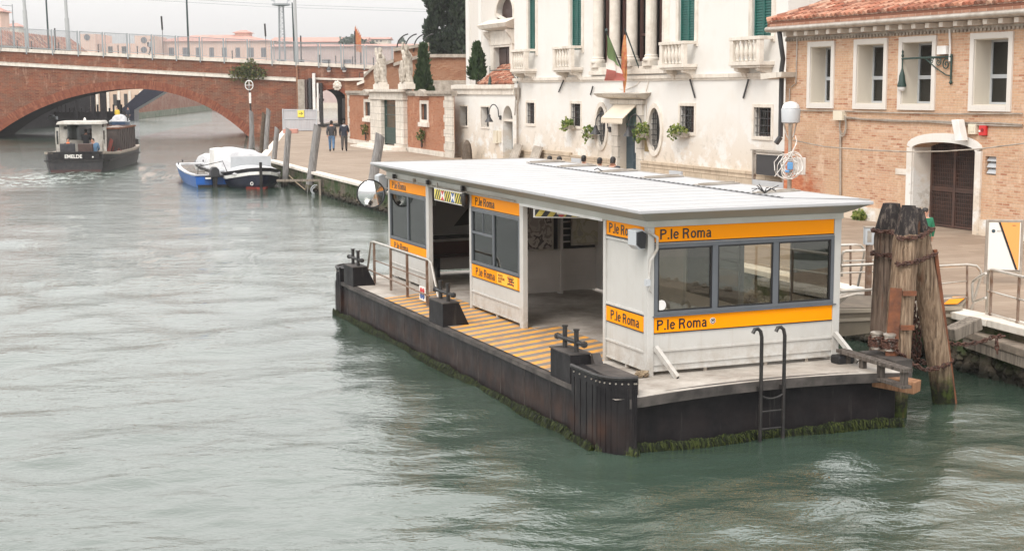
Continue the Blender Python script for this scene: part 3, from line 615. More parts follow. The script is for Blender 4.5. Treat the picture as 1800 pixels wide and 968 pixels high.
# fence on the bridge
fn=thing('bridge_fence','tall grey mesh safety fence along the top of the brick bridge','fence',RF,(0,0,0))
fx=[RF.f(x,85)[0] for x in (-260,-170,-85,0,47,93,138,182,225,268,310,352,394,436,478,520,560,600,640,690,740)]
gp=[i for i in range(len(fx))]
mp=MB()
for i,s in enumerate(fx):
    b=zt(s)-.5; p=MB(); hgt=2.02
    p.box(s-.055,s+.055,-.22,-.14,b,zt(s)+hgt); p.box(s+.16,s+.22,-.20,-.15,b+.3,zt(s)+hgt-.05); p.build('fence_post',M['galvmesh'],fn)
    if i<len(fx)-1:
        e=fx[i+1]; q=MB(); z0,z1_=zt(s)+.12,zt(e)+.12; h=1.82
        q.hexa([(s+.24,-.185,z0),(e-.08,-.185,z1_),(e-.08,-.175,z1_),(s+.24,-.175,z0)],[(s+.24,-.185,z0+h),(e-.08,-.185,z1_+h),(e-.08,-.175,z1_+h),(s+.24,-.175,z0+h)],1)
        for zz in (0,h): q.bar((s+.24,-.18,z0+zz),(e-.08,-.18,z1_+zz),.05,.06)
        for xx,zz in ((s+.24,z0),(e-.08,z1_)): q.bar((xx,-.18,zz),(xx,-.18,zz+h),.05,.05)
        n=int((e-s)/.28)
        for k in range(1,n): 
            f=k/n; xx=s+.24+(e-s-.32)*f; zz=z0+(z1_-z0)*f; q.bar((xx,-.18,zz),(xx,-.18,zz+h),.012,.012)
        q.build('mesh_panel',[M['galvmesh'],M['fmesh']],fn)
# small black bollards behind the fence
BN=['first','second','third','fourth','fifth','sixth','seventh','eighth','ninth','tenth','eleventh','last']
for i,x in enumerate((25,50,98,133,168,203,237,405,560,588,618,655)):
    s,_=RF.f(x,90); b=MB(); b.lathe((0,0,0),[(.06,0),(.05,.7),(.07,.74),(.05,.86),(.01,.9)],8)
    b.solo('bollard',M['blackiron'],'small black bollard behind the mesh fence, '+BN[i]+' of twelve from the left','bollard',RF,(s,1.1,zt(s)-.05),'bollards on the brick bridge',smooth=True)
# poles on the bridge
def pole(x,y,xt,yt,r0,r1,mat,lab,b=1.6,step=None,name='light_pole',grp='poles on the bridge'):
    s,z=RF.f(x,y,b); st,ztp=RF.f(xt,yt,b); m=MB(); d=(st-s)/max(.1,ztp-z)
    H_=ztp-z; top=H_ if yt>2 else H_+5
    if step: m.tube([(0,0,0),(d*step,0,step),(d*step,0,step+.01),(d*top,0,top)],[r0,r0,r1*1.05,r1],12)
    else: m.tube([(0,0,0),(d*top,0,top)],[r0,r1],10)
    return m.solo(name,M[mat],lab,'pole',RF,(s,b,z),grp,smooth=True)
pole(121,89,115,0,.22,.15,'polegrey','thick pale grey stepped pole just right of the slim black pole on the bridge',step=3.2)
pole(48,82,42,0,.21,.15,'polegrey','thick pale grey stepped pole at the far left end of the bridge',step=3.6)
pole(86,87,81,0,.10,.06,'poledark','slim black pole standing between the two thick pale poles')
bpy.context.view_layer.update()
pole(332,100,328,0,.11,.07,'poledark','tall slim dark green pole at the middle of the bridge fence')
def dark_stub(x,yb,yt,lab,b=1.0):
    s,z=RF.f(x,yb,b); _,z1=RF.f(x-1,yt,b); m=MB(); h=z1-z; m.cyl((0,0,0),(0,0,h*.66),.03,n=6); m.cyl((0,0,h*.66),(-.05,0,h),.09,n=8)
    m.solo('signal_post',M['blackiron'],lab,'post',RF,(s,b,z))
dark_stub(287,99,29,'thin post with a thick black head behind the fence, left of the tall green pole')
dark_stub(468,108,42,'thin post with a thick black head behind the fence, above the hanging creeper')
pole(518,109,513.5,5,.10,.06,'poledark','dark green lamp pole beside the pale pole near the bridge creeper')
pole(522,109,518,0,.17,.13,'polegrey','tall pale pole beside the dark green pole near the bridge creeper')
# ---------------- creeper on the bridge ----------------
def leaves(m,pts,size,n_each=1,droop=0):
    for p in pts:
        for _ in range(n_each):
            c=Vector(p); a=Vector((random.gauss(0,1),random.gauss(0,1),random.gauss(0,1)-droop)).normalized(); b=a.orthogonal().normalized()
            b=(b*cos(random.random()*6)+a.cross(b)*sin(random.random()*6)).normalized(); l=size*random.uniform(.6,1.3); w=l*.42
            m.add([c,c+a*l*.5+b*w,c+a*l,c+a*l*.5-b*w],[(0,1,2,3)])
    return m
def blob(cx,cy,cz,rx,ry,rz,n): 
    out=[]
    while len(out)<n:
        p=[random.uniform(-1,1) for _ in range(3)]; r=sum(q*q for q in p)
        if r<=1 and random.random()<.25+.75*r: out.append((cx+p[0]*rx,cy+p[1]*ry,cz+p[2]*rz))
    return out
cr=thing('creeper','leafy green creeper hanging over the bridge face above the channel marker','plant',RF,(25.8,0,6.4))
m=MB(); 
for (x,z,rx,rz,n) in ((-.9,.15,.9,.55,170),(.1,.35,1.1,.7,260),(1.1,-.1,.8,.55,150),(-.2,-.5,.9,.5,150),(.3,.95,.45,.45,60),(-1.5,-.35,.4,.5,50)): leaves(m,blob(x,-.35,z,rx,.4,rz,n),.24)
m.build('foliage',M['vine'],cr,fix=False)
m=MB(); 
for k in range(9): a=random.uniform(-1,1); m.tube([(0,-.02,.2),(a*.5,-.3,random.uniform(-.2,.6)),(a*1.6,-.4,random.uniform(-.9,.8))],[.035,.02,.01],5)
m.build('stems',M['bark'],cr)
# ---------------- channel marker and posts below bridge ----------------
# ---------------- beyond the bridge: dark landing, second span ----------------
def wbox(m,x0,x1,y0,y1,d,dep,mi=0):
    """box whose front is seen between pixel columns/rows at distance d"""
    ym=(y0+y1)/2; a=WF.f(x0,ym,d)[0]; b=WF.f(x1,ym,d)[0]; z1=WF.f((x0+x1)/2,y0,d)[1]; z0=WF.f((x0+x1)/2,y1,d)[1]
    m.box(a,b,d,d+dep,z0,z1,mi); return a,b,z0,z1
m=MB(); wbox(m,-60,216,197,225,195,3); 
for x in range(100,214,7): wbox(m,x,x+2.2,random.choice((184,188,190)),198,194.5,.3)
for x,yt in ((132,176),(160,166),(176,160),(206,176)): wbox(m,x,x+random.choice((4,6,9)),yt,225,194,.8)
for x0,x1 in ((120,138),(150,168),(175,212)): wbox(m,x0,x1,203,205.5,194.6,.3)
m.solo('landing_stage',M['shade_timber'],'dark timber landing stage with posts seen through the big bridge arch','landing stage')
bu=thing('house','pale ochre houses seen through the bridge arch above the dark landing stage','house',WF,(WF.f(150,190,262)[0],262,0)); ox=bu.location.x
m=MB(); a,b,z0,z1=wbox(m,20,262,150,200,262,8); m.box(a,b,262,270,0,z0); m.v=[(x-ox,y-262,z) for x,y,z in m.v]; m.build('wall',pm('ochre_render',(.52,.37,.27),(.60,.46,.36),.5,.9),bu)
for x in range(104,250,19):
    m=MB(); wbox(m,x,x+6,165+random.randint(0,4),186,261.9,.15); m.v=[(x_-ox,y-262,z) for x_,y,z in m.v]; m.build('window',M['dark'],bu)
    m=MB(); wbox(m,x+8,x+12,160,196,261.8,.2); m.v=[(x_-ox,y-262,z) for x_,y,z in m.v]; m.build('pilaster',M['stone_plain'],bu)
# sloping dark span + brick embankment with algae foot
gd=thing('far_bridge','dark sloping bridge span over a brick embankment seen through the arch','bridge',WF,(WF.f(240,190,231)[0],231,0)); ox=gd.location.x
m=MB(); P=[WF.f(x,y,231) for x,y in ((214,191),(258,152),(300,152),(285,164),(236,193),(236,214),(214,217))]; m.prism([(p[0]-ox,p[1]) for p in P],'y',0,3); m.build('span',M['navy'],gd)
m=MB(); p0=G(236,209.5,0); p1=G(372,193,0); e=WF.f(236,192,231.)
zt0=WF.f(236,192,float(p0[1]))[1]; zt1=6.2
m.hexa([(p0[0]-ox,p0[1]-231,-1.5),(p1[0]-ox,p1[1]-231,-1.5),(p1[0]+3-ox,p1[1]+3-231,-1.5),(p0[0]-ox,p0[1]+6-231,-1.5)],
  [(p0[0]-ox,p0[1]-231,zt0),(p1[0]-ox,p1[1]-231,zt1),(p1[0]+3-ox,p1[1]+3-231,zt1),(p0[0]-ox,p0[1]+6-231,zt0)])
pm1=Vector((p0[0]-ox,p0[1]-231)).lerp(Vector((p1[0]-ox,p1[1]-231)),.42)
m=MB(); A1=(p0[0]-ox,p0[1]-231); C1=(p1[0]-ox,p1[1]-231)
for (a,za),(b,zb) in (((A1,zt0),((pm1.x,pm1.y),5.2)),(((pm1.x,pm1.y),5.2),(C1,6.4)),((C1,6.4),((C1[0]+14,C1[1]+18),6.6))):
    m.hexa([(*a,-1.5),(*b,-1.5),(b[0]-1,b[1]+3,-1.5),(a[0]-1,a[1]+3,-1.5)],[(*a,za),(*b,zb),(b[0]-1,b[1]+3,zb),(a[0]-1,a[1]+3,za)])
m.build('embankment_wall',M['brick_far'],gd)
m=MB(); m.hexa([(p0[0]-ox,p0[1]-.12-231,-1.5),(p1[0]-ox,p1[1]-.12-231,-1.5),(p1[0]-ox,p1[1]+.3-231,-1.5),(p0[0]-ox,p0[1]+.3-231,-1.5)],[(p0[0]-ox,p0[1]-.12-231,.95),(p1[0]-ox,p1[1]-.12-231,1.3),(p1[0]-ox,p1[1]+.3-231,1.3),(p0[0]-ox,p0[1]+.3-231,.95)])
m.build('stone_foot',pm('algae_stone',(.10,.13,.085),(.22,.22,.17),.8,.9),gd)
# ---------------- town beyond the bridge ----------------
def town(name,label,cat,x0,x1,yt,yb,d,dep,mat,roof=None,wins=(),winmat='dark',rnd=(),rr=.6,over=.4):
    d*=1.9; dep*=1.9; over*=1.9
    cx=WF.f((x0+x1)/2,yb,d)[0]; t=thing(name,label,cat,WF,(cx,d,0))
    def tr(m): m.v=[(x-cx,y-d,z) for x,y,z in m.v]; return m
    m=MB(); a,b,z0,z1=wbox(m,x0,x1,yt,yb,d,dep); m.box(a,b,d,d+dep,.5,z0-.003) if z0>.6 else None
    tr(m).build('wall',M[mat],t)
    if roof:
        kind,ry=roof; zr=WF.f((x0+x1)/2,ry,d+dep/2)[1]; m=MB()
        if kind=='gable': m.prism([(d-over,z1+.01),(d+dep+over,z1+.01),(d+dep/2,zr)],'x',a-over,b+over)
        if kind=='hip':
            k=min((b-a)/2,dep/2)*.95; y0,y1=d-over,d+dep+over; A,B=a-over,b+over
            m.add([(A,y0,z1+.01),(B,y0,z1+.01),(B,y1,z1+.01),(A,y1,z1+.01),(A+k,(y0+y1)/2,zr),(B-k,(y0+y1)/2,zr)],[(0,1,5,4),(1,2,5),(2,3,4,5),(3,0,4),(0,3,2,1)])
        tr(m).build('roof',M['roofpink'],t)
    for w in wins:
        m=MB(); wbox(m,*w,d-.04,.2); tr(m).build('window',M[winmat],t)
    for (x,y,r) in rnd:
        p=WF.f(x,y,d); m=MB(); m.cyl((p[0],d-.12,p[1]),(p[0],d+.1,p[1]),r*1.9,n=16); tr(m).build('round_window',M['fogwin'],t)
    return t
M['roofpink']=pm('far_tile_roof',(.44,.22,.18),(.52,.29,.24),.8,.9)
M['fogwin']=pm('greyed_window',(.10,.10,.115),rough=.4)
town('warehouse','pink block with a round window left of the bridge walker','building',141,168,60,104,215,9,'pink',rnd=((153,66,.45),))
town('warehouse','square pink block with two round windows behind the walker on the bridge','building',237,268,63,104,214,9,'pink',rnd=((253,71,.45),(253,88,.45)))
town('warehouse','low pink wing between the two blocks with round windows','building',168,237,77,104,217,7,'pink',wins=((190,198,82,95),(214,222,82,95)))
town('town_building','long pink building with a row of grey windows behind the bridge fence','building',268,478,73,116,221,12,'pink',('hip',62),
  wins=[(x,x+w,84,101) for x,w in ((274,9),(297,9),(321,10),(344,9),(368,8),(390,9),(414,8),(437,9),(459,9))],winmat='fogwin')
town('cupola','small hip roofed turret rising above the long pink building','building',413,437,58,76,226,3.2,'pink',('hip',53.5),wins=((420,423,63,71),(426,429,63,71),(432,435,63,71)),winmat='fogwin')
town('town_building','distant low roofed range right of the lattice mast','building',476,640,74,112,262,14,'pink2',('gable',66))
town('shed','wide dull grey pink shed with low arched openings behind the bridge','building',477,735,82,122,196,12,'pink2',('gable',78),wins=[(x,x+15,105,112) for x in (487,520,566,603)],winmat='fogwin')
town('town_building','small pale building between the two distant trees','building',640,682,69,92,272,8,'beige',('gable',66),wins=[(x,x+3,71,74) for x in (647,654,661,668)],winmat='fogwin')
town('bell_tower','square orange brick tower cut by the left edge of the picture','tower',-30,2,21,90,172,3,'pink',('hip',13))
town('distant_turret','grey domed turret faint in the haze behind the left tiled roof','tower',10,33,47,80,300,4,'beige',('hip',41))
# red tiled roof running away at left
tb=thing('tiled_building','long low house with a red tiled roof at the left edge behind the fence','house',WF,(-60,165,0))
def P3(x,y,d): q=WF.f(x,y,d); return (q[0]+60,d-165,q[1])
A=P3(-40,74,165);B=P3(155,90,215);C=P3(155,80,236);D4=P3(-40,40,165)
m=MB(); A2=(A[0],A[1],A[2]);off=(-4,3)
R1=(A[0]-4,A[1]+5,A[2]+2.1); R2=(B[0]-4,B[1]+5,B[2]+2.1)
n=46
for i in range(n):
    f0,f1=i/n,(i+1)/n
    def L3(p,q,t): return tuple(p[k]+(q[k]-p[k])*t for k in range(3))
    a,b,c,e=L3(A,B,f0),L3(A,B,f1-.012),L3(R1,R2,f1-.012),L3(R1,R2,f0)
    for j in range(5):
        g0,g1=j/5,(j+1)/5; q=[L3(a,e,g0),L3(b,c,g0),L3(b,c,g1),L3(a,e,g1)]; m.add(q+[(x,y,z-.2) for x,y,z in q],[(0,1,2,3),(0,4,5,1),(1,5,6,2),(2,6,7,3),(3,7,4,0)])
m.build('roof',M['tile'],tb,fix=False)
m=MB(); m.hexa([(A[0]+.2,A[1]+.1,-1),(B[0],B[1]+.1,-1),(B[0]-9,B[1]+9,-1),(A[0]-9,A[1]+9,-1)],[(A[0]+.2,A[1]+.1,5.4),(B[0],B[1]+.1,5.4),(B[0]-9,B[1]+9,5.4),(A[0]-9,A[1]+9,5.4)]); m.build('shaded_lower_wall',M['shade_timber'],tb)  # added dark lower wall, coloured so the view under the arch reads shaded
m=MB(); m.hexa([(A[0]+.2,A[1]+.2,5.41),(B[0],B[1]+.2,5.41),(B[0]-9,B[1]+9,5.41),(A[0]-9,A[1]+9,5.41)],[(A[0]+.2,A[1]+.2,A[2]-.15),(B[0],B[1]+.2,B[2]-.15),(B[0]-9,B[1]+9,B[2]-.15),(A[0]-9,A[1]+9,A[2]-.15)]); m.build('wall',pm('dull_wall',(.22,.20,.18),(.30,.27,.24),.6,.9),tb)
# lattice floodlight mast
lm=thing('floodlight_mast','tall grey lattice mast with a ring of floodlights in the haze','mast',WF,(WF.f(496,85,240)[0],240,WF.f(496,90,240)[1])); z0=lm.location.z; H_=WF.f(495,12,240)[1]-z0
m=MB(); w=.55; 
for sx,sy in ((-1,-1),(1,-1),(1,1),(-1,1)): m.bar((sx*w,sy*w,-6),(sx*w*.6,sy*w*.6,H_),.12,.12)
for k in range(16):
    za=H_*k/16; zb=H_*(k+1)/16; s=1 if k%2 else -1; m.bar((-s*w*.8,-w*.8,za),(s*w*.8,-w*.8,zb),.07,.07); m.bar((-w*.9,-w*.9,za),(w*.9,-w*.9,za),.07,.07)
m.build('lattice',M['galvmesh'],lm); m=MB(); m.lathe((0,0,H_),[(.3,0),(1.5,.2),(1.5,.45),(.2,.5)],12); m.build('platform',M['galvmesh'],lm)
for k,(x,z) in enumerate(((-1.3,1.3),(1.3,1.3),(-1.2,2.6),(1.2,2.6))): m=MB(); m.cyl((x,-.4,H_+z),(x*1.05,-.1,H_+z+.1),.42,.34,n=10); m.bar((x*.8,0,H_+.4),(x,-.1,H_+z),.07,.07); m.build('floodlight',M['lampsilver'],lm)
# distant trees
def tree(name,label,x,yb,yt,d,r,mat,crown,th=.18,n=900,leaf=.5,group=None):
    px_=WF.f(x,yb,d)[0]; z0=0.9; zt_=WF.f(x,yt,d)[1]; t=thing(name,label,'tree',WF,(px_,d,z0),group); Hh=zt_-z0
    m=MB(); crown(m,Hh,n,leaf); m.build('crown',M[mat],t,fix=False); m=MB(); m.tube([(0,0,0),(.05,0,Hh*.5),(0,0,Hh*.85)],[th,th*.7,th*.2],8)
    for k in range(6): a=k*1.05; m.tube([(0,0,Hh*.55),(cos(a)*r*.5,sin(a)*r*.5,Hh*.75)],[th*.35,th*.1],5)
    m.build('trunk',M['bark'],t); return t
def crown_round(r,low):
    def f(m,H,n,leaf):
        for _ in range(9):
            a=random.uniform(0,6.3); q=random.uniform(0,.6)*r; leaves(m,blob(q*cos(a),q*sin(a)*.7,H*random.uniform(low,.88),r*.5,r*.5,(1-low)*H*.22,n//9),leaf)
    return f
def crown_palm(m,H,n,leaf):
    for k in range(15):
        a=k*.42+random.random()*.3; L=random.uniform(5.5,9); up=random.uniform(.1,1.3)
        pts=[]
        for i in range(16):
            t=i/15; pts.append((cos(a)*L*t,sin(a)*L*t*.6,H*.60+up*L*.8*t-1.3*t*t))
        for p in pts: leaves(m,[p]*6,leaf*1.2)
tree('tree','broad grey tree faint in the haze behind the orange flag',621,92,49,470,4.6,'faded',crown_round(5.4,.6),n=1500,leaf=1.0)
tree('cedar_tree','spiky spreading tree faint in the haze left of the statues',702,92,49,430,5,'faded',crown_palm,leaf=1.0)
# orange flag on pole, thin posts
def flagpole(x,yb,yt,d,label):
    px_,z0=WF.f(x,yb,d); z1=WF.f(x,yt,d)[1]; t=thing('flagpole',label,'flag',WF,(px_,d,z0)); m=MB(); m.cyl((0,0,-3),(0,0,z1-z0),.09,n=6); m.build('pole',M['blackiron'],t)
    m=MB(); h=z1-z0
    for i in range(5): m.add([(i*.16,.1*sin(i),h-.1-i*.25+.5),(i*.16+.16,.1*sin(i+1),h-.1-i*.25+.8),(i*.16+.16,.1*sin(i+1),h-2.3-.1*i),(i*.16,.1*sin(i),h-2.6)],[(0,1,2,3)])
    m.build('flag',M['flagO'],t,fix=False)
flagpole(624,84,55,182,'small furled orange flag on a dark pole beyond the shed roof')
for x,yt,yb,lab in ((529,63,84,'short dark mast above the shed roof beside the pale bridge pole'),(634,66,86,'short dark mast right of the orange flag'),(98,50,92,'thin pale post left of the second thick pole') ):
    d=185; px_,z0=WF.f(x,yb,d); z1=WF.f(x,yt,d)[1]; m=MB(); m.cyl((0,0,-2),(0,0,z1-z0),.10,n=6); m.solo('mast',M['blackiron'],lab,'mast',WF,(px_,d,z0))
px_,z0=WF.f(24,60,172); m=MB(); z1=WF.f(23,8,172)[1]-z0; m.cyl((0,0,-4),(0,0,z1),.06,n=6); m.cyl((0,0,-4),(0,0,z1*.45),.14,n=6); m.bar((-1.2,0,z1-.1),(0,0,z1-.2),.10,.07); m.bar((-1.1,0,z1-.75),(0,0,z1-.8),.05,.05)
m.solo('antenna',M['galvmesh'],'roof antenna with two arms pointing left above the red tiled roof','antenna',WF,(px_,172,z0))
for (xa,ya,xb,yb2) in ((150,-6,780,22),(150,-12,780,18)):
    d=150; A_=WF.f(xa,ya,d); B_=WF.f(xb,yb2,d); m=MB(); m.tube([(A_[0],d,A_[1]),((A_[0]+B_[0])/2,d,(A_[1]+B_[1])/2-.25),(B_[0],d,B_[1])],.022,4); m.solo('overhead_wire',M['galvmesh'],('upper' if ya==-12 else 'lower')+' thin overhead wire crossing the pale sky above the bridge','wire',WF,(0,0,0),'overhead wires above the bridge')
# far shore and walkers' quay background: low bank behind the small arch
m=MB(); m.box(-90,60,364,366,-1,1.3); m.solo('far_bank_wall',M['beige'],'low pale pink wall on the far bank seen through the small arch','wall')
# ---------------- iron wall lamps ----------------
def goose_lamp(fr,s,z,label,grp=None,dirn=-1,depth=0):
    t=thing('wall_lamp',label,'lamp',fr,(s,depth-.02,z),grp)
    m=MB(); pts=[(0,0,0),(0,-.12,.1),(0,-.15,.45)]+[(dirn*(.27-.27*cos(a)),-.15-.28*(a/PI),.45+.27*sin(a)) for a in np.linspace(.2,PI,9)]+[(dirn*.54,-.45,.2)]
    m.tube(pts,.028,8); m.lathe((0,-.03,-.08),[(.02,0),(.07,.02),(.07,.22),(.02,.24)],8); m.build('bracket',M['irongrey'],t,smooth=True)
    m=MB(); m.lathe((dirn*.54,-.45,-.18),[(.23,-.0),(.21,.04),(.12,.18),(.08,.26),(.08,.36),(.02,.40)],16); m.build('lamp_shade',M['irongrey'],t,smooth=True); return t
def scroll_lamp(fr,s,z,L,label,grp=None,depth=0,sc2=1.):
    t=thing('street_lamp',label,'lamp',fr,(s,depth,z),grp)
    m=MB(); m.tube([(.05,-.05,0),(-L,-.05,-.02)],.028,8)
    def spiral(cx,cz,r0,turns,a0,sg):
        return [(cx+r0*(1-i/26*.85)*cos(a0+sg*turns*2*PI*i/26),-.05,cz+r0*(1-i/26*.85)*sin(a0+sg*turns*2*PI*i/26)) for i in range(27)]
    m.tube(spiral(-.17,-.2,.17,1.6,.2,1),.018,6); m.tube(spiral(-.48,-.14,.12,1.5,2,-1),.016,6); m.tube(spiral(-.74,-.10,.08,1.4,.5,1),.014,6)
    m.tube([(.02,-.05,-.62*sc2),(-.15,-.05,-.48),(-.55,-.05,-.30),(-1.0,-.05,-.04)],.018,6); m.tube([(.03,-.05,.06),(.03,-.05,-.6)],.028,8); m.lathe((.03,-.05,-.68),[(.01,-.05),(.05,0),(.03,.06),(.01,.08)],8)
    m.lathe((-L+.02,-.05,.02),[(.02,0),(.04,.04),(.015,.1),(.03,.16),(.005,.2)],8); m.build('bracket',M['greeniron'],t,smooth=True)
    m=MB(); m.cyl((-L+.02,-.05,-.02),(-L+.02,-.05,-.34),.018,n=6); m.lathe((-L+.02,-.05,-.78),[(.12,0),(.125,.04),(.09,.16),(.08,.30),(.05,.40),(.02,.5)],14); m.build('lamp_shade',M['greeniron'],t,smooth=True)
    m=MB(); m.lathe((-L+.02,-.05,-.90),[(.03,0),(.08,.03),(.105,.09),(.105,.12)],14); m.build('globe',M['globe'],t,smooth=True); return t
def grille(m,x0,x1,z0,z1,y,nx,nz,r=.012):
    for i in range(nx): x=x0+(x1-x0)*(i+.5)/nx; m.box(x-r,x+r,y-r,y+r,z0,z1)
    for j in range(nz): z=z0+(z1-z0)*(j+.5)/nz; m.box(x0,x1,y-r*.8,y+r*.8,z-r,z+r)
def barred_window(par,x0,x1,z0,z1,d=.28,fr=.13,nx=5,nz=4,stone='stone_plain',curtain=False,sill=True):
    m=MB(); m.box(x0-fr,x0,-.03,.03,z0-fr,z1+fr); m.box(x1,x1+fr,-.03,.03,z0-fr,z1+fr); m.box(x0,x1,-.03,.03,z1,z1+fr); m.box(x0,x1,-.05,.03,z0-fr,z0)
    w=m.build('window',M[stone],par,bevel=.01)
    m=MB(); m.box(x0,x1,d-.03,d-.01,z0,z1); m.build('pane',M['darkglass'],w)
    m=MB(); m.box(x0,x1,d+.15,d+.17,z0,z1); m.build('blind',M['curtain'] if curtain else M['dark'],w)
    m=MB(); c=(x0+x1)/2; m.box(c-.03,c+.03,d-.06,d-.031,z0,z1); m.box(x0,x0+.05,d-.06,d-.031,z0,z1); m.box(x1-.05,x1,d-.06,d-.031,z0,z1); m.box(x0,x1,d-.062,d-.032,z1-.05,z1)
    m.box(x0,x1,d-.062,d-.032,z0,z0+.05); m.build('casement',M['darkwood'],w)
    m=MB(); grille(m,x0,x1,z0,z1,.06,nx,nz); m.build('grille',M['irongrey'],w); return w
# ================= garden wall with gate =================
gw=thing('garden_wall','orange brick garden wall with pale stone coping and a stone gate surround','wall',GF,(0,0,0))
def gz(p): return p
gx0,gx1=GF.f(676,190)[0],GF.f(702,190)[0]; px0,px1=GF.f(657,190)[0],GF.f(716,190)[0]; ex=GF.f(783,200)[0]; e1=GF.f(796,200)[0]
ztop=4.45
holes=[]; W1=(GF.f(642,190)[0],GF.f(652,190)[0]); W2=(GF.f(741,195)[0],GF.f(752,195)[0])
nz0,nz1=GF.f(647,205)[1],GF.f(647,177)[1]
for a,b in (W1,W2): holes.append({'pts':rect(a,b,nz0+.05,nz1-.1),'d':.18})
face([(0,.9),(gx0,.9),(gx0,ztop-.35),(gx1,ztop-.35),(gx1,.9),(ex,.9),(ex,ztop),(0,ztop)],holes,0,back=.2).build('brickwork',M['brick_orange'],gw)
m=MB()
for a,b in ((-.15,px0-.1),(px1+.1,e1+.1)):
    k=max(1,int((b-a)/1.2)); 
    for i in range(k): m.box(a+(b-a)*i/k,a+(b-a)*(i+1)/k-.012,-.16,.25,ztop,ztop+.17); m.box(a+(b-a)*i/k,a+(b-a)*(i+1)/k-.012,-.08,.22,ztop-.12,ztop-.002)
m.build('coping',M['stone_dark'],gw)
m=MB(); 
for i in range(9):
    z0=.9+i*.40; w=.95 if i%2 else .72; m.box(ex+.02-(.22 if i%2 else 0),e1,-.06,.06,z0,z0+.39)
for i in range(8):
    z0=.9+i*.44; m.box(.0,.35+(.2 if i%2 else 0),-.05,.3,z0,z0+.43)
m.build('quoins',M['stone'],gw)
m=MB(); m.box(.1,px0-.05,-.14,0,.9,1.22); m.box(px1+.05,ex-.05,-.14,0,.9,1.22); m.build('plinth',M['stone'],gw)
m=MB()
for a,b in ((px0,gx0),(gx1,px1)):
    m.box(a,b,-.26,.12,.9,4.05); m.box(a-.10,b+.06,-.34,.16,.9,1.35)
    m.box(a-.10,b+.06,-.34,.16,4.052,4.2); m.box(a-.05,b+.05,-.30,.13,4.202,4.55)
m.box(px0-.3,px1+.3,-.5,.25,4.552,4.72); m.box(gx0,gx1,-.3,.3,4.05,4.55)
m.build('gate_surround',M['stone'],gw,bevel=.02)
for a,b in (W1,W2):
    m=MB(); m.box(a-.22,a,-.06,.06,nz0-.1,nz1+.1); m.box(b,b+.22,-.06,.06,nz0-.1,nz1+.1); m.box(a,b,-.06,.06,nz1-.1,nz1+.1); m.box(a-.3,b+.3,-.16,.06,nz0-.35,nz0-.1)
    m.box(a,b,-.059,.06,nz0-.1,nz0+.05); w=m.build('niche_window',M['stone_plain'],gw); m=MB(); m.box(a,b,.14,.17,nz0,nz1-.1); m.build('pane',M['dark'],w)
    m=MB(); m.prism([(a-.35,nz1+.35),(b+.35,nz1+.35),(b+.28,nz1+.55),((a+b)/2,nz1+.75),(a-.28,nz1+.55)],'y',-.3,.02); m.build('hood',M['stone_dark'],w)
    m=MB(); c=(a+b)/2; leaves(m,blob(c,-.25,nz0-.85,.38,.2,.38,120),.16); m.build('hanging_plant',M['shrub'] if a>20 else M['vine'],gw,fix=False)
    m=MB(); m.lathe((c,-.2,nz0-1.6),[(.02,0),(.07,.1),(.05,.5),(.02,.52)],6); m.build('bracket',M['darkwood'],gw)
a_,b_=GF.f(663,190)[0]-1.3,GF.f(663,190)[0]-.5; m=MB(); m.box(a_-.6,b_-.3,-.05,0,nz0+-.1,nz1-.9); m.build('relief_panel',M['stone_dark'],gw)
for i,(x0_,x1_) in enumerate(((px0-.6,px1+.5),(px0-.35,px1+.3))):
    m=MB(); m.box(x0_,x1_,-1.5+i*.4,-.2,.9,1.06+i*.13); m.build('step',M['stone_plain'],gw)
gt=thing('iron_gate','tall dark green iron bar gate between the pale stone pillars','gate',GF,(0,0,0))
m=MB(); n=12
for i in range(n+1): x=gx0+.1+(gx1-gx0-.2)*i/n; m.cyl((x,.05,1.2),(x,.05,3.95+(.15 if i%2 else 0)),.03,n=6); m.lathe((x,.05,3.98),[(.03,0),(.05,.06),(.0,.22)],5)
for z in (1.3,1.9,3.1,3.7): m.box(gx0+.05,gx1-.05,.02,.08,z-.03,z+.03)
m.box(gx0+.03,gx0+.15,-.02,.12,1.1,4.0); m.box(gx1-.15,gx1-.03,-.02,.12,1.1,4.0); m.box(gx0+.1,gx1-.1,.03,.07,1.25,2.3)
m.build('bars',M['greeniron'],gt)
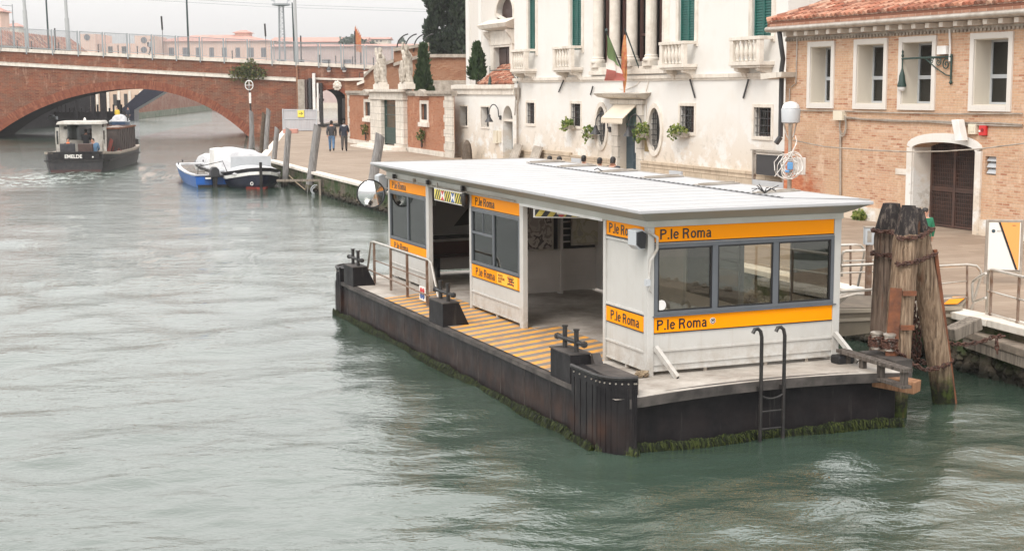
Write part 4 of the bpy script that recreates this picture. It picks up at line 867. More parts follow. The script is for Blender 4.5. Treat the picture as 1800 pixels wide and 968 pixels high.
# statues
def statue(s,label,lean,arms):
    zb=4.72; t=thing('statue',label,'statue',GF,(s,.0,zb),'statues on the gate pillars')
    m=MB(); m.box(-.95,.95,-.35,.25,0,.32); m.box(-.8,.8,-.3,.2,.322,.42); m.build('pedestal',M['stone_plain'],t,bevel=.02)
    m=MB(); prof=[(.50,0),(.52,.12),(.42,.35),(.46,.7),(.40,1.05),(.36,1.3),(.42,1.5),(.34,1.7),(.18,1.84),(.11,1.92)]
    H_=0.42; vs=[]; n=14
    for i,(r,z) in enumerate(prof):
        for k in range(n):
            a=2*PI*k/n; rr=r*(1+.13*sin(3*a+z*3.5)+.06*sin(7*a-z*5)); vs.append((lean*z*z*.09+rr*cos(a),rr*.75*sin(a),H_+z))
    fs=[(i*n+k,i*n+(k+1)%n,(i+1)*n+(k+1)%n,(i+1)*n+k) for i in range(len(prof)-1) for k in range(n)]+[tuple(range(n))[::-1],tuple(range((len(prof)-1)*n,len(prof)*n))]
    m.add(vs,fs); hx=lean*.36
    m.lathe((hx,-.02,H_+2.08),[(.02,-.2),(.11,-.13),(.15,0),(.13,.12),(.03,.2)],10)
    for A in arms: m.tube([(hx*.8+A[0][0],-.1,H_+1.68),*[(hx+p[0],-.15,H_+p[1]) for p in A[1:]]],[.13,.11,.08,.07][:len(A)],8)
    m.tube([(.25,-.3,H_+.1),(.3,-.32,H_+.8),(.1,-.36,H_+1.3)],[.12,.14,.07],7); m.tube([(-.2,-.3,H_+.1),(-.12,-.38,H_+.7),(-.05,-.33,H_+1.2)],[.13,.13,.07],7)
    m.build('figure',M['statue'],t,smooth=True)
s1=GF.f(671,150)[0]; s2=GF.f(716,150)[0]
statue(s1,'weathered white stone statue with raised arms, left of the two on the gate',-.6,[((-.3,1.6),(-.50,1.85),(-.62,2.25)),((.3,1.6),(.48,1.85),(.40,2.2))])
statue(s2,'weathered white stone statue, taller and right of the two on the gate',.2,[((-.35,1.6),(-.55,1.95),(-.40,2.4)),((.35,1.6),(.5,1.85),(.52,2.2))])
# stone bollard-like stump by the low wing
# ---------------- brick masses behind the garden wall ----------------
def at_d(x,y,d): q=WF.f(x,y,d); return (q[0],q[1])
bw=thing('stepped_wall','tall old brick wall with a stepped sloping end behind the statues','wall',WF,(0,0,0))
d=108
P=[at_d(x,y,d) for x,y in ((640,133),(655,119),(676,114),(692,104),(692,88),(700,86),(753,77),(753,98),(830,98))]
P=[(P[0][0],.9)]+P+[(P[-1][0],.9)]
face([(p[0],p[1]) for p in P],[],d,back=1.0).build('brickwork',M['brick_dark'],bw)
m=MB()
for (x0,y0),(x1,y1) in (((640,133),(655,119)),((655,119),(692,106)),((692,87),(753,77)),((753,97.5),(830,97.5)),((692,113),(755,93))):
    a=at_d(x0,y0,d);b=at_d(x1,y1,d); m.hexa([(a[0],d-.22,a[1]-.16),(b[0],d-.22,b[1]-.16),(b[0],d+1.1,b[1]-.16),(a[0],d+1.1,a[1]-.16)],[(a[0],d-.22,a[1]+.08),(b[0],d-.22,b[1]+.08),(b[0],d+1.1,b[1]+.08),(a[0],d+1.1,a[1]+.08)])
m.build('coping',M['stone_dark'],bw)
m=MB(); a=at_d(753,150,d); b=at_d(830,150,d); m.box(a[0],b[0],d-.3,d-.001,a[1]-.5,a[1]+.35); m.build('stone_band',M['stone_dark'],bw)
m=MB()
for x in (697,712,727,741): a=at_d(x,84,d); m.tube([(a[0],d,a[1]-.3)]+[(a[0]+.05+1.0*(1-cos(t_)),d-.1,a[1]+1.0*sin(t_)) for t_ in np.linspace(0,1.4,7)],.05,6)
m.build('iron_hooks',M['blackiron'],bw)
# ramp masonry between the bridge and the garden wall
rp=thing('bridge_ramp','low brick ramp walls with railing rising to the bridge behind the garden wall','wall',WF,(0,0,0))
d=121
P=[at_d(x,y,d) for x,y in ((606,156),(606,140),(640,139),(640,128),(690,126),(690,156))]; P=[(P[0][0],.9)]+P[1:5]+[(P[5][0],.9)]
face(P,[],d,back=2).build('brickwork',M['brick_dark'],rp)
m=MB(); a=at_d(632,136,d-.2); b=at_d(694,136,d-.2)
m.bar((a[0],d-.2,a[1]+.35),(b[0],d-.2,b[1]+.35),.06,.06); 
for k in range(9): x=a[0]+(b[0]-a[0])*k/8; m.bar((x,d-.2,a[1]-.4),(x,d-.2,a[1]+.37),.05,.05)
m.build('railing',M['blackiron'],rp)
m=MB()
for (x0,y0),(x1,y1) in (((606,140),(640,139)),((640,128),(692,126)),((628,148),(700,120))):
    a=at_d(x0,y0,d);b=at_d(x1,y1,d); m.hexa([(a[0],d-.3,a[1]-.12),(b[0],d-.3,b[1]-.12),(b[0],d+2.1,b[1]-.12),(a[0],d+2.1,a[1]-.12)],[(a[0],d-.3,a[1]+.1),(b[0],d-.3,b[1]+.1),(b[0],d+2.1,b[1]+.1),(a[0],d+2.1,a[1]+.1)])
m.build('coping',M['stone_plain'],rp)
for x,lab in ((578,'small hanging lantern on the bridge wall above the stone crest'),(605,'small hanging lantern at the right end of the bridge wall')):
    s,z=RF.f(x,122,-.4); t=thing('lantern',lab,'lamp',RF,(s,-.4,z)); m=MB(); m.tube([(0,.4,.9),(0,.1,.95),(0,0,.8),(0,0,.3)],.03,6); m.build('bracket',M['blackiron'],t); m=MB(); m.lathe((0,0,0),[(.28,-.1),(.27,0),(.12,.2),(.04,.35)],10); m.build('lamp_shade',M['irongrey'],t,smooth=True); m=MB(); m.lathe((0,0,-.3),[(.05,0),(.17,.06),(.2,.18)],10); m.build('globe',M['globe'],t,smooth=True)
# pilasters and boards left of the small arch
s0,_=RF.f(529,160); t=thing('white_pillars','pale posts and dark boards beside the small arch in the bridge wall','pillar',RF,(s0,0,0))
for x0,x1,y0,y1,mt,nm in ((523,537,140,228,'stone_dark','pillar'),(549,556,129,228,'wpaint','post'),(557,561,146,195,'wpaint','post'),(537,541,140,192,'darkwood','board'),(542,548,138,192,'irongrey','board'),(562,568,146,222,'blackiron','board')):
    a,z1=RF.f(x0,y0,-.5); b,z0=RF.f(x1,y1,-.5); m=MB(); m.box(a-s0,b-s0,-.75 if mt!='stone_dark' else -.4,-.003,max(z0,.9),z1); m.build(nm,M[mt],t)
# white construction barrier with arrow sign
A=GF; bx=thing('hoarding','grey white mesh hoarding with a yellow arrow sign at the canal edge','barrier',WF,(float(G(528,231,Z_QUAY)[0]),132,Z_QUAY)); ox=bx.location.x
def hp(x,y): q=WF.f(x,y,132.); return (q[0]-ox,q[1]-Z_QUAY)
m=MB(); q=[hp(498,233),hp(557,232),hp(557,193),hp(499,192)]; m.prism([(p[0],max(p[1],.02)) for p in q],'y',0,.08); m.build('sheet',pm('mesh_sheet',(.42,.40,.42),(.50,.48,.49),3,.6,stretch=(3,3,.2)),bx)
m=MB(); 
for i in range(20): x=q[0][0]+.15+(q[1][0]-q[0][0]-.3)*i/19; m.box(x-.02,x+.02,-.02,-.002,.1,q[2][1]-.05)
for z in (.08,q[2][1]*.55,q[2][1]-.05): m.box(q[0][0],q[1][0],-.05,-.021,z,z+.06)
for x in (q[0][0],q[1][0]): m.box(x-.05,x+.05,-.06,.1,0,q[2][1]+.1)
m.build('frame',M['ppale'],bx)
a=hp(523.5,206);b=hp(534.5,194); m=MB(); m.box(a[0],b[0],-.09,-.055,a[1],b[1]); sg=m.build('sign',M['yellow'],bx)
m=MB(); cx=(a[0]+b[0])/2; cz=(a[1]+b[1])/2+.02; m.box(cx-.18,cx+.05,-.095,-.091,cz-.03,cz+.03); m.prism([(cx-.01,cz-.14),(cx+.05,cz-.14),(cx+.19,cz),(cx+.05,cz+.14),(cx-.01,cz+.14),(cx+.1,cz)],'y',-.096,-.091); m.build('arrow',M['black'],sg)
a=hp(486,240); m=MB(); m.box(-.6,.6,-.5,.5,0,.35); m.solo('rubble_box',pm('pink_crate',(.5,.25,.2),rough=.7),'small pinkish box on the white stone edge beside the hoarding','box',WF,(float(G(503,236,Z_QUAY)[0]),126,Z_QUAY+.015),bevel=.02) 
# street bin and lamp inside small arch
m=MB(); x_,z_=WF.f(606,205,150.); m.box(-.45,.45,-.4,.4,0,.001); 
g_=G(568,213,Z_QUAY); t=thing('quay_lamp','small lamp post in the far quay seen through the small arch','lamp',WF,(float(WF.f(562,200,168.)[0]),168,Z_QUAY)); m=MB(); m.tube([(0,0,0),(0,0,2.6),(.15,0,2.85),(.35,0,2.7)],.05,6); m.build('post',M['blackiron'],t); m=MB(); m.lathe((.35,0,2.35),[(.03,0),(.17,.1),(.2,.3),(.05,.4)],8); m.build('lamp_shade',M['blackiron'],t)
g_=WF.f(608,185,140.); m=MB(); m.box(-.35,.35,-.1,.1,1.0,2.9); m.box(-.03,.03,-.05,.05,0,1.0); m.solo('notice_case',M['blackiron'],'dark notice case beside the right end of the small bridge arch','sign',WF,(g_[0],140.,Z_QUAY))
# ================= white palazzo =================
pz=thing('white_palazzo','large white rendered palazzo with green shutters, stone balconies and a column window','building',PF,(0,0,0))
S1=25.25
wins=[(1.62,2.66),(7.05,8.12),(17.6,18.75),(23.15,24.3)]
holes=[]
for a,b in wins: holes.append({'pts':rect(a,b,3.02,4.03),'d':.30})
sh=[(1.95,2.85),(7.05,8.25),(17.45,18.75),(22.95,24.25)]
for a,b in sh: holes.append({'pts':rect(a,b,6.45,9.1),'d':.30})
OV=[(9.95,PF.f(1059,225)[1],.50,.92),(15.45,PF.f(1152,228)[1],.52,.95)]
o1=PF.f(1058,222); o2=PF.f(1152,228); OV=[(o1[0],o1[1],.50,.86),(o2[0],o2[1],.52,.88)]
for x,z,rx,rz in OV: holes.append({'pts':ell(x,z,rx,rz),'d':.35})
DX0,DX1=12.22,13.98; holes.append({'pts':rect(DX0,DX1,1.02,3.92),'d':.35})
LX0,LX1,LZ=9.55,16.3,5.62
holes.append({'pts':rect(LX0,LX1,LZ,11.2),'d':.5})
face([(0,.9),(S1,.9),(S1,13.5),(0,13.5)],holes,0,back=14).build('wall',M['plaster'],pz)
for i,(a,b) in enumerate(wins): barred_window(pz,a,b,3.02,4.03,nx=5,nz=4,curtain=(i in(1,2,3)))
m=MB(); m.box(-.05,S1,-.10,.0,5.10,5.24); m.box(-.02,S1,-.05,0,5.02,5.098); m.build('string_course',M['stone_plain'],pz)
# plinth of stone blocks
m=MB(); m.box(0,DX0-.5,-.14,0,.9,1.62); m.box(DX1+.5,S1,-.14,0,.9,1.66); m.build('plinth',M['stone_block'],pz)
m=MB(); m.box(2.9,7.2,-.17,0,1.64,1.80); m.box(0,2.85,-.16,0,1.62,1.68); m.box(DX1+.5,S1,-.18,0,1.662,1.76); m.box(7.3,DX0-.5,-.16,0,1.62,1.70); m.build('plinth_cap',M['stone_block'],pz)
for a,b in sh:
    f=MB(); f.box(a-.22,a,-.05,.03,6.3,9.3); f.box(b,b+.22,-.05,.03,6.3,9.3); f.box(a,b,-.05,.03,9.1,9.3); w=f.build('window',M['stone_plain'],pz)
    m=MB(); m.box(a+.02,b-.02,.10,.15,6.47,9.08)
    n=26
    for k in range(n): z=6.5+2.5*k/n; m.hexa([(a+.1,.06,z),(b-.1,.06,z),(b-.1,.098,z+.07),(a+.1,.098,z+.07)],[(a+.1,.075,z+.01),(b-.1,.075,z+.01),(b-.1,.099,z+.085),(a+.1,.099,z+.085)])
    c=(a+b)/2
    for x0,x1 in ((a+.02,a+.1),(c-.05,c-.005),(c+.005,c+.05),(b-.1,b-.02)): m.box(x0,x1,.05,.099,6.47,9.08)
    m.build('shutter',M['shutter'],w)
# balconies
balprof=[(.055,0),(.075,.03),(.05,.07),(.045,.12),(.085,.24),(.10,.33),(.085,.44),(.05,.62),(.045,.68),(.07,.73),(.05,.78)]
bal_me=None
def balcony(a,b,z0,z1):
    global bal_me
    m=MB(); m.box(a,b,-.62,0,z0+.20,z0+.33); m.box(a+.06,b-.06,-.56,0,z0+.12,z0+.198); m.box(a,b,-.62,-.40,z1-.12,z1)
    for x in (a+.03,b-.25): m.box(x,x+.22,-.60,-.42,z0+.332,z1-.122); m.box(x,x+.22,-.418,-.0,z1-.12,z1)
    m.build_=0; bc=m.build('balcony',M['stone_plain'],pz,bevel=.01)
    for x in (a+.18,b-.42):
        k=MB(); k.prism([(-.0,z0-.25),(-.12,z0-.22),(-.22,z0-.05),(-.48,z0+.02),(-.5,z0+.118),(0,z0+.118)],'x',x,x+.24); k.build('corbel',M['stone_plain'],bc)
    H_=z1-.125-(z0+.335)
    if bal_me is None:
        q=MB(); q.lathe((0,0,0),[(r,z/.78) for r,z in balprof],8); bal_me=q.mesh('baluster',M['stone_plain'])
        for p in bal_me.polygons: p.use_smooth=True
    n=max(4,int((b-a-.5)/.29))
    for i in range(n):
        o=ob('baluster',bal_me,bc); o.location=(a+.30+(b-a-.60)*(i+.5)/n,-.5,z0+.335); o.scale=(1,1,H_)
    return bc
for (a,b) in ((.95,2.95),(6.25,8.4),(16.9,18.95),(22.35,24.45)): balcony(a,b,5.34 if a<10 else 5.30,6.62 if a<10 else 6.50)
# oval windows
for i,(x,z,rx,rz) in enumerate(OV):
    e=ell(x,z,rx,rz); m=ringpoly(e,ell(x,z,rx+.20,rz+.20),-.07,.03,MB()); w=m.build('window',M['stone_plain'],pz,smooth=True)
    m=plug(ell(x,z,rx+.01,rz+.01),.31); m.build('pane',M['darkglass'],w); m=plug(ell(x,z,rx+.01,rz+.01),.40); m.build('blind',M['interior'],w)
    m=MB()
    for k in range(-2,3): h=rz*math.sqrt(1-(k/3.)**2); m.box(x+k*rx/3-.014,x+k*rx/3+.014,.06,.09,z-h,z+h)
    for k in range(-3,4): h=rx*math.sqrt(1-(k/4.)**2); m.box(x-h,x+h,.065,.085,z+k*rz/4-.012,z+k*rz/4+.012)
    m.box(x-.03,x+.03,.25,.30,z-rz*.98,z+rz*.98); m.build('grille',M['irongrey'],w)
# columned window
m=MB(); m.box(LX0-.25,LX1+.25,-.16,.5,LZ-.32,LZ-.14); m.box(LX0-.15,LX1+.15,-.10,.5,LZ-.14,LZ); lg=m.build('column_window',M['stone_plain'],pz,bevel=.015)
cols=[LX0+.12,11.45,12.98,14.53,LX1-.12]
cols=[PF.f(x,60)[0] for x in (1050,1079,1109,1143,1172)]
for i,x in enumerate(cols):
    m=MB(); m.box(x-.36,x+.36,-.2,.42,LZ,LZ+.20); m.lathe((x,.05,LZ+.2),[(.33,0),(.35,.05),(.33,.12),(.27,.16),(.28,.22),(.24,.26),(.235,3.5),(.22,4.6)],18)
    m.build('column',M['stone_plain'],lg,smooth=True)
for i in range(4):
    a,b=cols[i]+.30,cols[i+1]-.30; m=MB(); m.box(a-.06,a+.06,.30,.42,LZ+.02,10.9); m.box(b-.06,b+.06,.30,.42,LZ+.02,10.9); m.box(a+.06,b-.06,.30,.42,LZ+.02,LZ+.14); m.box(a+.06,b-.06,.31,.41,LZ+1.25,LZ+1.35)
    c=b-.26; m.box(c-.045,c+.045,.315,.405,LZ+.14,10.9); f=m.build('casement',M['brownframe'],lg)
    m=MB(); m.box(a+.06,b-.06,.40,.405,LZ+.14,10.9); m.build('pane',M['clearglass'],f)
    m=MB(); n=14
    w_=(b-a)*.62
    vs=[(a+.1+w_*k/n,.45+.02*(k%2),z) for z in (LZ+.2,10.8) for k in range(n+1)]; m.add(vs,[(k,k+1,n+2+k,n+1+k) for k in range(n)]); m.build('curtain',M['curtain'],f,fix=False)
m=MB(); m.box(LX0-.1,LX1+.1,.70,.74,LZ-.1,11.3); m.build('room_backdrop',M['dark'],lg)
# entrance
m=MB(); m.box(DX0-.62,DX0,-.12,.03,.95,4.05); m.box(DX1,DX1+.5,-.12,.03,.95,4.05); m.box(DX0,DX1,-.12,.03,3.92,4.05); m.box(DX0-.72,DX1+.62,-.16,.03,4.052,4.25)
m.hexa([(DX0-1.3,-.5,4.36),(DX1+1.0,-.5,4.36),(DX1+.7,.0,4.252),(DX0-1.0,.0,4.252)],[(DX0-1.45,-.62,4.50),(DX1+1.15,-.62,4.50),(DX1+1.15,.0,4.55),(DX0-1.45,.0,4.55)])
dr=m.build('doorway',M['stone'],pz,bevel=.015)
m=MB(); m.box(DX0,DX1,.30,.34,1.0,3.15); 
for x0,x1 in ((DX0+.08,DX0+.82),(DX0+.94,DX1-.08)):
    for z0,z1 in ((1.1,1.65),(1.75,2.3),(2.4,3.05)): m.box(x0+.06,x1-.06,.275,.299,z0,z1)
m.build('door',M['teal'],dr); m=MB(); m.box(DX0,DX1,.28,.36,3.152,3.24)
for k in range(5): x=DX0+(DX1-DX0)*k/4; m.box(x-.03,x+.03,.27,.279,3.24,3.9)
m.box(DX0,DX1,.34,.36,3.24,3.92); m.build('transom',pm('teal_transom',(.10,.20,.21),rough=.5),dr)
m=MB(); x=DX0+.9; m.box(x,x+.42,.26,.274,2.02,2.52); m.build('notice',M['flagW'],dr)
# awning
aw=MB(); a,b=DX0-.28,DX1+.02; n=12
for k in range(n):
    x0=a+(b-a)*k/n; x1=a+(b-a)*(k+1)/n; aw.hexa([(x0,-.13,4.02),(x1,-.13,4.02),(x1,-.75,3.45),(x0,-.75,3.45)],[(x0,-.13,4.05),(x1,-.13,4.05),(x1,-.78,3.48),(x0,-.78,3.48)])
    xm=(x0+x1)/2; aw.prism([(x0,3.46),(x1,3.46),(x1,3.32),(xm+.03,3.25),(xm-.03,3.25),(x0,3.32)],'y',-.775,-.755)
aw.build('awning',pm('cream_awning',(.66,.58,.47),rough=.8),dr)
# brass plate and camera
m=MB(); x=DX1+.62; m.box(x,x+.42,-.04,.0,2.15,2.62); m.build('brass_plate',pm('brass_plate',(.30,.22,.09),rough=.4,metal=.6),pz)
m=MB(); m.box(11.15,11.35,-.3,0,4.72-.38,4.50-.02); m.build('small_camera',M['irongrey'],pz)
for (xa,ya,xb,yb) in ((994,140,984,162),(1045,152,1040,167),(1216,140,1224,172),(1319,140,1309,173)):
    a=PF.f(xa,ya);b=PF.f(xb,yb); m=MB(); m.bar((a[0],-.08,a[1]),(b[0],-.06,b[1]),.05,.05); m.build('iron_tie',M['irongrey'],pz)
m=MB(); a=PF.f(1085,150); m.tube([(PF.f(x,y)[0],-.03,PF.f(x,y)[1]) for x,y in ((1137,128),(1142,140),(1137,160),(1137,215))],.02,5); m.tube([(PF.f(x,y)[0],-.03,PF.f(x,y)[1]) for x,y in ((1135,128),(1120,150),(1100,158),(1090,156))],.015,5); m.build('cable',M['stone_plain'],pz)
# drain pipe at the left edge
m=MB(); xa=PF.f(914,180)[0]; m.tube([(xa+.12,-.12,5.0),(xa+.12,-.14,4.2),(xa,-.14,3.9),(xa,-.14,.95)],.06,8); m.lathe((xa-.05,-.14,4.35),[(.02,-.2),(.12,0),(.16,.3),(.17,.42)],8); m.tube([(xa-.25,-.1,4.6),(xa-.3,-.12,3.9),(xa-.4,-.12,3.4)],.035,6); m.build('drain_pipe',M['galv'],pz,smooth=True)
# window boxes
def wbox_plant(s,z,w,h,lab,n=170,y=-.25,grp='planted window boxes on the palazzo'):
    t=thing('window_box',lab,'plant',PF,(s,y,z),grp); m=MB(); m.box(-w/2*.75,w/2*.75,-.11,.11,-.02,.16); m.build('planter',M['stone_dark'],t)
    m=MB(); leaves(m,blob(0,-.05,.25,w*.5,.25,h*.5,n),.13); leaves(m,blob(-w*.28,-.12,.05,w*.22,.15,h*.45,n//3),.12); m.build('foliage',M['shrub'],t,fix=False)
wbox_plant(7.35,2.90,1.0,.42,'small yellow green window box under the barred window left of the oval windows')
o=OV[0]; wbox_plant(o[0]-.62,o[1]-.50,.9,.6,'leafy planter on the left oval window beside the blue door')
o=OV[1]; wbox_plant(o[0]-.62,o[1]-.32,1.15,.75,'bushy planter on the right oval window beside the blue door',230)
wbox_plant(18.0,2.86,1.3,.38,'long yellow green window box right of the right oval window')
goose_lamp(PF,PF.f(1071,225)[0]+.15,PF.f(1071,225)[1]-.1,'grey gooseneck wall lamp over the left oval window',None)
goose_lamp(PF,PF.f(1130,228)[0]+.15,PF.f(1130,228)[1]-.1,'grey gooseneck wall lamp between the blue door and the right oval window',None)
# flags
fp=thing('italian_flag','green white and red flag hanging from an angled pole over the blue door','flag',PF,(PF.f(1101,137)[0],-.05,PF.f(1101,137)[1]))
top=PF.f(1066,57,-1.6); tx=top[0]-fp.location.x*0; s0=PF.f(1101,137)[0]; z0=PF.f(1101,137)[1]
tp=(top[0]-s0,-1.55,top[1]-z0)
m=MB(); m.tube([(0,0,0),tp],.035,8); m.lathe((tp[0],tp[1],tp[2]),[(.02,0),(.07,.06),(.05,.13),(.0,.18)],8); m.build('pole',M['poledark'],fp,smooth=True)
def cloth(par,name,mat,p_top,w0,w1,u0,u1,L0,L1,folds=3,side=1):
    """hanging strip between widths u0..u1 of the gathered flag"""
    m=MB(); nu,nv=10,14; vs=[]
    for j in range(nv+1):
        t=j/nv
        for i in range(nu+1):
            u=u0+(u1-u0)*i/nu; w=w0+(w1-w0)*t
            x=p_top[0]+side*u*w; y=p_top[1]+.10*sin(u*folds*2*PI+t*1.5); z=p_top[2]-(L0+(L1-L0)*u)*t-.55*u*(1 if side>0 else 0)*0-u*.35*(1-t)
            vs.append((x,y,z))
    m.add(vs,[(j*(nu+1)+i,j*(nu+1)+i+1,(j+1)*(nu+1)+i+1,(j+1)*(nu+1)+i) for j in range(nv) for i in range(nu)]); return m.build(name,M[mat],par,smooth=False,fix=False)
# flag hangs by its hoist along the pole: green near the pole, then white, red at the drooping end
def flagmesh():
    nu,nv=24,16; vs=[]; P0=Vector(tp)*.97; P1=Vector(tp)*.50
    for j in range(nv+1):
        t=j/nv; h=P0.lerp(P1,t)
        for i in range(nu+1):
            u=i/nu; drop=1.9*u**.9*(1-.45*t); x=h.x*(1-u)+(tp[0]-.16+.22*t)*u; 
            vs.append((x+.05*sin(u*9+t*3),h.y+.10*sin(t*11+u*4)*u,h.z-drop+.0))
    m=MB()
    for j in range(nv):
        for i in range(nu):
            m.f.append([j*(nu+1)+i,j*(nu+1)+i+1,(j+1)*(nu+1)+i+1,(j+1)*(nu+1)+i]); m.m.append(0 if i<10 else (1 if i<17 else 2)); m.r.append(.5)
    m.v=vs; return m
flagmesh().build('flag',[M['flagG'],M['flagW'],M['flagR']],fp,smooth=True,fix=False)
f2=PF.f(1098,55,-.7); t2=thing('orange_flag','furled orange and red flag hanging straight beside the green white and red flag','flag',PF,(f2[0],-.7,f2[1]))
m=MB(); m.tube([(0,0,.1),(.1,.7,-1.7)],.03,6); m.build('pole',M['poledark'],t2)
m=MB(); nv=22
for j in range(nv):
    z0_,z1_=-.15-2.35*j/nv,-.15-2.35*(j+1)/nv; r0=.05+.16*sin(PI*min(1,(j)/nv*1.05)); r1=.05+.16*sin(PI*min(1,(j+1)/nv*1.05))
    n=9; vs=[(r0*(1+.4*sin(3*a_+j*.3))*cos(a_)*.9,r0*.5*sin(a_),z0_) for a_ in np.linspace(0,2*PI,n,endpoint=False)]+[(r1*(1+.4*sin(3*a_+(j+1)*.3))*cos(a_)*.9,r1*.5*sin(a_),z1_) for a_ in np.linspace(0,2*PI,n,endpoint=False)]
    m.add(vs,[(k,(k+1)%n,n+(k+1)%n,n+k) for k in range(n)])
m.build('flag',M['flagO'],t2,smooth=False)
# ================= portal block behind the low wing =================
pt=thing('portal_house','cream set back facade with an arched window over a bracketed stone doorway','building',PF,(0,0,0)); PB=2.2
def PP(x,y): return PF.f(x,y,PB)
L=PP(822,100)[0]; L2=PP(844,100)[0]
dx0,dx1=PP(871,110)[0],PP(899,110)[0]; dz1=PP(885,83)[1]; dz0=PP(885,140)[1]
ax0,ax1=PP(874,20)[0],PP(903,20)[0]; az0=PP(888,42)[1]; azt=PP(888,-6)[1]; azs=az0+(azt-az0)*.42
holes=[{'pts':rect(dx0,dx1,dz0,dz1),'d':.3},{'pts':[(ax0,az0),(ax1,az0),(ax1,azs)]+[((ax0+ax1)/2+(ax1-ax0)/2*cos(a),azs+(azt-azs)*sin(a)) for a in np.linspace(.12,PI-.0,14)],'d':.35}]
R0=-.005
face([(L,.9),(R0+1.5,.9),(R0+1.5,13.4),(L,13.4)],holes,PB,back=10).build('wall',M['plaster2'],pt)
m=MB(); m.box(L-.02,L+.55,PB-.10,PB,.9,13.4); m.box(L2-.1,L2+.35,PB-.06,PB,.9,13.4); m.build('pilaster',M['plaster'],pt)
m=MB(); m.box(dx0-.02,dx1+.02,PB+.24,PB+.28,dz0,dz1); c=(dx0+dx1)/2
for a,b in ((dx0+.08,c-.05),(c+.05,dx1-.08)):
    for z0_,z1_ in ((dz0+.2,dz0+.8),(dz0+.9,dz1-.1)): m.box(a,b,PB+.2,PB+.239,z0_,z1_)
m.build('door',M['darkwood'],pt)
m=plug(holes[1]['pts'],PB+.3,PB+.34); m.build('arched_window',M['darkwood'],pt)
ho=holes[1]['pts']; m=ringpoly(ho[1:],grow(ho,.26)[1:],PB-.08,PB+.03,MB()); m.v=m.v; m.build('arch_moulding',M['stone_plain'],pt)
m=MB(); m.box(dx0-.5,dx0,PB-.12,PB,dz0,dz1+.9); m.box(dx1,dx1+.4,PB-.12,PB,dz0,dz1+.9); m.box(dx0,dx1,PB-.12,PB,dz1,dz1+.9); m.box(dx0-.35,dx1+.3,PB-.16,PB-.121,dz1+.12,dz1+.22)
m.hexa([(dx0-1.0,PB-.6,dz1+1.05),(dx1+.75,PB-.6,dz1+1.05),(dx1+.45,PB,dz1+.9),(dx0-.7,PB,dz1+.9)],[(dx0-1.15,PB-.7,dz1+1.25),(dx1+.9,PB-.7,dz1+1.25),(dx1+.9,PB,dz1+1.55),(dx0-1.15,PB,dz1+1.55)])
m.build('doorway',M['stone_plain'],pt)
for x in (dx0-.75,dx1+.28):
    m=MB(); m.prism([(PB,dz1+.1),(PB-.12,dz1+.15),(PB-.2,dz1+.45),(PB-.45,dz1+.75),(PB-.5,dz1+.898),(PB,dz1+.898)],'x',x,x+.25); m.build('corbel',M['stone_plain'],pt)
# ================= low white wing =================
wg=thing('low_wing','low white wing with a tiled lean-to roof and a small arched doorway','building',PF,(0,0,0))
wl=PF.f(799,200)[0]; ww=[(PF.f(809,200)[0],PF.f(822,200)[0]),(PF.f(846,205)[0],PF.f(860,205)[0])]
wz0,wz1=PF.f(815,221)[1],PF.f(815,187)[1]; d0,d1=PF.f(884,230)[0],PF.f(901,230)[0]; dzs=PF.f(893,211)[1]; dzt=PF.f(893,186)[1]
holes=[{'pts':rect(a,b,wz0,wz1),'d':.4} for a,b in ww]+[{'pts':archp(d0,d1,.97,dzs,dzt),'d':.55}]
v0,v1=PF.f(903.5,240)[0],PF.f(909.5,240)[0]
face([(wl,.9),(-.01,.9),(-.01,4.95),(wl,4.95)],holes,0,back=2.1).build('wall',M['plaster'],wg)
m=MB(); m.box(wl-.05,-.02,-.18,0,4.72,4.93); m.box(wl,-.02,-.08,0,4.42,4.718); m.build('cornice',M['stone_plain'],wg)
for a,b in ww:
    m=MB(); m.box(a-.08,a,-.03,.02,wz0-.08,wz1+.08); m.box(b,b+.08,-.03,.02,wz0-.08,wz1+.08); m.box(a,b,-.03,.02,wz1,wz1+.08); m.box(a,b,-.05,.02,wz0-.08,wz0); w=m.build('window',M['stone_plain'],wg)
    m=MB(); m.box(a,b,.37,.39,wz0,wz1); m.build('pane',M['dark'],w); m=MB(); grille(m,a,b,wz0,wz1,.32,6,4,.014); m.build('grille',M['irongrey'],w)
a_=archp(d0,d1,.97,dzs,dzt); m=MB(); m.box(d0+.0,d1,.50,.54,.97,dzs-.08); dd=m.build('door',M['teal'],wg); m=MB(); m.box(d0,d1,.06,.5,dzs-.08,dzs+.04); m.build('lintel',M['stone_plain'],dd)
m=MB(); m.prism(archp(d0,d1,dzs+.04,dzs+.05,dzt),'y',.50,.53); m.build('fanlight',M['dark'],dd); m=MB(); grille(m,d0,d1,dzs+.04,dzs+.5,.45,4,2); m.build('grille',M['irongrey'],dd)
for s,z in ((PF.f(874,240)[0],PF.f(874,240)[1]),): 
    m=MB(); m.box(s-.25,s+.25,-.14,0,z-.35,z+.3); m.box(s+.4,s+.6,-.1,0,z-.3,z+.3); m.build('meter_box',M['cream'],wg)
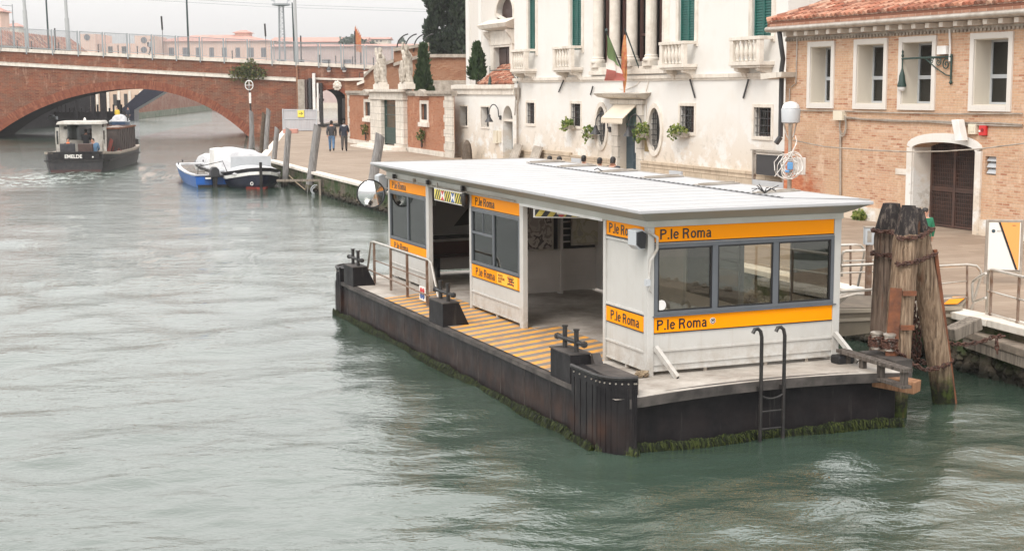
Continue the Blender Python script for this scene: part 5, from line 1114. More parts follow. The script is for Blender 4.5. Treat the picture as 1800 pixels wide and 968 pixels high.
# tiled roofs built of overlapping barrel tiles
def tile_roof(p00,p10,p01,p11,parent,nu,nv,r=.09,name='roof',clip=None):
    """p00-p10 eave, p01-p11 ridge"""
    m=MB(); P=[Vector(p) for p in (p00,p10,p01,p11)]
    U=(P[1]-P[0]); n=U.cross(P[2]-P[0]).normalized()
    if n.z<0: n=-n
    for i in range(nu):
        for j in range(nv):
            u0,u1=i/nu,(i+1)/nu; 
            def S(u,v): return P[0].lerp(P[1],u).lerp(P[2].lerp(P[3],u),v)
            v0=j/nv; v1=min(1,(j+1.12)/nv); jit=random.uniform(-.012,.012); lift=.022
            if clip and not clip((u0+u1)/2,(v0+v1)/2): continue
            vs=[]
            for v,rr,lf in ((v0,1.06,lift),(v1,.92,0)):
                c=S((u0+u1)/2+jit*.0,v); e=(S(u1,v)-S(u0,v))
                for k in range(5):
                    a=PI*k/4; vs.append(c-e*.36*cos(a)*rr+n*(r*sin(a)*rr+lf+jit))
            m.add(vs,[(k,k+1,6+k,5+k) for k in range(4)]+[(0,5,9,4)]+[(4,3,2,1,0)])
            q=[S(u0,v0)-n*.01,S(u1,v0)-n*.01,S(u1,v1)-n*.01,S(u0,v1)-n*.01]; m.add(q,[(0,1,2,3)])
    q=[S_ for S_ in P]; m.add([P[0]-n*.03,P[1]-n*.03,P[3]-n*.03,P[2]-n*.03,P[0]-n*.12,P[1]-n*.12,P[3]-n*.12,P[2]-n*.12],[(0,1,2,3),(4,7,6,5),(0,4,5,1),(1,5,6,2),(2,6,7,3),(3,7,4,0)])
    return m.build(name,M['tile'],parent,fix=False)
rl=PF.f(842,150)[0]; rr_=PF.f(880,132,PB-.1)
tile_roof((rl-.2,-.02,4.96),(-.02,-.02,4.96),(rr_[0]+.2,PB-.05,6.0),(-.02,PB-.05,6.05),wg,20,9)
goose_lamp(PF,PF.f(881,205)[0],PF.f(881,205)[1]-.1,'dark gooseneck wall lamp left of the low wing doorway')
scroll_lamp(PF,PF.f(911,122)[0],PF.f(911,122)[1],3.9,'long scrolled bracket lamp reaching left over the low wing roof',sc2=.7)
m=MB(); m.box(-.0,0,0,0,0,0) 
# small conifer in front of the portal, cypresses
def spindle(m,H,R,n,leaf,zb=.1,spread=.1,pw=.9):
    for _ in range(n):
        t=random.random()**.85; z=zb+(H-zb)*t; r=R*(min(1,t*5+.25))*(1-t)**pw*1.05+.04; a=random.uniform(0,6.283); q=r*math.sqrt(random.uniform(.35,1.1))*(1+.25*sin(a*3+z*2.3))
        c=Vector((q*cos(a),q*sin(a),z)); d_=Vector((cos(a)*.45,sin(a)*.45,1.15)).normalized(); d_=(d_+Vector([random.gauss(0,.28) for _ in range(3)])).normalized(); b=d_.orthogonal().normalized(); b=(b*cos(a)+d_.cross(b)*sin(a*1.7)).normalized()
        l=leaf*random.uniform(.6,1.4); w=l*.28; m.add([c,c+d_*l*.5+b*w,c+d_*l,c+d_*l*.5-b*w],[(0,1,2,3)])
def cyp(name,label,fr,at,H,R,n,leaf,mat,pw=.9,z0=0):
    t=thing(name,label,'tree',fr,at); m=MB(); spindle(m,H,R,n,leaf,zb=.25,pw=pw); m.build('crown',M[mat],t,fix=False)
    m=MB(); m.tube([(0,0,-.1),(.02,0,H*.4),(0,0,H*.9)],[R*.16+.04,R*.1+.03,.02],8); 
    for k in range(10): z=H*(.15+.07*k); a=k*2.4; m.tube([(0,0,z),(cos(a)*R*.45,sin(a)*R*.45,z+R*.7)],[.05,.015],5)
    m.build('trunk',M['bark'],t); return t
q=WF.f(744,150,99); zt_=WF.f(744,84,99)[1]; cyp('cypress','slim green cypress standing behind the garden wall right of the statues',WF,(q[0],99,.95),zt_-.95,.86,5200,.36,'cypress2',.95)
q=PF.f(842,150,1.0); zt_=PF.f(842,80,1.0)[1]; cyp('conifer','small bushy green conifer in front of the portal house beside the lean-to roof',PF,(q[0]+.0,.9,4.9-.0),zt_-4.9,.50,2200,.24,'cypress2',.95)
# the big dark cypress mass
bt=thing('cypress_tree','huge dense dark cypress towering behind the old brick wall','tree',WF,(WF.f(795,150,122)[0],122,.95))
bx0=WF.f(748,60,122)[0]-bt.location.x; bx1=WF.f(850,60,122)[0]-bt.location.x
m=MB(); rs=random.Random(5)
cen=[]
for _ in range(95):
    x=rs.uniform(bx0+.7,bx1); z=rs.uniform(5,20); 
    if z>13: 
        if x<bx0+.9+ (z-13)*.12: continue
    cen.append((x,rs.uniform(-1.8,1.2),z,rs.uniform(.55,1.1)))
for x in np.linspace(5,14,14): cen.append((bx0+.75+.3*sin(x*2.1),-.5,x,.6))
for (x,y,z,r) in cen:
    for _ in range(210):
        u=[rs.gauss(0,1) for _ in range(3)]; l_=math.sqrt(sum(k*k for k in u)) or 1; u=[k/l_ for k in u]; q=r*rs.uniform(.7,1.08)
        c=Vector((x+u[0]*q*.8,y+u[1]*q*.8,z+u[2]*q*1.5)); d_=Vector((u[0]*.7,u[1]*.7,1.0+u[2]*.2)); d_=(d_+Vector([rs.gauss(0,.3) for _ in range(3)])).normalized(); b=d_.orthogonal().normalized(); k=rs.uniform(0,6); b=b*cos(k)+d_.cross(b)*sin(k)
        L_=rs.uniform(.22,.5); w=L_*.3; m.add([c,c+d_*L_*.5+b*w,c+d_*L_,c+d_*L_*.5-b*w],[(0,1,2,3)],r=rs.random())
m.build('crown',M['cypress'],bt,fix=False)
m=MB(); m.tube([((bx0+bx1)/2,0,-.5),((bx0+bx1)/2,0,10),((bx0+bx1)/2,0,19)],[.6,.4,.1],10)
for k in range(16): z=4+k*.9; a=k*2.4; m.tube([((bx0+bx1)/2,0,z),((bx0+bx1)/2+cos(a)*2,sin(a)*1.2,z+1.6)],[.12,.03],5)
m.build('trunk',M['bark'],bt)
# ================= pale brick building on the right =================
bb=thing('brick_building','pale salmon brick building with deep windows and a terracotta tiled roof','building',BF,(0,0,0))
L0=-3.08; E1=16.0; ZT=6.42
bwn=[(BF.f(1423,130)[0],BF.f(1463,130)[0]),(BF.f(1506,130)[0],BF.f(1556,130)[0]),(BF.f(1586,130)[0],BF.f(1640,130)[0]),(BF.f(1709,130)[0],BF.f(1774,130)[0])]
bwn=[(-1.74,-.70),(.54,1.76),(2.56,3.80),(5.42,6.66)]
bwn+=[(9.2,10.45),(12.2,13.4)]
GX0,GX1=3.12,5.62
holes=[{'pts':rect(a,b,4.26,5.93),'d':.62} for a,b in bwn]
ga=[(GX0,.9),(GX1,.9),(GX1,3.08)]+[((GX0+GX1)/2+(GX1-GX0)/2*cos(a),3.08+.20*sin(a)) for a in np.linspace(.25,PI-.25,9)]+[(GX0,3.08)]
vx0,vx1=BF.f(1731.5,290)[0],BF.f(1751,290)[0]; vz0,vz1=BF.f(1742,308)[1],BF.f(1742,275)[1]
holes.append({'pts':rect(vx0,vx1,vz0,vz1),'d':.25})
out=[(L0,.9),(GX0,.9),(GX0,3.08)]+ga[2:][::-1][1:]+[(GX1,.9),(E1,.9),(E1,ZT),(L0,ZT)]
out=[(L0,.9),(GX0,.9),(GX0,3.08)]+[((GX0+GX1)/2-(GX1-GX0)/2*cos(a),3.08+.20*sin(a)) for a in np.linspace(.25,PI-.25,9)]+[(GX1,3.08),(GX1,.9),(E1,.9),(E1,ZT),(L0,ZT)]
face(out,holes,0,back=11).build('wall',M['brick_pale'],bb)
m=MB(); m.box(-.95,GX0-.2,-.05,0,.9,1.33); m.box(GX1+.2,E1,-.05,0,.9,1.36); m.build('plinth',M['plaster'],bb)
for a,b in bwn:
    f=.15; z0,z1=4.26,5.93
    m=MB(); m.box(a-f,a,-.05,.0,z0-f,z1+.02); m.box(b,b+f,-.05,.0,z0-f,z1+.02); m.box(a,b,-.052,.0,z1,z1+f); m.box(a-f,a,-.052,0,z1+.02,z1+f); m.box(b,b+f,-.052,0,z1+.02,z1+f); m.box(a,b,-.06,.0,z0-f,z0)
    w=m.build('window',M['plaster2'],bb); m=MB(); m.box(a,a+.02,.0,.6,z0,z1); m.box(b-.02,b,0,.6,z0,z1); m.box(a+.02,b-.02,0,.6,z1-.02,z1); m.box(a+.02,b-.02,0,.6,z0,z0+.02); m.build('reveal',M['beige'],w)
    m=MB(); y=.50; t_=.055; m.box(a+.02,a+.02+t_,y,y+.06,z0+.02,z1-.02); m.box(b-.02-t_,b-.02,y,y+.06,z0+.02,z1-.02); m.box(a+.075,b-.075,y,y+.06,z0+.02,z0+.075); m.box(a+.075,b-.075,y,y+.06,z1-.075,z1-.02); m.box(a+.075,b-.075,y-.02,y+.06,z0+.68,z0+.78)
    c=a+.075+(b-a-.15)*.30; 
    m.build('frame',M['ppale'],w)
    m=MB(); m.box(a+.075,b-.075,y+.03,y+.04,z0+.075,z1-.075); m.build('pane',M['darkglass'],w)
    m=MB(); m.box(a,b,y+1.3,y+1.32,z0-.3,z1+.3); m.box(a-.02,a-.01,y+.07,y+1.3,z0-.3,z1+.3); m.box(b+.01,b+.02,y+.07,y+1.3,z0-.3,z1+.3); m.box(a,b,y+.07,y+1.3,z0-.32,z0-.3); m.build('room',M['interior'],w)
    m=MB(); m.box(a+.12,b-.3,y+.5,y+.54,z0+.05,z0+.42); m.box(b-.32,b-.2,y+.3,y+.34,z0+.1,z0+.95); m.build('office_blind',M['cream'],w)
# garage gate
m=MB(); f=.22; m.box(GX0-f,GX0,-.06,.0,.9,3.1); m.box(GX1,GX1+f,-.06,.0,.9,3.1)
ai=[((GX0+GX1)/2-(GX1-GX0)/2*cos(a),3.08+.20*sin(a)) for a in np.linspace(.0,PI,13)]; ao=[((GX0+GX1)/2-((GX1-GX0)/2+f)*cos(a),3.10+(.20+.17)*sin(a)+.05) for a in np.linspace(.0,PI,13)]
for i in range(12): m.hexa([(ai[i][0],-.062,ai[i][1]),(ai[i+1][0],-.062,ai[i+1][1]),(ai[i+1][0],0,ai[i+1][1]),(ai[i][0],0,ai[i][1])],[(ao[i][0],-.062,ao[i][1]),(ao[i+1][0],-.062,ao[i+1][1]),(ao[i+1][0],0,ao[i+1][1]),(ao[i][0],0,ao[i][1])])
m.box(GX0,GX0+.02,0,.7,.9,3.1); m.box(GX1-.02,GX1,0,.7,.9,3.1)
gs=m.build('gateway',M['plaster'],bb)
m=MB(); y=.62; X0,X1=GX0+.02,GX1-.02; m.box(X0,X1,y+.06,y+.1,.95,3.4); m.build('backing',M['dark'],gs)
m=MB(); mid=X0+(X1-X0)*.40; m2_=X0+(X1-X0)*.80
for x in (X0+.04,mid,m2_,X1-.04): m.box(x-.04,x+.04,y-.04,y+.05,.96,3.35)
for z in (1.0,1.95,2.02): m.box(X0,X1,y-.03,y+.05,z-.03,z+.03)
n=34
for k in range(n): x=X0+(X1-X0)*(k+.5)/n; m.box(x-.011,x+.011,y-.015,y+.0,1.0,3.3)
for k in range(20): z=1.08+k*.112; m.box(X0,X1,y-.02,y-.005,z-.009,z+.009)
m.build('gate',M['rustgate'],gs)
m=MB(); m.box(vx0,vx1,.18,.22,vz0,vz1)
for k in range(3): z=vz0+(vz1-vz0)*k/3; m.hexa([(vx0+.03,.06,z+.02),(vx1-.02,.06,z+.02),(vx1-.02,.12,z+.12),(vx0+.03,.12,z+.12)],[(vx0+.03,.03,z+.04),(vx1-.02,.03,z+.04),(vx1-.02,.10,z+.145),(vx0+.03,.10,z+.145)])
m.build('vent',M['ppale'],bb)
m=MB(); x,z=BF.f(1585,303); m.box(x-.25,x+.3,-.02,0,z-.06,z+.1); m.build('stone_patch',M['stone_plain'],bb)
# eaves: gutter, rafters' ends, saw-tooth band
m=MB(); n=int((E1-L0)/.145)
for k in range(n): x=L0+.145*k; m.box(x,x+.08,-.055,0,6.13,6.20)
m.box(L0,E1,-.04,0,6.20,6.26); m.build('dentil_course',M['stone_dark'],bb)
m=MB(); m.box(0,.16,-.36,.0,6.27,6.40); rm=m.mesh('rafter_end',M['stone_plain']); k=0
while L0+.35+k*.55<E1: r_=ob('rafter_end',rm,bb); r_.location=(L0+.35+k*.55,0,0); k+=1
m=MB(); m.tube([(L0-.35,-.50,6.50),(E1,-.50,6.50)],.085,10); m.box(L0-.35,E1,-.42,.1,6.41,6.44); m.build('gutter',M['galv'],bb,smooth=True)
m=MB(); m.box(L0-.35,E1,-.47,-.36,6.56,6.76); m.build('fascia_tiles',brick('eave_bricks',[(.42,.22,.15),(.50,.28,.20),(.36,.18,.12)],(.5,.38,.3),.3,.25),bb)
# roof: front slope with a hip at the left end
EV=-.50; RT=5.4; RZ=8.9; HX=L0+4.6
nU=int((E1-L0+.3)/.215)
tile_roof((L0-.32,EV,6.74),(E1,EV,6.74),(L0-.32,RT,RZ),(E1,RT,RZ),bb,nU,17,r=.085,clip=lambda u,v: (L0-.32+u*(E1-L0+.32))>(L0-.32)+v*4.9)
m=MB(); m.add([(L0-.32,EV+.05,6.70),(E1,EV+.05,6.70),(E1,RT,RZ-.04),(L0+4.6,RT,RZ-.04),(L0-.32,RT*2-.5,6.70)],[(0,1,2,3),(0,3,4)]); m.build('hip_slope',M['tile'],bb,fix=False)
m=MB(); P0=Vector((L0-.32,EV,6.76)); P1=Vector((L0+4.6,RT,RZ+.02))
for k in range(24): a=P0.lerp(P1,k/24); b=P0.lerp(P1,(k+1.1)/24); m.cyl(a,b,.12,.10,8)
m.build('hip_tiles',M['tile'],bb)
# drain pipe with hopper
m=MB(); x=L0+.28; m.tube([(x-.05,-.42,6.42),(x+.02,-.40,6.05),(x-.0,-.30,5.6),(x-.3,-.15,5.25),(x-.33,-.12,5.0),(x-.33,-.12,3.2)],.075,8); m.tube([(x-.33,-.12,3.2),(x-.38,-.25,3.0)],.085,8); m.build('drain_pipe',M['irongrey'],bb,smooth=True)
m=MB(); m.prism([(L0-.55,4.98),(L0+.55,5.05),(L0+.6,5.2),(L0-.6,5.16)],'y',-.55,.0); m.build('stone_bracket',M['stone'],bb)
m=MB(); m.tube([(x+.35,-.04,6.3),(x+.33,-.04,4.85),(x+.1,-.04,4.75)],.02,5); m.tube([(x-.0,-.04,4.7),(x-.0,-.04,3.6)],.02,5); m.build('conduit',M['galv'],bb)
# cables and boxes on the facade
def bl(px_list,y=-.05): return [(BF.f(a,b)[0],y,BF.f(a,b)[1]) for a,b in px_list]
m=MB(); m.tube(bl([(1404,194),(1480,195),(1560,198),(1660,200),(1800,200)]),.02,5); m.build('cable',M['stone_dark'],bb)
m=MB(); m.tube(bl([(1488,206),(1520,210),(1560,211),(1600,213),(1640,213),(1700,216),(1760,217),(1800,220)]),.028,6); m.tube(bl([(1488,208),(1560,213),(1640,215),(1700,219),(1800,222)]),.018,5); m.build('cable',M['galv'],bb)
m=MB(); c=BF.f(1482,215)
for r in (.28,.22): m.tube([(c[0]+.1+r*cos(a)*.6,-.08,c[1]-.1+r*1.1*sin(a)) for a in np.linspace(0,2*PI,20,endpoint=False)],.016,5,closed=True)
m.build('cable_coil',M['stone_dark'],bb)
m=MB(); c=BF.f(1480,204); m.box(c[0]-.22,c[0]+.22,-.16,0,c[1]-.12,c[1]+.15); m.build('junction_box',M['cream'],bb)
m=MB(); m.tube(bl([(1480,230),(1480,345)]),.035,6); m.build('conduit',M['galv'],bb)
m=MB(); m.tube(bl([(1672,52),(1673,85),(1672,108)]),.03,6); c=BF.f(1661,89); m.box(c[0]-.18,c[0]+.18,-.12,0,c[1]-.10,c[1]+.12); m.build('conduit_box',M['wpaint'],bb)
x_,z_=BF.f(1674,101); scroll_lamp(BF,x_,z_+.02,1.98,'green scrolled wall lamp hanging across the third window of the brick building',sc2=.8)
c=BF.f(1698,230); t=thing('floodlight','tilted white rectangular floodlight over the garage gate','lamp',BF,(c[0],-.12,c[1])); m=MB(); m.prism([(-.18,.28),(.08,.30),(.26,-.24),(.0,-.26)],'y',-.22,-.02); m.build('housing',M['wpaint'],t,bevel=.01); m=MB(); m.bar((.1,-.05,-.1),(.12,.11,-.3),.04,.04); m.build('bracket',M['irongrey'],t)
c=BF.f(1713,227); m=MB(); m.box(-.14,.14,-.09,0,-.13,.13); m.box(-.09,.08,-.10,-.091,-.07,.08); m.solo('intercom',M['cream'],'small cream box with a dark panel between the floodlight and the red box','box',BF,(c[0],-.005,c[1]),bevel=.01)
c=BF.f(1731,230); t=thing('alarm_box','small red alarm box on the brick facade right of the garage gate','box',BF,(c[0],-.005,c[1])); m=MB(); m.box(-.12,.12,-.09,0,-.12,.13); m.build('case',M['red'],t,bevel=.015); m=MB(); m.cyl((0.02,-.105,.02),(0.02,-.091,.02),.045,n=12); m.build('button',pm('dark_red',(.22,.01,.01)),t); m=MB(); m.box(-.11,-.05,-.10,-.091,-.03,.02); m.build('label_plate',M['flagW'],t)
m=MB(); pts=[(1392,246),(1450,258),(1530,264),(1600,267),(1660,266),(1720,262),(1800,252)]; m.tube([(BF.f(a,b,-.35)[0],-.35,BF.f(a,b,-.35)[1]) for a,b in pts],.018,5); m.solo('cable',M['stone_dark'],'loose cable slung across the brick facade and the garage gate','cable',BF,(0,0,0))
for x_ in (1509,1538): 
    c=BF.g(x_,386,Z_QUAY); m=MB(); leaves(m,blob(0,-.05,.12,.16,.1,.16,90),.12); m.solo('weed_tuft',M['shrub'],'small green weed tuft at the foot of the white plinth, '+('left' if x_==1509 else 'right')+' one of two','plant',BF,(c[0],-.12,Z_QUAY))
# beige building behind
be=thing('beige_building','tall plain beige building between the palazzo and the tiled roof','building',BF,(0,0,0)); 
m=MB(); m.box(-7.5,14,9.5,20,.9,16); m.build('wall',M['beige'],be)
a=BF.f(1422,30,9.4); m=MB(); m.cyl((a[0],9.36,5),(a[0],9.36,15.9),.11,n=8); m.build('drain_pipe',M['brownframe'],be)
# notice frame, street lamp with globe, coil of cable
nf=thing('notice_stand','empty grey metal notice frame with a dark panel in front of the palazzo plinth','sign',PF,(PF.g(1366,349,Z_QUAY)[0],PF.g(1366,349,Z_QUAY)[1]-.35,Z_QUAY))
W=.98; m=MB(); 
for x in (-W,W): m.box(x-.05,x+.05,-.05,.05,0,1.62)
m.box(-W+.05,W-.05,-.045,.045,1.53,1.60); m.box(-W-.05,W+.05,-.12,.06,1.622,1.66); m.build('frame',M['galv'],nf)
m=MB(); m.box(-W+.20,W-.05,-.02,.02,.80,1.50); m.build('panel',M['irongrey'],nf); m=MB(); m.box(-W+.06,-W+.19,-.03,.03,.82,1.50); m.build('side_strip',M['galv'],nf)
m=MB(); m.box(-W+.08,W+.1,-.10,-.05,.28,.62); m.build('lower_plate',M['ppale'],nf)
for (x,y,lab) in ((1188,307,'pale grey bench back panel visible over the shelter roof, right of the blue door'),(1013,284,'pale grey bench back panel over the shelter roof between the seated people')):
    g=PF.g(x,y,Z_QUAY+1.0); m=MB(); m.box(-.42,.42,-.03,.03,-.12,.12); m.box(-.38,-.32,-.02,.02,-1.0,-.12); m.box(.32,.38,-.02,.02,-1.0,-.12); m.solo('bench',M['ppale'],lab,'bench',PF,(g[0],g[1],Z_QUAY+1.0),'grey bench panels before the palazzo')
ls=thing('globe_street_lamp','grey quay lamp post with a frosted white globe and looped cables','lamp',WF,(8.30,43.0,Z_QUAY)); zz=lambda y: WF.f(1387,y,43.0)[1]-Z_QUAY
m=MB(); m.cyl((0,0,0),(0,0,zz(248)),.075,.06,n=10); 
for k in range(3): a=k*2.1+.5; m.tube([(0,0,zz(250)),(cos(a)*.12,sin(a)*.12,zz(238)),(cos(a)*.22,sin(a)*.22,zz(217))],.022,6)
m.cyl((0,0,zz(250)),(0,0,zz(217)),.05,.07,n=8)
m.build('post',M['galv'],ls,smooth=True)
m=MB(); z0,z1=zz(217),zz(192); m.lathe((0,0,0),[(.20,z0),(.27,z0+.03),(.285,z1),(.27,z1+.02),(.05,z1+.03)],20); m.build('lamp_shade',M['lampsilver'],ls,smooth=True); m=MB(); m.lathe((0,0,0),[(.265,z1+.03),(.24,z1+.12),(.15,z1+.20),(.03,z1+.23)],20); m.build('globe',M['globe'],ls,smooth=True)
m=MB(); m.box(.12,.45,-.12,.08,zz(307),zz(277)); m.build('junction_box',M['wpaint'],ls,bevel=.01)
cc=thing('cable_coil','tangled loops of white cable with a blue plug on the globe lamp post','cable',WF,(8.30,42.75,Z_QUAY)); m=MB()
for k in range(9):
    cx,cz=random.uniform(-.22,.12),zz(291)+random.uniform(-.12,.1); r=random.uniform(.16,.33); m.tube([(cx+r*cos(a)*random.uniform(.9,1.0),random.uniform(-.1,.05),cz+r*1.1*sin(a)) for a in np.linspace(0,2*PI,18,endpoint=False)],.013,5,closed=True)
m.tube([(.0,0,zz(277)),(.06,-.02,zz(262)),(.14,-.02,zz(248)),(.1,0,zz(238))],.013,5); m.tube([(-.5,-.05,zz(309)),(-.1,-.1,zz(276)),(.13,-.05,zz(252))],.013,5)
m.build('loops',M['wpaint'],cc,smooth=True); m=MB(); m.box(-.14,.02,-.16,-.06,zz(297),zz(284)); m.box(-.2,-.08,-.15,-.07,zz(302),zz(298)); m.build('plug',pm('light_blue_plastic',(.12,.32,.62),rough=.5),cc,bevel=.02)
# weathered stone stump by the wing and leaning slabs
g=PF.g(804,280,Z_QUAY); m=MB(); m.lathe((0,0,0),[(.50,0),(.46,.5),(.34,.85),(.12,1.05)],7,sy=.5); m.solo('stone_stump',M['bark'],'brown rough stump leaning at the corner of the low white wing','stump',PF,(g[0]+.6,-.7,Z_QUAY))
for x_,lab in ((920,'left grey slab leaning on the palazzo plinth'),(955,'right grey slab leaning on the palazzo plinth')):
    s=PF.f(x_,276)[0]; m=MB(); m.hexa([(-.5,-.5,0),(.5,-.5,0),(.5,-.42,0),(-.5,-.42,0)],[(-.4,-.15,1.05),(.6,-.15,1.0),(.6,-.07,1.0),(-.4,-.07,1.05)]); m.solo('stone_slab',M['stone_dark'],lab,'slab',PF,(s,-.18,Z_QUAY))
# Helvetica-like strokes for the stop name
def _stroke(m,pts,w,z0=-.002,z1=.002,closed=False):
    P=[Vector((x,y)) for x,y in pts]; n=len(P); L=[];R=[]
    for i in range(n):
        a=P[i-1] if (i>0 or closed) else P[i]; b=P[(i+1)%n] if (i<n-1 or closed) else P[i]
        t=(b-a).normalized(); nn=Vector((-t.y,t.x)); L.append(P[i]+nn*w/2); R.append(P[i]-nn*w/2)
    for i in range(n if closed else n-1):
        j=(i+1)%n; q=[L[i],R[i],R[j],L[j]]; m.hexa([(p.x,p.y,z0) for p in q],[(p.x,p.y,z1) for p in q])
def _ea(cx,cy,rx,ry,a0,a1,n=14): return [(cx+rx*cos(math.radians(a0+(a1-a0)*i/n)),cy+ry*sin(math.radians(a0+(a1-a0)*i/n))) for i in range(n+1)]
def glyph(m,ch,ox,w=.158):
    S=lambda pts,closed=False,ww=w: _stroke(m,[(x+ox,y) for x,y in pts],ww,closed=closed)
    h=w/2
    if ch=='P' or ch=='R':
        S([(h,0),(h,1)]); S([(h,1-h),(.36,1-h)]+_ea(.36,.73,.23,.27-h,90,-90)[1:]+[(h,.46+h*.0)],ww=w*.92)
        if ch=='R': S([(.38,.47),(.47,.42),(.53,.28),(.60,0)]); return .80
        return .74
    if ch=='.': S([(0,h),(w,h)]); return .27
    if ch=='l': S([(h,0),(h,1)]); return .25
    if ch=='e': S(_ea(.28,.365,.215,.30,8,325,22),ww=w*.9); S([(.08,.385),(.49,.385)],ww=w*.72); return .62
    if ch=='o': S(_ea(.29,.365,.22,.295,0,343,22),closed=True,ww=w*.92); return .64
    if ch=='m':
        S([(h,0),(h,.73)]); S(_ea(.25,.49,.17,.17,165,0,9)+[(.42,0)],ww=w*.88); S(_ea(.59,.49,.17,.17,165,0,9)+[(.76,0)],ww=w*.88); return .92
    if ch=='a':
        S(_ea(.27,.49,.175,.175,155,0,10)+[(.445,.12),(.50,0)],ww=w*.88); S([(.44,.42),(.24,.375)]+_ea(.22,.215,.15,.155,95,270,10)+[(.34,.075),(.44,.19)],ww=w*.82); return .58
    return .32
def stop_name(size,parent,frame,sx=1.,mat=None):
    m=MB(); x=0
    for ch in 'P.le Roma': x+=glyph(m,ch,x)+(.045 if ch!=' ' else 0)
    m.xf(frame@Matrix.Diagonal((size*sx,size,1,1))); return m.build('lettering',mat or M['black'],parent)
# ================= pontoon =================
po=thing('pontoon','long black steel landing pontoon with yellow deck stripes and green weed at the waterline','pontoon',KF,(0,0,0))
HX0,HX1,HY0,HY1=-1.15,3.42,-1.10,12.15
m=MB(); m.box(HX0,HX1-.0,HY0+.05,HY1,-.7,.70)
hull=m.build('hull',M['hull'],po,bevel=.02)
m=MB()
for k in range(14): b=HY0+.9+k*.95; m.box(HX0-.005,HX0,b,b+.015,-.5,.66)
m.box(HX0-.05,HX0+.06,HY0+.9,HY1-.4,.665,.735)
m.build('rubbing_strip',M['deckedge'],hull)
# deck with slight camber at the near end
def cam_(a): u=(a+.85)/(3.4+.85); return .075*4*u*(1-u) if 0<u<1 else 0
m=MB(); na=24; A0,A1=HX0+.05,HX1+.12
aa=[A0+(A1-A0)*i/na for i in range(na+1)]; bb_=[HY0-.10,-.5,-.2,.2,HY1]
kf=[1,.6,.2,0,0]
vs=[(a,b,Z_DECK+cam_(a)*k) for b,k in zip(bb_,kf) for a in aa]; n1=na+1
m.add(vs,[(j*n1+i,j*n1+i+1,(j+1)*n1+i+1,(j+1)*n1+i) for j in range(4) for i in range(na)])
m.build('deck',M['deck'],po,fix=False,smooth=True)
m=MB()
for i in range(na):
    a,b=aa[i],aa[i+1]
    if b<-.80: continue
    m.hexa([(a,HY0-.13,Z_DECK+cam_(a)-.13),(b,HY0-.13,Z_DECK+cam_(b)-.13),(b,HY0+.05,Z_DECK+cam_(b)-.13),(a,HY0+.05,Z_DECK+cam_(a)-.13)],[(a,HY0-.13,Z_DECK+cam_(a)-.003),(b,HY0-.13,Z_DECK+cam_(b)-.003),(b,HY0+.05,Z_DECK+cam_(b)-.003),(a,HY0+.05,Z_DECK+cam_(a)-.003)])
m.box(HX1-.02,HX1+.13,HY0+.05,HY1,.6,.745)
m.build('deck_edge',M['deckedge'],po)
# rounded corner fenders
def fender(sy,b_end,b_in,top):
    """sy=-1 near end, +1 far end: wraps from the long side round onto the end"""
    m=MB(); pts=[]; r=.42
    cxx=HX0-.06+r; cyy=b_end+(r if sy<0 else -r)
    pts=[(HX0-.06,b_in)]+[(cxx-r*cos(t),cyy+sy*r*sin(t)) for t in np.linspace(0,PI/2*.98,9)]+[(-.84,b_end)]
    inn=[(HX0+.10,b_in)]+[(cxx-(r-.14)*cos(t),cyy+sy*(r-.14)*sin(t)) for t in np.linspace(0,PI/2*.98,9)]+[(-.84,b_end-sy*.14)]
    if sy<0: inn=[(HX0+.12,b_in)]+[(cxx-(r-.12)*cos(t),cyy+sy*(r-.12)*sin(t)) for t in np.linspace(0,PI/2*.98,9)]+[(-.84,b_end+.12)]
    n=len(pts)
    for i in range(n-1): m.hexa([(*pts[i],-.55),(*pts[i+1],-.55),(*inn[i+1],-.55),(*inn[i],-.55)],[(*pts[i],top),(*pts[i+1],top),(*inn[i+1],top),(*inn[i],top)])
    f=m.build('corner_fender',M['hull'],po)
    m=MB()
    for i in range(n-1):
        p=Vector((*pts[i],0)); q=Vector((*pts[i+1],0)); L=(q-p).length; k=max(1,int(L/.16)); d=(q-p).normalized(); nn=Vector((d.y,-d.x,0)) if sy<0 else Vector((-d.y,d.x,0))
        out_=nn if (p+nn-Vector((cxx,cyy,0))).length>(p-Vector((cxx,cyy,0))).length else -nn
        for j in range(k):
            c=p+d*L*(j+.5)/k; m.bar(c+out_*.0+Vector((0,0,-.5)),c+Vector((0,0,top-.14)),.03,.014,up=out_)
    m.build('fender_ribs',M['hull'],f)
    for i in range(n-1):
        p=Vector((*pts[i],0)).lerp(Vector((*pts[i+1],0)),.5); c=Vector((cxx,cyy,0)); o_=(p-c).normalized() if i>0 else Vector((-1,0,0))
        L=math.dist(pts[i],pts[i+1]); k=max(1,int(L/.15))
        for j in range(k):
            u=Vector((*pts[i],0)).lerp(Vector((*pts[i+1],0)),(j+.5)/k); m=MB(); m.cyl(u-o_*.0+Vector((0,0,top-.07)),u+o_*.014+Vector((0,0,top-.07)),.012,n=6); m.build('bolt',M['galv'],f)
    m=MB(); poly=[p for p in inn]+[(-.84,inn[-1][1]-sy*.3),(HX0+.42,b_in)]
    m.prism([(p[0],p[1]) for p in inn]+[(-.70,inn[-1][1]-sy*.05),(-.70,b_in)],'z',top-.35,top-.012) ; m.build('fender_top',M['deckedge'],f)
    m=MB(); m.tube([(*p,top+.0) for p in pts],.028,6); m.build('fender_rim',M['blackiron'],f)
fender(-1,-1.24,-.08,1.02)
fender(1,HY1+.04,HY1-.62,1.02)
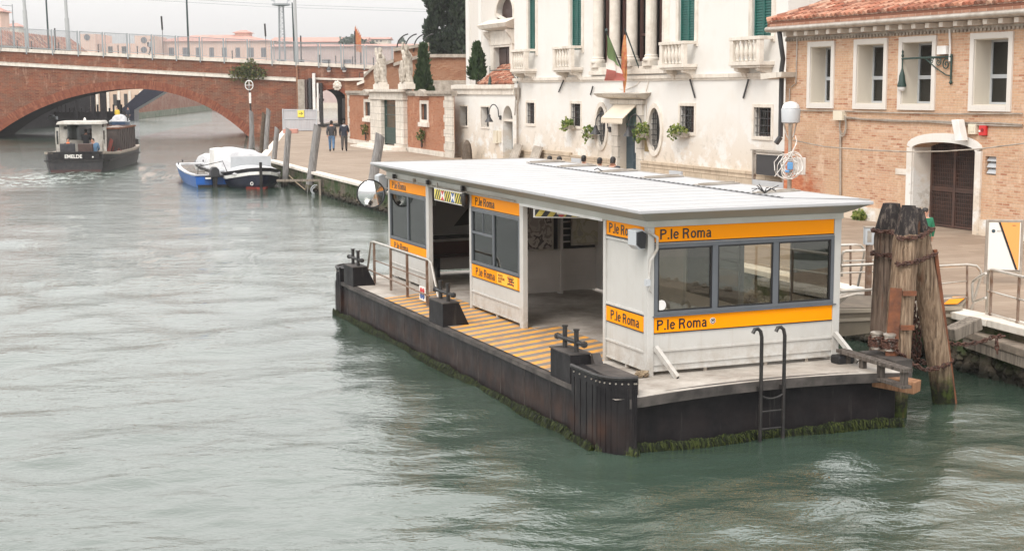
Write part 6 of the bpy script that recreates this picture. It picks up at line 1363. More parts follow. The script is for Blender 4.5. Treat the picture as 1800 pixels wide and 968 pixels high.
# mooring boxes with double-post bitts
def bitt_box(b0,b1,lab):
    t=MB(); x0=HX0-.03; dA,dB=.50,.30; z0,z1=.70,1.13
    t.hexa([(x0,b0,z0),(x0+dA,b0,z0),(x0+dA,b1,z0),(x0,b1,z0)],[(x0,b0,z1),(x0+dB,b0,z1),(x0+dB,b1,z1),(x0,b1,z1)]); bx=t.build('mooring_box',M['hull'],po,bevel=.012)
    t=MB(); t.box(x0-.01,x0+dB+.01,b0-.01,b1+.01,z1+.001,z1+.018); t.build('box_lid',M['deckedge'],bx)
    t=MB(); c=(b0+b1)/2; xc=x0+.16
    for s in (-.19,.19): t.lathe((xc,c+s,z1+.018),[(.036,0),(.034,.02),(.034,.29),(.045,.295),(.045,.315),(.0,.316)],12)
    t.cyl((xc+.02,c-.40,z1+.15),(xc-.02,c+.40,z1+.15),.032,n=10)
    for s in (-1,1): t.lathe((xc-s*.02,c+s*.40,z1+.15),[(.0,-.05),(.045,-.03),(.05,0),(.045,.03),(0,.05)],8)
    t.build('bitt',M['blackiron'],bx,smooth=True)
    return bx
bitt_box(.02,.70,''); bitt_box(5.20,5.92,''); bitt_box(10.65,11.35,'')
m=MB(); m.hexa([(HX0+.28,-.30,.75),(HX0+.42,-.30,.75),(HX0+.42,.0,.75),(HX0+.28,.0,.75)],[(HX0+.28,-.02,1.14),(HX0+.40,-.02,1.14),(HX0+.40,.02,1.14),(HX0+.28,.02,1.14)]); m.build('chute_plate',M['deckedge'],po)
# railing on the boarding edge
def Kd(x,y,z=Z_DECK): p=KF.g(x,y,z); return p
rl_=MB(); A=-.66
r0,r1=10.55,6.55
pb=[]
for x in (658,687,716,750): pass
bs=[KF.sd(x,y,A)[0] for x,y in ((658,465),(687,480),(716,495),(751,510))]
ra=MB(); ztop_=1.62; zlow=.92
ra.tube([(A,bs[0]+.62,.78),(A,bs[0]+.42,1.15),(A,bs[0]+.22,ztop_-.03),(A,bs[0]+.02,ztop_),(A,bs[3]-.12,ztop_),(A,bs[3]-.26,ztop_-.05),(A,bs[3]-.75,.77)],.024,8)
ra.build('railing',M['steel'],po,smooth=True); RA=bpy.data.objects[sc.objects[-1].name] if False else None
for b in bs:
    m=MB(); m.box(A-.022,A+.022,b-.022,b+.022,.755,ztop_-.02); m.build('rail_post',M['rustpost'],po)
m=MB(); m.tube([(A,bs[0],1.24),(A,bs[3],1.24)],.013,6); m.tube([(A-.10,bs[0]+.25,.76),(A-.10,bs[0]+.18,1.02),(A-.10,bs[0]+.02,1.04),(A-.08,bs[3]-.35,.98)],.018,6); m.build('rail_rod',M['rustpost'],po)
# round blue red sticker board on the rail
q=KF.sd(744,512,A-.03); m=MB(); m.box(A-.05,A-.035,q[0]-.17,q[0]+.17,.84,1.10); bd=m.build('notice_board',M['flagW'],po)
for (db,dz,mt) in ((.06,.06,'red'),(-.07,.06,'red'),(.06,-.05,'bluepaint'),(-.07,-.05,'bluepaint')):
    m=MB(); c=[(A-.056,q[0]+db+.055*cos(t)*1.05,.965+dz+.05*sin(t)) for t in np.linspace(0,2*PI,12,endpoint=False)]; m.add(c,[tuple(range(12))]); m.add([(A-.0505,p[1],p[2]) for p in c]+c,[(i,(i+1)%12,12+(i+1)%12,12+i) for i in range(12)]); m.build('emblem_segment',M[mt],bd)
# ladder with hooked tops
lx=(1.03,1.39); yl=HY0-.19
ld=thing('boarding_ladder','black steel ladder with hooked tops on the near end of the pontoon','ladder',KF,(1.2,yl,0)); m=MB()
for i,x in enumerate(lx):
    x-=1.2; m.tube([(x,0,-.35),(x,0,1.44),(x-.02,0,1.52),(x-.06,0,1.555),(x-.11,0,1.55),(x-.14,0,1.50)],.026,8); m.box(x-.03,x+.03,0,.12,.70,.76)
m.build('rails',M['blackiron'],ld,smooth=True)
for z,cv in ((.64,1),(.42,0),(.18,0),(-.08,0)):
    m=MB(); n=7; m.tube([(lx[0]-1.2+(lx[1]-lx[0])*i/n,0,z-(.05*sin(PI*i/n) if cv else 0)) for i in range(n+1)],.014,6); m.build('rung',M['blackiron'],ld)
# weed fringe along the waterline
m=MB()
def weed_line(p,q,nx_,ny_,n,dens=1):
    for _ in range(n):
        t=random.random(); x=p[0]+(q[0]-p[0])*t+nx_*random.uniform(.0,.07); y=p[1]+(q[1]-p[1])*t+ny_*random.uniform(.0,.07); z=random.uniform(-.01,.11)+.025*sin(t*40)*sin(t*23+1)
        l=random.uniform(.03,.10); w=random.uniform(.006,.014); tx,ty=(q[0]-p[0]),(q[1]-p[1]); L=math.hypot(tx,ty); tx/=L; ty/=L; lean=random.uniform(-.03,.03)
        m.add([(x-tx*w,y-ty*w,z),(x+tx*w,y+ty*w,z),(x+tx*(w*.6+lean)+nx_*.03,y+ty*(w*.6+lean)+ny_*.03,z-l),(x+tx*(lean-w*.6)+nx_*.03,y+ty*(lean-w*.6)+ny_*.03,z-l)],[(0,1,2,3)])
weed_line((HX0-.02,-.1),(HX0-.02,HY1-.5),-1,0,15000); weed_line((HX0-.08,-.1),(HX0-.08,-.85),-1,0,1000); weed_line((HX0-.03,-.85),(-.8,-1.26),-.6,-.8,900); weed_line((-.84,HY0+.03),(HX1,HY0+.03),0,-1,6500); weed_line((HX0-.08,HY1-.6),(HX0-.08,HY1-.1),-.3,0,500)
weed_line((-.84,HY0-.02),(HX1+.05,HY0-.02),0,-1,2500)
wd=m.build('weed',M['weed'],po,fix=False); wd['kind']='stuff'
m=MB()
for (p,q) in (((HX0-.035,-.1),(HX0-.035,HY1-.5)),((-.84,HY0+.02),(HX1,HY0+.02))):
    L=math.dist(p,q); n=int(L/.06)
    for i in range(n):
        t=(i+random.random())/n; x=p[0]+(q[0]-p[0])*t; y=p[1]+(q[1]-p[1])*t; r=random.uniform(.02,.042); m.lathe((x,y,random.uniform(-.02,.05)),[(r*.2,-r*1.6),(r,-r*.4),(r*.7,r*.8),(.005,r)],5)
wd=m.build('weed_mat',M['weed'],po,fix=False); wd['kind']='stuff'
# ================= shelter =================
sh_=thing('waiting_shelter','white panelled waiting shelter with a flat white roof and orange name bands','shelter',KF,(0,0,0))
W_=3.05; LB=11.77; zT,zB,zL,zl=2.84,2.63,1.58,1.36
def post(a0,a1,b0,b1,z0=Z_DECK,z1=2.93): m=MB(); m.box(a0,a1,b0,b1,z0,z1); return m.build('post',M['white'],sh_,bevel=.006)
post(-.02,.08,-.02,.10); post(W_-.01,W_+.11,-.02,.10); post(-.03,.05,1.30,1.38); post(-.03,.06,4.42,4.57); post(-.03,.05,6.87,6.95); post(-.03,.06,9.22,9.38); post(-.03,.05,11.78,11.86); post(W_,W_+.1,LB,LB+.1); post(W_,W_+.08,4.4,4.5); post(W_,W_+.08,8.2,8.3); post(.06,.5,4.42,4.50) if False else None
def rib(m,side,a,b,z): 
    if side=='s': m.box(-.022,.0,a,b,z-.016,z+.016)
    else: m.box(a,b,-.022,.0,z-.016,z+.016)
def band(side,a,b,z0,z1,par,txts):
    m=MB(); o_=.014
    if side=='s': m.box(-o_,.0,a,b,z0,z1)
    else: m.box(a,b,-o_,.0,z0,z1)
    bd=m.build('name_band',M['orange'],par)
    m=MB()
    for z in (z0-.014,z1):
        if side=='s': m.box(-o_-.002,.0,a,b,z,z+.014)
        else: m.box(a,b,-o_-.002,.0,z,z+.014)
    m.build('black_border',M['black'],bd)
    for (s,size,body,sx) in txts:
        fr=SIDE(-o_-.003,s,z0+(z1-z0)*.17) if side=='s' else FRONT(s,-o_-.003,z0+(z1-z0)*.17)
        stop_name(.142,bd,fr,sx=sx)
    return bd
def sidepanel(b0,b1,window=True,upper=True):
    z00=.81; m=MB()
    m.box(.0,.05,b0,b1,z00,1.36 if window else 2.63); m.box(.001,.05,b0,b1,1.362,1.62) if window else None
    m.box(.0,.05,b0,b1,2.58,2.93)
    if window is False: m.box(.001,.05,b0,b1,2.2,2.58) if False else None
    rib(m,'s',b0,b1,1.08); 
    if not window: rib(m,'s',b0,b1,1.62); rib(m,'s',b0,b1,2.585)
    m.box(-.01,.0,b0,b1,z00,z00+.03)
    m.box(.01,.04,(b0+b1)/2-.03,(b0+b1)/2+.03,.75,.81)
    p=m.build('wall_panel',M['white'],sh_,bevel=.004); return p
p1=sidepanel(.10,1.30,False); p2=sidepanel(4.57,6.87); p3=sidepanel(9.38,11.78)
def swindow(b0,b1,z0,z1,mull,name='window',slider=None):
    t_=.05; m=MB(); m.box(-.03,.03,b0,b1,z0,z0+t_); m.box(-.03,.03,b0,b1,z1-t_,z1); m.box(-.03,.03,b0,b0+t_,z0+t_,z1-t_); m.box(-.03,.03,b1-t_,b1,z0+t_,z1-t_)
    for u in mull: m.box(-.028,.028,u-.03,u+.03,z0+t_,z1-t_)
    if slider: m.box(-.034,.02,slider[0],slider[1],slider[2]-.02,slider[2]+.02); c=(slider[0]+slider[1])/2; m.box(-.01,.01,c-.008,c+.008,slider[2]+.02,z1-t_)
    w=m.build(name,M['frame'],sh_,bevel=.004); m=MB(); m.box(.0,.006,b0+t_,b1-t_,z0+t_,z1-t_); m.build('pane',M['kglass'],w); return w
swindow(4.58,6.86,1.60,2.60,[5.78],slider=(5.81,6.81,2.17)); swindow(9.39,11.76,1.60,2.60,[10.55])
band('s',.12,1.29,zB,zT,sh_,[(1.20,.215,'P.le Roma',1.12)]); band('s',.12,1.29,zl,zL,sh_,[(1.14,.215,'P.le Roma',1.16)])
band('s',4.58,6.86,zB,zT,sh_,[(6.66,.215,'P.le Roma',1.2)])
b2=band('s',4.58,6.86,zl,zL,sh_,[(6.66,.215,'P.le Roma',1.2)])
band('s',9.39,11.77,zB,zT,sh_,[(11.6,.215,'P.le Roma',1.2)]); band('s',9.39,11.77,zl,zL,sh_,[(11.5,.215,'P.le Roma',1.2)])
# no-berthing notice at the right of the middle lower band
m=MB(); m.box(-.0165,-.014,4.70,5.62,zl+.012,zL-.012); n_=m.build('notice_panel',pm('amber',(.90,.48,.03),rough=.4),b2)
for k,s in enumerate(('VIETATO','ACCOSTARE','SOSTA')): text(s,.058,M['redpaint'],n_,SIDE(-.018,5.57,zL-.075-.052*k),sx=.9)
m=MB(); m.box(-.018,-.0166,4.86,5.14,zl+.05,zl+.075); m.box(-.018,-.0166,4.84,5.10,zl+.10,zl+.125); m.prism([(5.12,zl+.14),(4.90,zl+.14),(4.86,zl+.17),(5.14,zl+.17)],'x',-.018,-.0166); m.box(-.018,-.0166,4.9,5.12,zl+.185,zl+.195); m.build('boat_symbol',M['black'],n_)
m=MB(); 
for s in (1,-1): m.bar((-.0205,5.13,zl+.11+s*.07),(-.0205,4.86,zl+.11-s*.07),.004,.012,up=(1,0,0))
m.build('red_cross',M['red'],n_)
# front (near) face
m=MB(); m.box(.08,W_-.01,.0,.05,.81,1.36); m.box(.08,W_-.01,.001,.05,1.362,1.62); m.box(.08,W_-.01,.0,.05,2.58,2.93); rib(m,'f',.08,W_-.01,1.10); m.box(.08,W_-.01,-.012,0,.81,.84); m.box(.08,W_-.01,-.02,0,.90,.905)
m.build('wall_panel',M['white'],sh_,bevel=.004)
for x in (.9,1.9,2.6): m=MB(); m.box(x,x+.05,.01,.04,.75,.81); m.build('foot',M['galv'],sh_)
t_=.055; m=MB(); z0,z1=1.60,2.60; x0,x1=.08,W_-.01
m.box(x0,x1,-.03,.03,z0,z0+t_); m.box(x0,x1,-.03,.03,z1-t_,z1); m.box(x0,x0+t_,-.03,.03,z0+t_,z1-t_); m.box(x1-t_,x1,-.03,.03,z0+t_,z1-t_)
for u in (1.045,2.045): m.box(u-.045,u+.045,-.028,.028,z0+t_,z1-t_)
m.box(x0-.02,x1+.04,-.05,.0,z0-.02,z0-.001)
fw=m.build('front_window',M['frame'],sh_,bevel=.004)
for a,b in ((x0+t_,1.0),(1.09,2.0),(2.09,x1-t_)):
    m=MB(); m.box(a-.001,b+.001,.0,.006,z0+t_,z1-t_); m.build('pane',M['kglass2'],fw)
    m=MB(); 
    for q in ((a,a+.022,z0+t_,z1-t_),(b-.022,b,z0+t_,z1-t_),(a,b,z0+t_,z0+t_+.022),(a,b,z1-t_-.022,z1-t_)): m.box(q[0],q[1],-.02,-.001,q[2],q[3])
    m.build('sash',M['black'],fw)
m=MB(); m.cyl((.20,-.012,1.745),(.20,-.004,1.745),.072,n=24); m.build('round_sticker',M['wpaint'],fw)
f1=band('f',.09,W_-.02,zB,zT,sh_,[(.17,.215,'P.le Roma',1.05)]); f2_=band('f',.09,W_-.02,zl,zL,sh_,[(.13,.215,'P.le Roma',1.03)])
m=MB(); m.cyl((1.02,-.02,1.475),(1.02,-.0145,1.475),.045,n=20); e_=m.build('round_badge',M['flagW'],f2_); m=MB(); m.tube([(1.02+.032*cos(a),-.021,1.475+.032*sin(a)) for a in np.linspace(0,2*PI,16,endpoint=False)],.006,4,closed=True); m.box(1.005,1.035,-.023,-.0205,1.465,1.49); m.build('badge_ring',M['black'],e_)
# diagonal stays at the front corners
for x,sx in ((.10,1),(W_+.02,1)):
    m=MB(); p=(x,-.04,1.16); q=(x+.14*1,-.42,.79); m.bar(p,q,.075,.055,up=(1,0,0)); st=m.build('stay',M['white'],sh_); m=MB(); d=Vector(q)-Vector(p); d.normalize(); e=Vector(q)+d*.002; m.bar(e,e+d*.004,.05,.035,up=(1,0,0)); m.build('tube_opening',M['dark'],st)
# back wall, end wall, inner partition
m=MB(); m.box(W_,W_+.04,.1,1.1,.81,1.60); m.box(W_,W_+.04,2.6,4.4,.81,1.2); m.box(W_,W_+.04,.1,LB,2.62,2.93); m.box(W_,W_+.04,8.3,LB,.81,1.62)
m.box(W_,W_+.04,4.5,8.2,.81,2.6)
m.build('back_wall',M['panelin'],sh_)
m=MB(); m.box(W_+.01,W_+.016,.1,1.1,1.6,2.62); m.box(W_+.01,W_+.016,2.6,4.4,1.2,2.62); m.box(W_+.01,W_+.016,8.3,LB,1.62,2.62); m.build('back_glazing',M['kglass2'],sh_)
m=MB()
for b in (1.1,2.6): m.box(W_-.01,W_+.06,b-.03,b+.03,.78,2.62)
m.build('door_frame',M['frame'],sh_)
m=MB(); m.box(.05,W_,LB,LB+.05,.84,2.93); m.build('end_wall',M['panelin'],sh_)
PBb=7.9; m=MB(); xm=2.22
m.box(.55,xm,PBb,PBb+.05,.80,1.62); m.box(xm+.05,W_,PBb+.10,PBb+.15,.80,1.62); m.box(.55,W_,PBb+.10,PBb+.14,2.66,2.93)
for z in (1.08,1.35): m.box(.55,xm,PBb-.012,PBb,z-.008,z+.008); m.box(xm+.05,W_,PBb+.088,PBb+.10,z-.008,z+.008)
m.box(xm,xm+.05,PBb-.03,PBb+.16,.76,2.9); m.box(.50,.56,PBb-.03,PBb+.1,.76,2.9)
pt_=m.build('partition',M['panelin'],sh_)
m=MB(); m.box(.56,xm,PBb+.12,PBb+.13,1.62,2.66); m.box(xm+.05,W_,PBb+.16,PBb+.17,1.62,2.66); m.build('dark_glazing',M['dark'],pt_)
def poster(x0,x1,z0,z1,y,mt,nm):
    m=MB(); m.box(x0,x1,y,y+.02,z0,z1); w=m.build(nm,M[mt],sh_); m=MB(); 
    for q in ((x0-.03,x0,z0-.03,z1+.03),(x1,x1+.03,z0-.03,z1+.03),(x0,x1,z0-.03,z0),(x0,x1,z1,z1+.03)): m.box(q[0],q[1],y-.02,y+.02,q[2],q[3])
    m.build('poster_frame',M['galv'],w)
a=KF.f(928,380,PBb); b=KF.f(968,443,PBb); c=KF.f(1007,382,PBb); d_=KF.f(1058,435,PBb)
poster(a[0]-.1,b[0],1.66,2.62,PBb-.05,'poster','poster'); poster(c[0],d_[0]-.05,1.72,2.62,PBb+.03,'postery','poster')
m=MB(); x=KF.f(988,400,PBb)[0]
for z in np.arange(1.75,2.6,.13): m=MB(); m.box(x+.06,x+.24,PBb+.10,PBb+.12,z,z+.025); m.build('louvre',M['panelin'],pt_)
# first bay: end wall posters, bench
EB=LB-.02
q0=KF.f(760,340,EB); q1=KF.f(826,396,EB)
m=MB(); m.box(.08,W_-.05,EB-.02,EB,1.62,2.80); pn=m.build('mural_panel',pm('mural_grey',(.22,.205,.21),(.26,.24,.245),1,.5),sh_)
t0=KF.f(797,397,EB); t1=KF.f(829,352,EB); t2=KF.f(829,385,EB); m=MB(); m.prism([t0,(t1[0]+.35,t1[1]+.32),(t2[0]+.35,t2[1]-.1)],'y',EB-.026,EB-.021); m.build('mural_shape',M['dark'],pn)
tm=KF.f(772,335,EB); m=MB(); m.prism([(tm[0]-.42,tm[1]-.12),(tm[0]-.10,tm[1]+.26),(tm[0]+.22,tm[1]-.12),(tm[0]+.1,tm[1]-.12),(tm[0]-.10,tm[1]+.1),(tm[0]-.3,tm[1]-.12)],'y',EB-.026,EB-.021); m.build('mural_triangle',pm('mural_pale',(.45,.44,.42)),pn)
text('crui',.22,_pm['mural_pale'],pn,FRONT(tm[0]-.42,EB-.024,tm[1]-.32),bold=.004)
m=MB(); m.box(.08,W_-.02,EB-.05,EB-.001,1.52,1.60); m.build('ledge',M['dark'],sh_)
m=MB(); z0=1.15; m.box(.4,W_-.05,EB-.05,EB-.01,1.12,1.46); m.build('wood_backrest',pm('red_brown_board',(.11,.045,.03),(.08,.035,.025),2,.5),sh_)
bn=thing('bench','dark slatted bench along the far end wall inside the shelter','bench',KF,(1.7,EB-.35,Z_DECK)); m=MB()
for k in range(3): m.box(-1.2,1.25,-.18+.13*k,-.07+.13*k,.42,.45)
m.build('seat',M['darkwood'],bn)
for x in (-.8,.85): m=MB(); m.box(x-.03,x+.03,-.12,.1,0,.42); m.build('leg',M['irongrey'],bn)
m=MB(); m.bar((-.4,EB+.03,.80),(W_,EB+.03,.80),.03,.04); m.build('sill_bar',M['wpaint'],sh_) if False else None
# roof
ZA,ZB_=3.20,3.115
def rz(b): return ZB_+(ZA-ZB_)*(b+.45)/12.5
R0a,R1a,R0b,R1b=-.36,3.42,-.42,12.05
m=MB()
# sheet with falling soffit lip
m.hexa([(R0a,R0b,rz(R0b)-.05),(R1a,R0b,rz(R0b)-.05),(R1a,R1b,rz(R1b)-.05),(R0a,R1b,rz(R1b)-.05)],[(R0a,R0b,rz(R0b)),(R1a,R0b,rz(R0b)),(R1a,R1b,rz(R1b)),(R0a,R1b,rz(R1b))]); rf=m.build('roof',M['roofwhite'],sh_,bevel=.01)
m=MB(); B0=[(R0a+.03,R0b+.03),(R1a-.03,R0b+.03),(R1a-.03,R1b-.03),(R0a+.03,R1b-.03)]; B1=[(-.06,-.06),(3.17,-.06),(3.17,LB+.12),(-.06,LB+.12)]
vs=[(*p,rz(p[1])-.052) for p in B0]+[(*p,rz(p[1])-.19) for p in B1]; m.add(vs,[(i,(i+1)%4,4+(i+1)%4,4+i) for i in range(4)]+[(4,5,6,7)]); m.build('soffit',M['soffit'],sh_)
m=MB(); 
for (x0,x1,y0,y1) in ((-.055,-.005,-.055,LB+.1),(3.12,3.165,-.055,LB+.1),(-.005,3.12,-.055,-.005),(-.005,3.12,LB+.06,LB+.10)):
    m.hexa([(x0,y0,2.845),(x1,y0,2.845),(x1,y1,2.845+.0),(x0,y1,2.845)],[(x0,y0,rz(y0)-.185),(x1,y0,rz(y0)-.185),(x1,y1,rz(y1)-.185),(x0,y1,rz(y1)-.185)])
m.build('fascia',M['fascia'],sh_)
m=MB(); 
for k in range(24): y0=R0b+.1+k*.515; m.box(R0a+.04,2.5,y0,y0+.006,rz(y0)+.001,rz(y0)+.003)
m.build('sheet_seams',pm('roof_seam',(.40,.40,.405)),rf)
# raised strip with brackets along the back edge
m=MB(); HB0,HB1=.55,10.1
m.hexa([(2.52,HB0,rz(HB0)+.002),(R1a-.02,HB0-.7,rz(HB0)+.002),(R1a-.02,HB1+1.6,rz(HB1)+.002),(2.52,HB1,rz(HB1)+.002)],[(2.52,HB0,rz(HB0)+.012),(R1a-.02,HB0-.7,rz(HB0)+.014),(R1a-.02,HB1+1.6,rz(HB1)+.014),(2.52,HB1,rz(HB1)+.012)]); m.build('hinged_flap',M['roofwhite'],rf)
m=MB(); 
k=0
b=HB0
m.hexa([(2.49,HB0,rz(HB0)+.010),(2.53,HB0,rz(HB0)+.010),(2.53,HB1,rz(HB1)+.010),(2.49,HB1,rz(HB1)+.010)],[(2.49,HB0,rz(HB0)+.022),(2.53,HB0,rz(HB0)+.022),(2.53,HB1,rz(HB1)+.022),(2.49,HB1,rz(HB1)+.022)])
ht=NT('piano_hinge'); hs_=ht.sep(ht.obj()); ht.set(ht.mix(ht.math('GREATER_THAN',ht.math('FRACT',ht.math('MULTIPLY',hs_[1],5.9)),.5),(.42,.42,.43),(.10,.10,.10)),.5)
m.build('hinge',ht.m,rf)
m=MB(); m.hexa([(R1a-.05,R0b+.1,rz(0)+.0),(R1a+.02,R0b+.1,rz(0)+.0),(R1a+.02,R1b,rz(12)),(R1a-.05,R1b,rz(12))],[(R1a-.05,R0b+.1,rz(0)+.016),(R1a+.02,R0b+.1,rz(0)+.016),(R1a+.02,R1b,rz(12)+.016),(R1a-.05,R1b,rz(12)+.016)]); m.hexa([(R0a+.3,R1b-.07,rz(12)+.001),(R1a,R1b-.07,rz(12)+.001),(R1a,R1b-.01,rz(12)+.001),(R0a+.3,R1b-.01,rz(12)+.001)],[(R0a+.3,R1b-.07,rz(12)+.012),(R1a,R1b-.07,rz(12)+.012),(R1a,R1b-.01,rz(12)+.012),(R0a+.3,R1b-.01,rz(12)+.012)]); m.build('back_rail',M['galv'],rf)
for b in (1.25,3.05,4.95,6.75,8.55,10.1):
    m=MB(); m.hexa([(2.5,b,rz(b)+.013),(R1a-.05,b+.12,rz(b)+.018),(R1a-.05,b+.32,rz(b)+.018),(2.5,b+.14,rz(b)+.013)],[(2.5,b,rz(b)+.035),(R1a-.05,b+.12,rz(b)+.04),(R1a-.05,b+.32,rz(b)+.04),(2.5,b+.14,rz(b)+.035)]); m.bar((2.56,b+.07,rz(b)+.04),(R1a-.1,b+.22,rz(b)+.05),.03,.02); m.build('flap_bracket',M['galv'],rf)
bd=thing('wire_bird_spike','small tangle of wire and twigs on the roof near the right end','debris',KF,(2.58,1.15,rz(1.15)+.03)); m=MB()
for k in range(9): a=k*.7; m.tube([(0,0,0),(cos(a)*.10,sin(a)*.12,.07),(cos(a)*.20,sin(a)*.22,.02+.05*(k%3))],.008,4)
m.build('wires',M['blackiron'],bd)
m=MB(); m.tube([(0,0,0),(-.1,.02,.06),(-.16,.03,.03)],.012,4); m.solo('roof_hook',M['blackiron'],'small bent hook on the roof hinge, midway along the shelter','hook',KF,(2.6,6.8,rz(6.8)+.03))
# door tracks + rollers above the openings
m=MB(); m.tube([(-.10,4.6,2.885),(-.10,11.8,2.885)],.016,6); 
for b in (7.05,9.0,9.9,11.2): m.box(-.12,-.05,b,b+.06,2.86,2.96)
m.build('door_track',M['galv'],sh_)
m=MB(); 
for b in (8.95,7.0,11.1): m.box(-.15,-.09,b,b+.07,2.90,2.99)
m.build('track_roller',M['blackiron'],sh_)
m=MB(); m.lathe((-.14,6.90,2.62),[(.03,0),(.06,.05),(.07,.2),(.05,.24)],10); m.build('small_lamp',M['blackiron'],sh_,smooth=True)
# hazard signs hanging in the two openings
def hazard(b0,b1,z0,z1,a,lab,c1,c2,pitch,symbols,a2=None):
    a2=a if a2 is None else a2
    t=thing('hazard_sign',lab,'sign',KF,((a+a2)/2,(b0+b1)/2,z0),rz=math.atan2(-(a-a2)*-1 if False else (a-a2),(b1-b0)) if a!=a2 else 0); L=math.hypot(b1-b0,a-a2)/2; H_=z1-z0
    m=MB(); m.box(-.02,.02,-L-.03,L+.03,-.02,H_+.02); m.build('board',M['wpaint'],t)
    m=MB(); m.box(-.026,-.021,-L,L,0,H_); fc=m.build('face',M[c1],t)
    m=MB(); n=int(2*L/pitch)+2
    for k in range(n):
        y=L-k*pitch; w=pitch*.5; sl=H_*.75; P=[(y,0),(y-w,0),(y-w-sl,H_),(y-sl,H_)]
        P=[(max(-L,min(L,p[0])),p[1]) for p in P]
        if abs(P[0][0]-P[1][0])+abs(P[2][0]-P[3][0])>.01: m.prism(P,'x',-.029,-.0262)
    m.build('stripes',M[c2],fc)
    for (y,mt,shape) in symbols:
        m=MB(); 
        if shape=='x': m.box(-.034,-.03,y-.10,y+.10,H_*.5-.085,H_*.5+.085)
        else: m.cyl((-.034,y,H_*.5),(-.03,y,H_*.5),H_*.52,n=24)
        s_=m.build('symbol',M[mt] if shape!='x' else M['flagW'],fc)
        m=MB()
        if shape=='x': 
            for s in (1,-1): m.prism([(y-.09,H_*.5+s*.085),(y+.09,H_*.5+s*.085),(y,H_*.5+s*.01)],'x',-.038,-.0345)
            m.build('symbol_mark',M[mt],s_)
        else: m.box(-.038,-.0345,y-.075,y+.075,H_*.5-.02,H_*.5+.02); m.build('symbol_bar',M['flagW'],s_)
    m=MB(); 
    for y in (-L+.1,L-.1): m.box(-.01,.01,y-.015,y+.015,H_+.02,H_+.12)
    m.build('hanger',M['galv'],t); return t
def hz(b0,b1,sy): c=(b0+b1)/2; return [(y-c,a,b) for y,a,b in sy]
hazard(6.98,8.46,2.655,2.85,-.14,'white framed yellow and black striped sign with red and blue symbols in the far doorway','yellow','black',.115,hz(6.98,8.46,((7.98,'red','x'),(7.42,'bluepaint','x'))))
qa=KF.g(941,380,2.68); qb=KF.g(1060,382,2.68)
hazard(qb[1],qa[1],2.68,2.79,qb[0],'black and yellow striped sign with a round red mark in the near shelter doorway','black','yellow_dim',.20,((.12,'red','o'),),a2=qa[0])
m=MB(); m.box(-.06,.02,1.35,4.5,2.815,2.855); m.build('door_header',M['wpaint'],sh_)
# floodlight at the near corner
fl=thing('floodlight','silver floodlight on a white bracket at the near corner of the shelter','lamp',KF,(-.16,.02,2.56)); m=MB()
m.prism([(-.10,-.02),(-.02,-.10),(.10,-.10),(.12,.22),(.04,.28),(-.10,.26)],'y',-.02,.30); m.build('housing',M['lampsilver'],fl,bevel=.012)
m=MB(); m.prism([(-.08,.0),(.0,-.07),(.09,-.07),(.11,.2),(.03,.25),(-.08,.23)],'y',-.06,-.021); m.build('lens',M['black'],fl)
m=MB(); m.tube([(.14,-.05,.22),(.26,-.08,.14),(.26,-.08,-.02),(.16,-.08,-.18),(.16,-.05,-.45)],.022,8); m.tube([(.16,-.09,-.15),(.13,-.1,-.35),(.13,-.1,-.58),(.18,-.08,-.62)],.012,6); m.build('bracket',M['white'],fl,smooth=True); m=MB(); m.box(.08,.14,-.12,-.05,-.52,-.43); m.build('switch_box',M['ppale'],fl)
for ch in list(fl.children):
    if ch.name.split('.')[0] in('housing','lens'): ch.scale=(.74,.74,.74); ch.location=(.02,-.02,.05)
# convex mirror + floodlight at the far end
mc=KF.f(652,341,12.0); mr=thing('convex_mirror','round convex mirror with a dark rim at the far end of the shelter','mirror',KF,(mc[0],12.0,mc[1]))
Rm=.295; m=MB(); vs=[]; n=28; rings=7
look=Vector((-.35,-.9,-.05)).normalized(); X_=look.orthogonal().normalized(); Y_=look.cross(X_)
for j in range(rings+1):
    r=Rm*j/rings; h=.09*(1-(r/Rm)**2)
    for k in range(n): a=2*PI*k/n; vs.append(X_*r*cos(a)+Y_*r*sin(a)+look*h)
m.add(vs,[(j*n+k,j*n+(k+1)%n,(j+1)*n+(k+1)%n,(j+1)*n+k) for j in range(rings) for k in range(n)]); m.build('mirror_face',M['mirror'],mr,smooth=True,fix=False)
m=MB(); m.tube([X_*Rm*cos(a)+Y_*Rm*sin(a) for a in np.linspace(0,2*PI,32,endpoint=False)],.016,6,closed=True); m.build('rim',M['black'],mr,smooth=True)
m=MB(); m.lathe((0,0,0),[(.0,0),(.01,.01)],4) if False else None; m.add([X_*Rm*cos(a)-look*.01+Y_*Rm*sin(a) for a in np.linspace(0,2*PI,28,endpoint=False)]+[-look*.06],[(k,(k+1)%28,28) for k in range(28)]); m.build('back_shell',M['irongrey'],mr)
m=MB(); m.tube([(0,.06,0),(.25,.05,.0),(-mc[0]-.02,-.12,0)],.02,6); m.tube([(0.02,.05,.12),(-mc[0]-.02,-.12,.12)],.016,6); m.build('arm',M['galv'],mr)
fc_=KF.f(673,318,12.1); fl=thing('floodlight','silver floodlight beside the convex mirror at the far end of the shelter','lamp',KF,(fc_[0],12.1,fc_[1]-.13)); m=MB(); m.prism([(-.12,-.02),(-.05,-.12),(.05,-.12),(.07,.24),(-.02,.28),(-.12,.24)],'y',-.10,.22); m.build('housing',M['lampsilver'],fl,bevel=.01); m=MB(); m.prism([(.051,-.1),(.13,-.03),(.15,.2),(.07,.24)],'y',-.09,.2); m.build('lens',M['black'],fl); m=MB(); m.bar((.12,.02,.05),(.3,-.2,.05),.04,.04); m.build('bracket',M['galv'],fl)
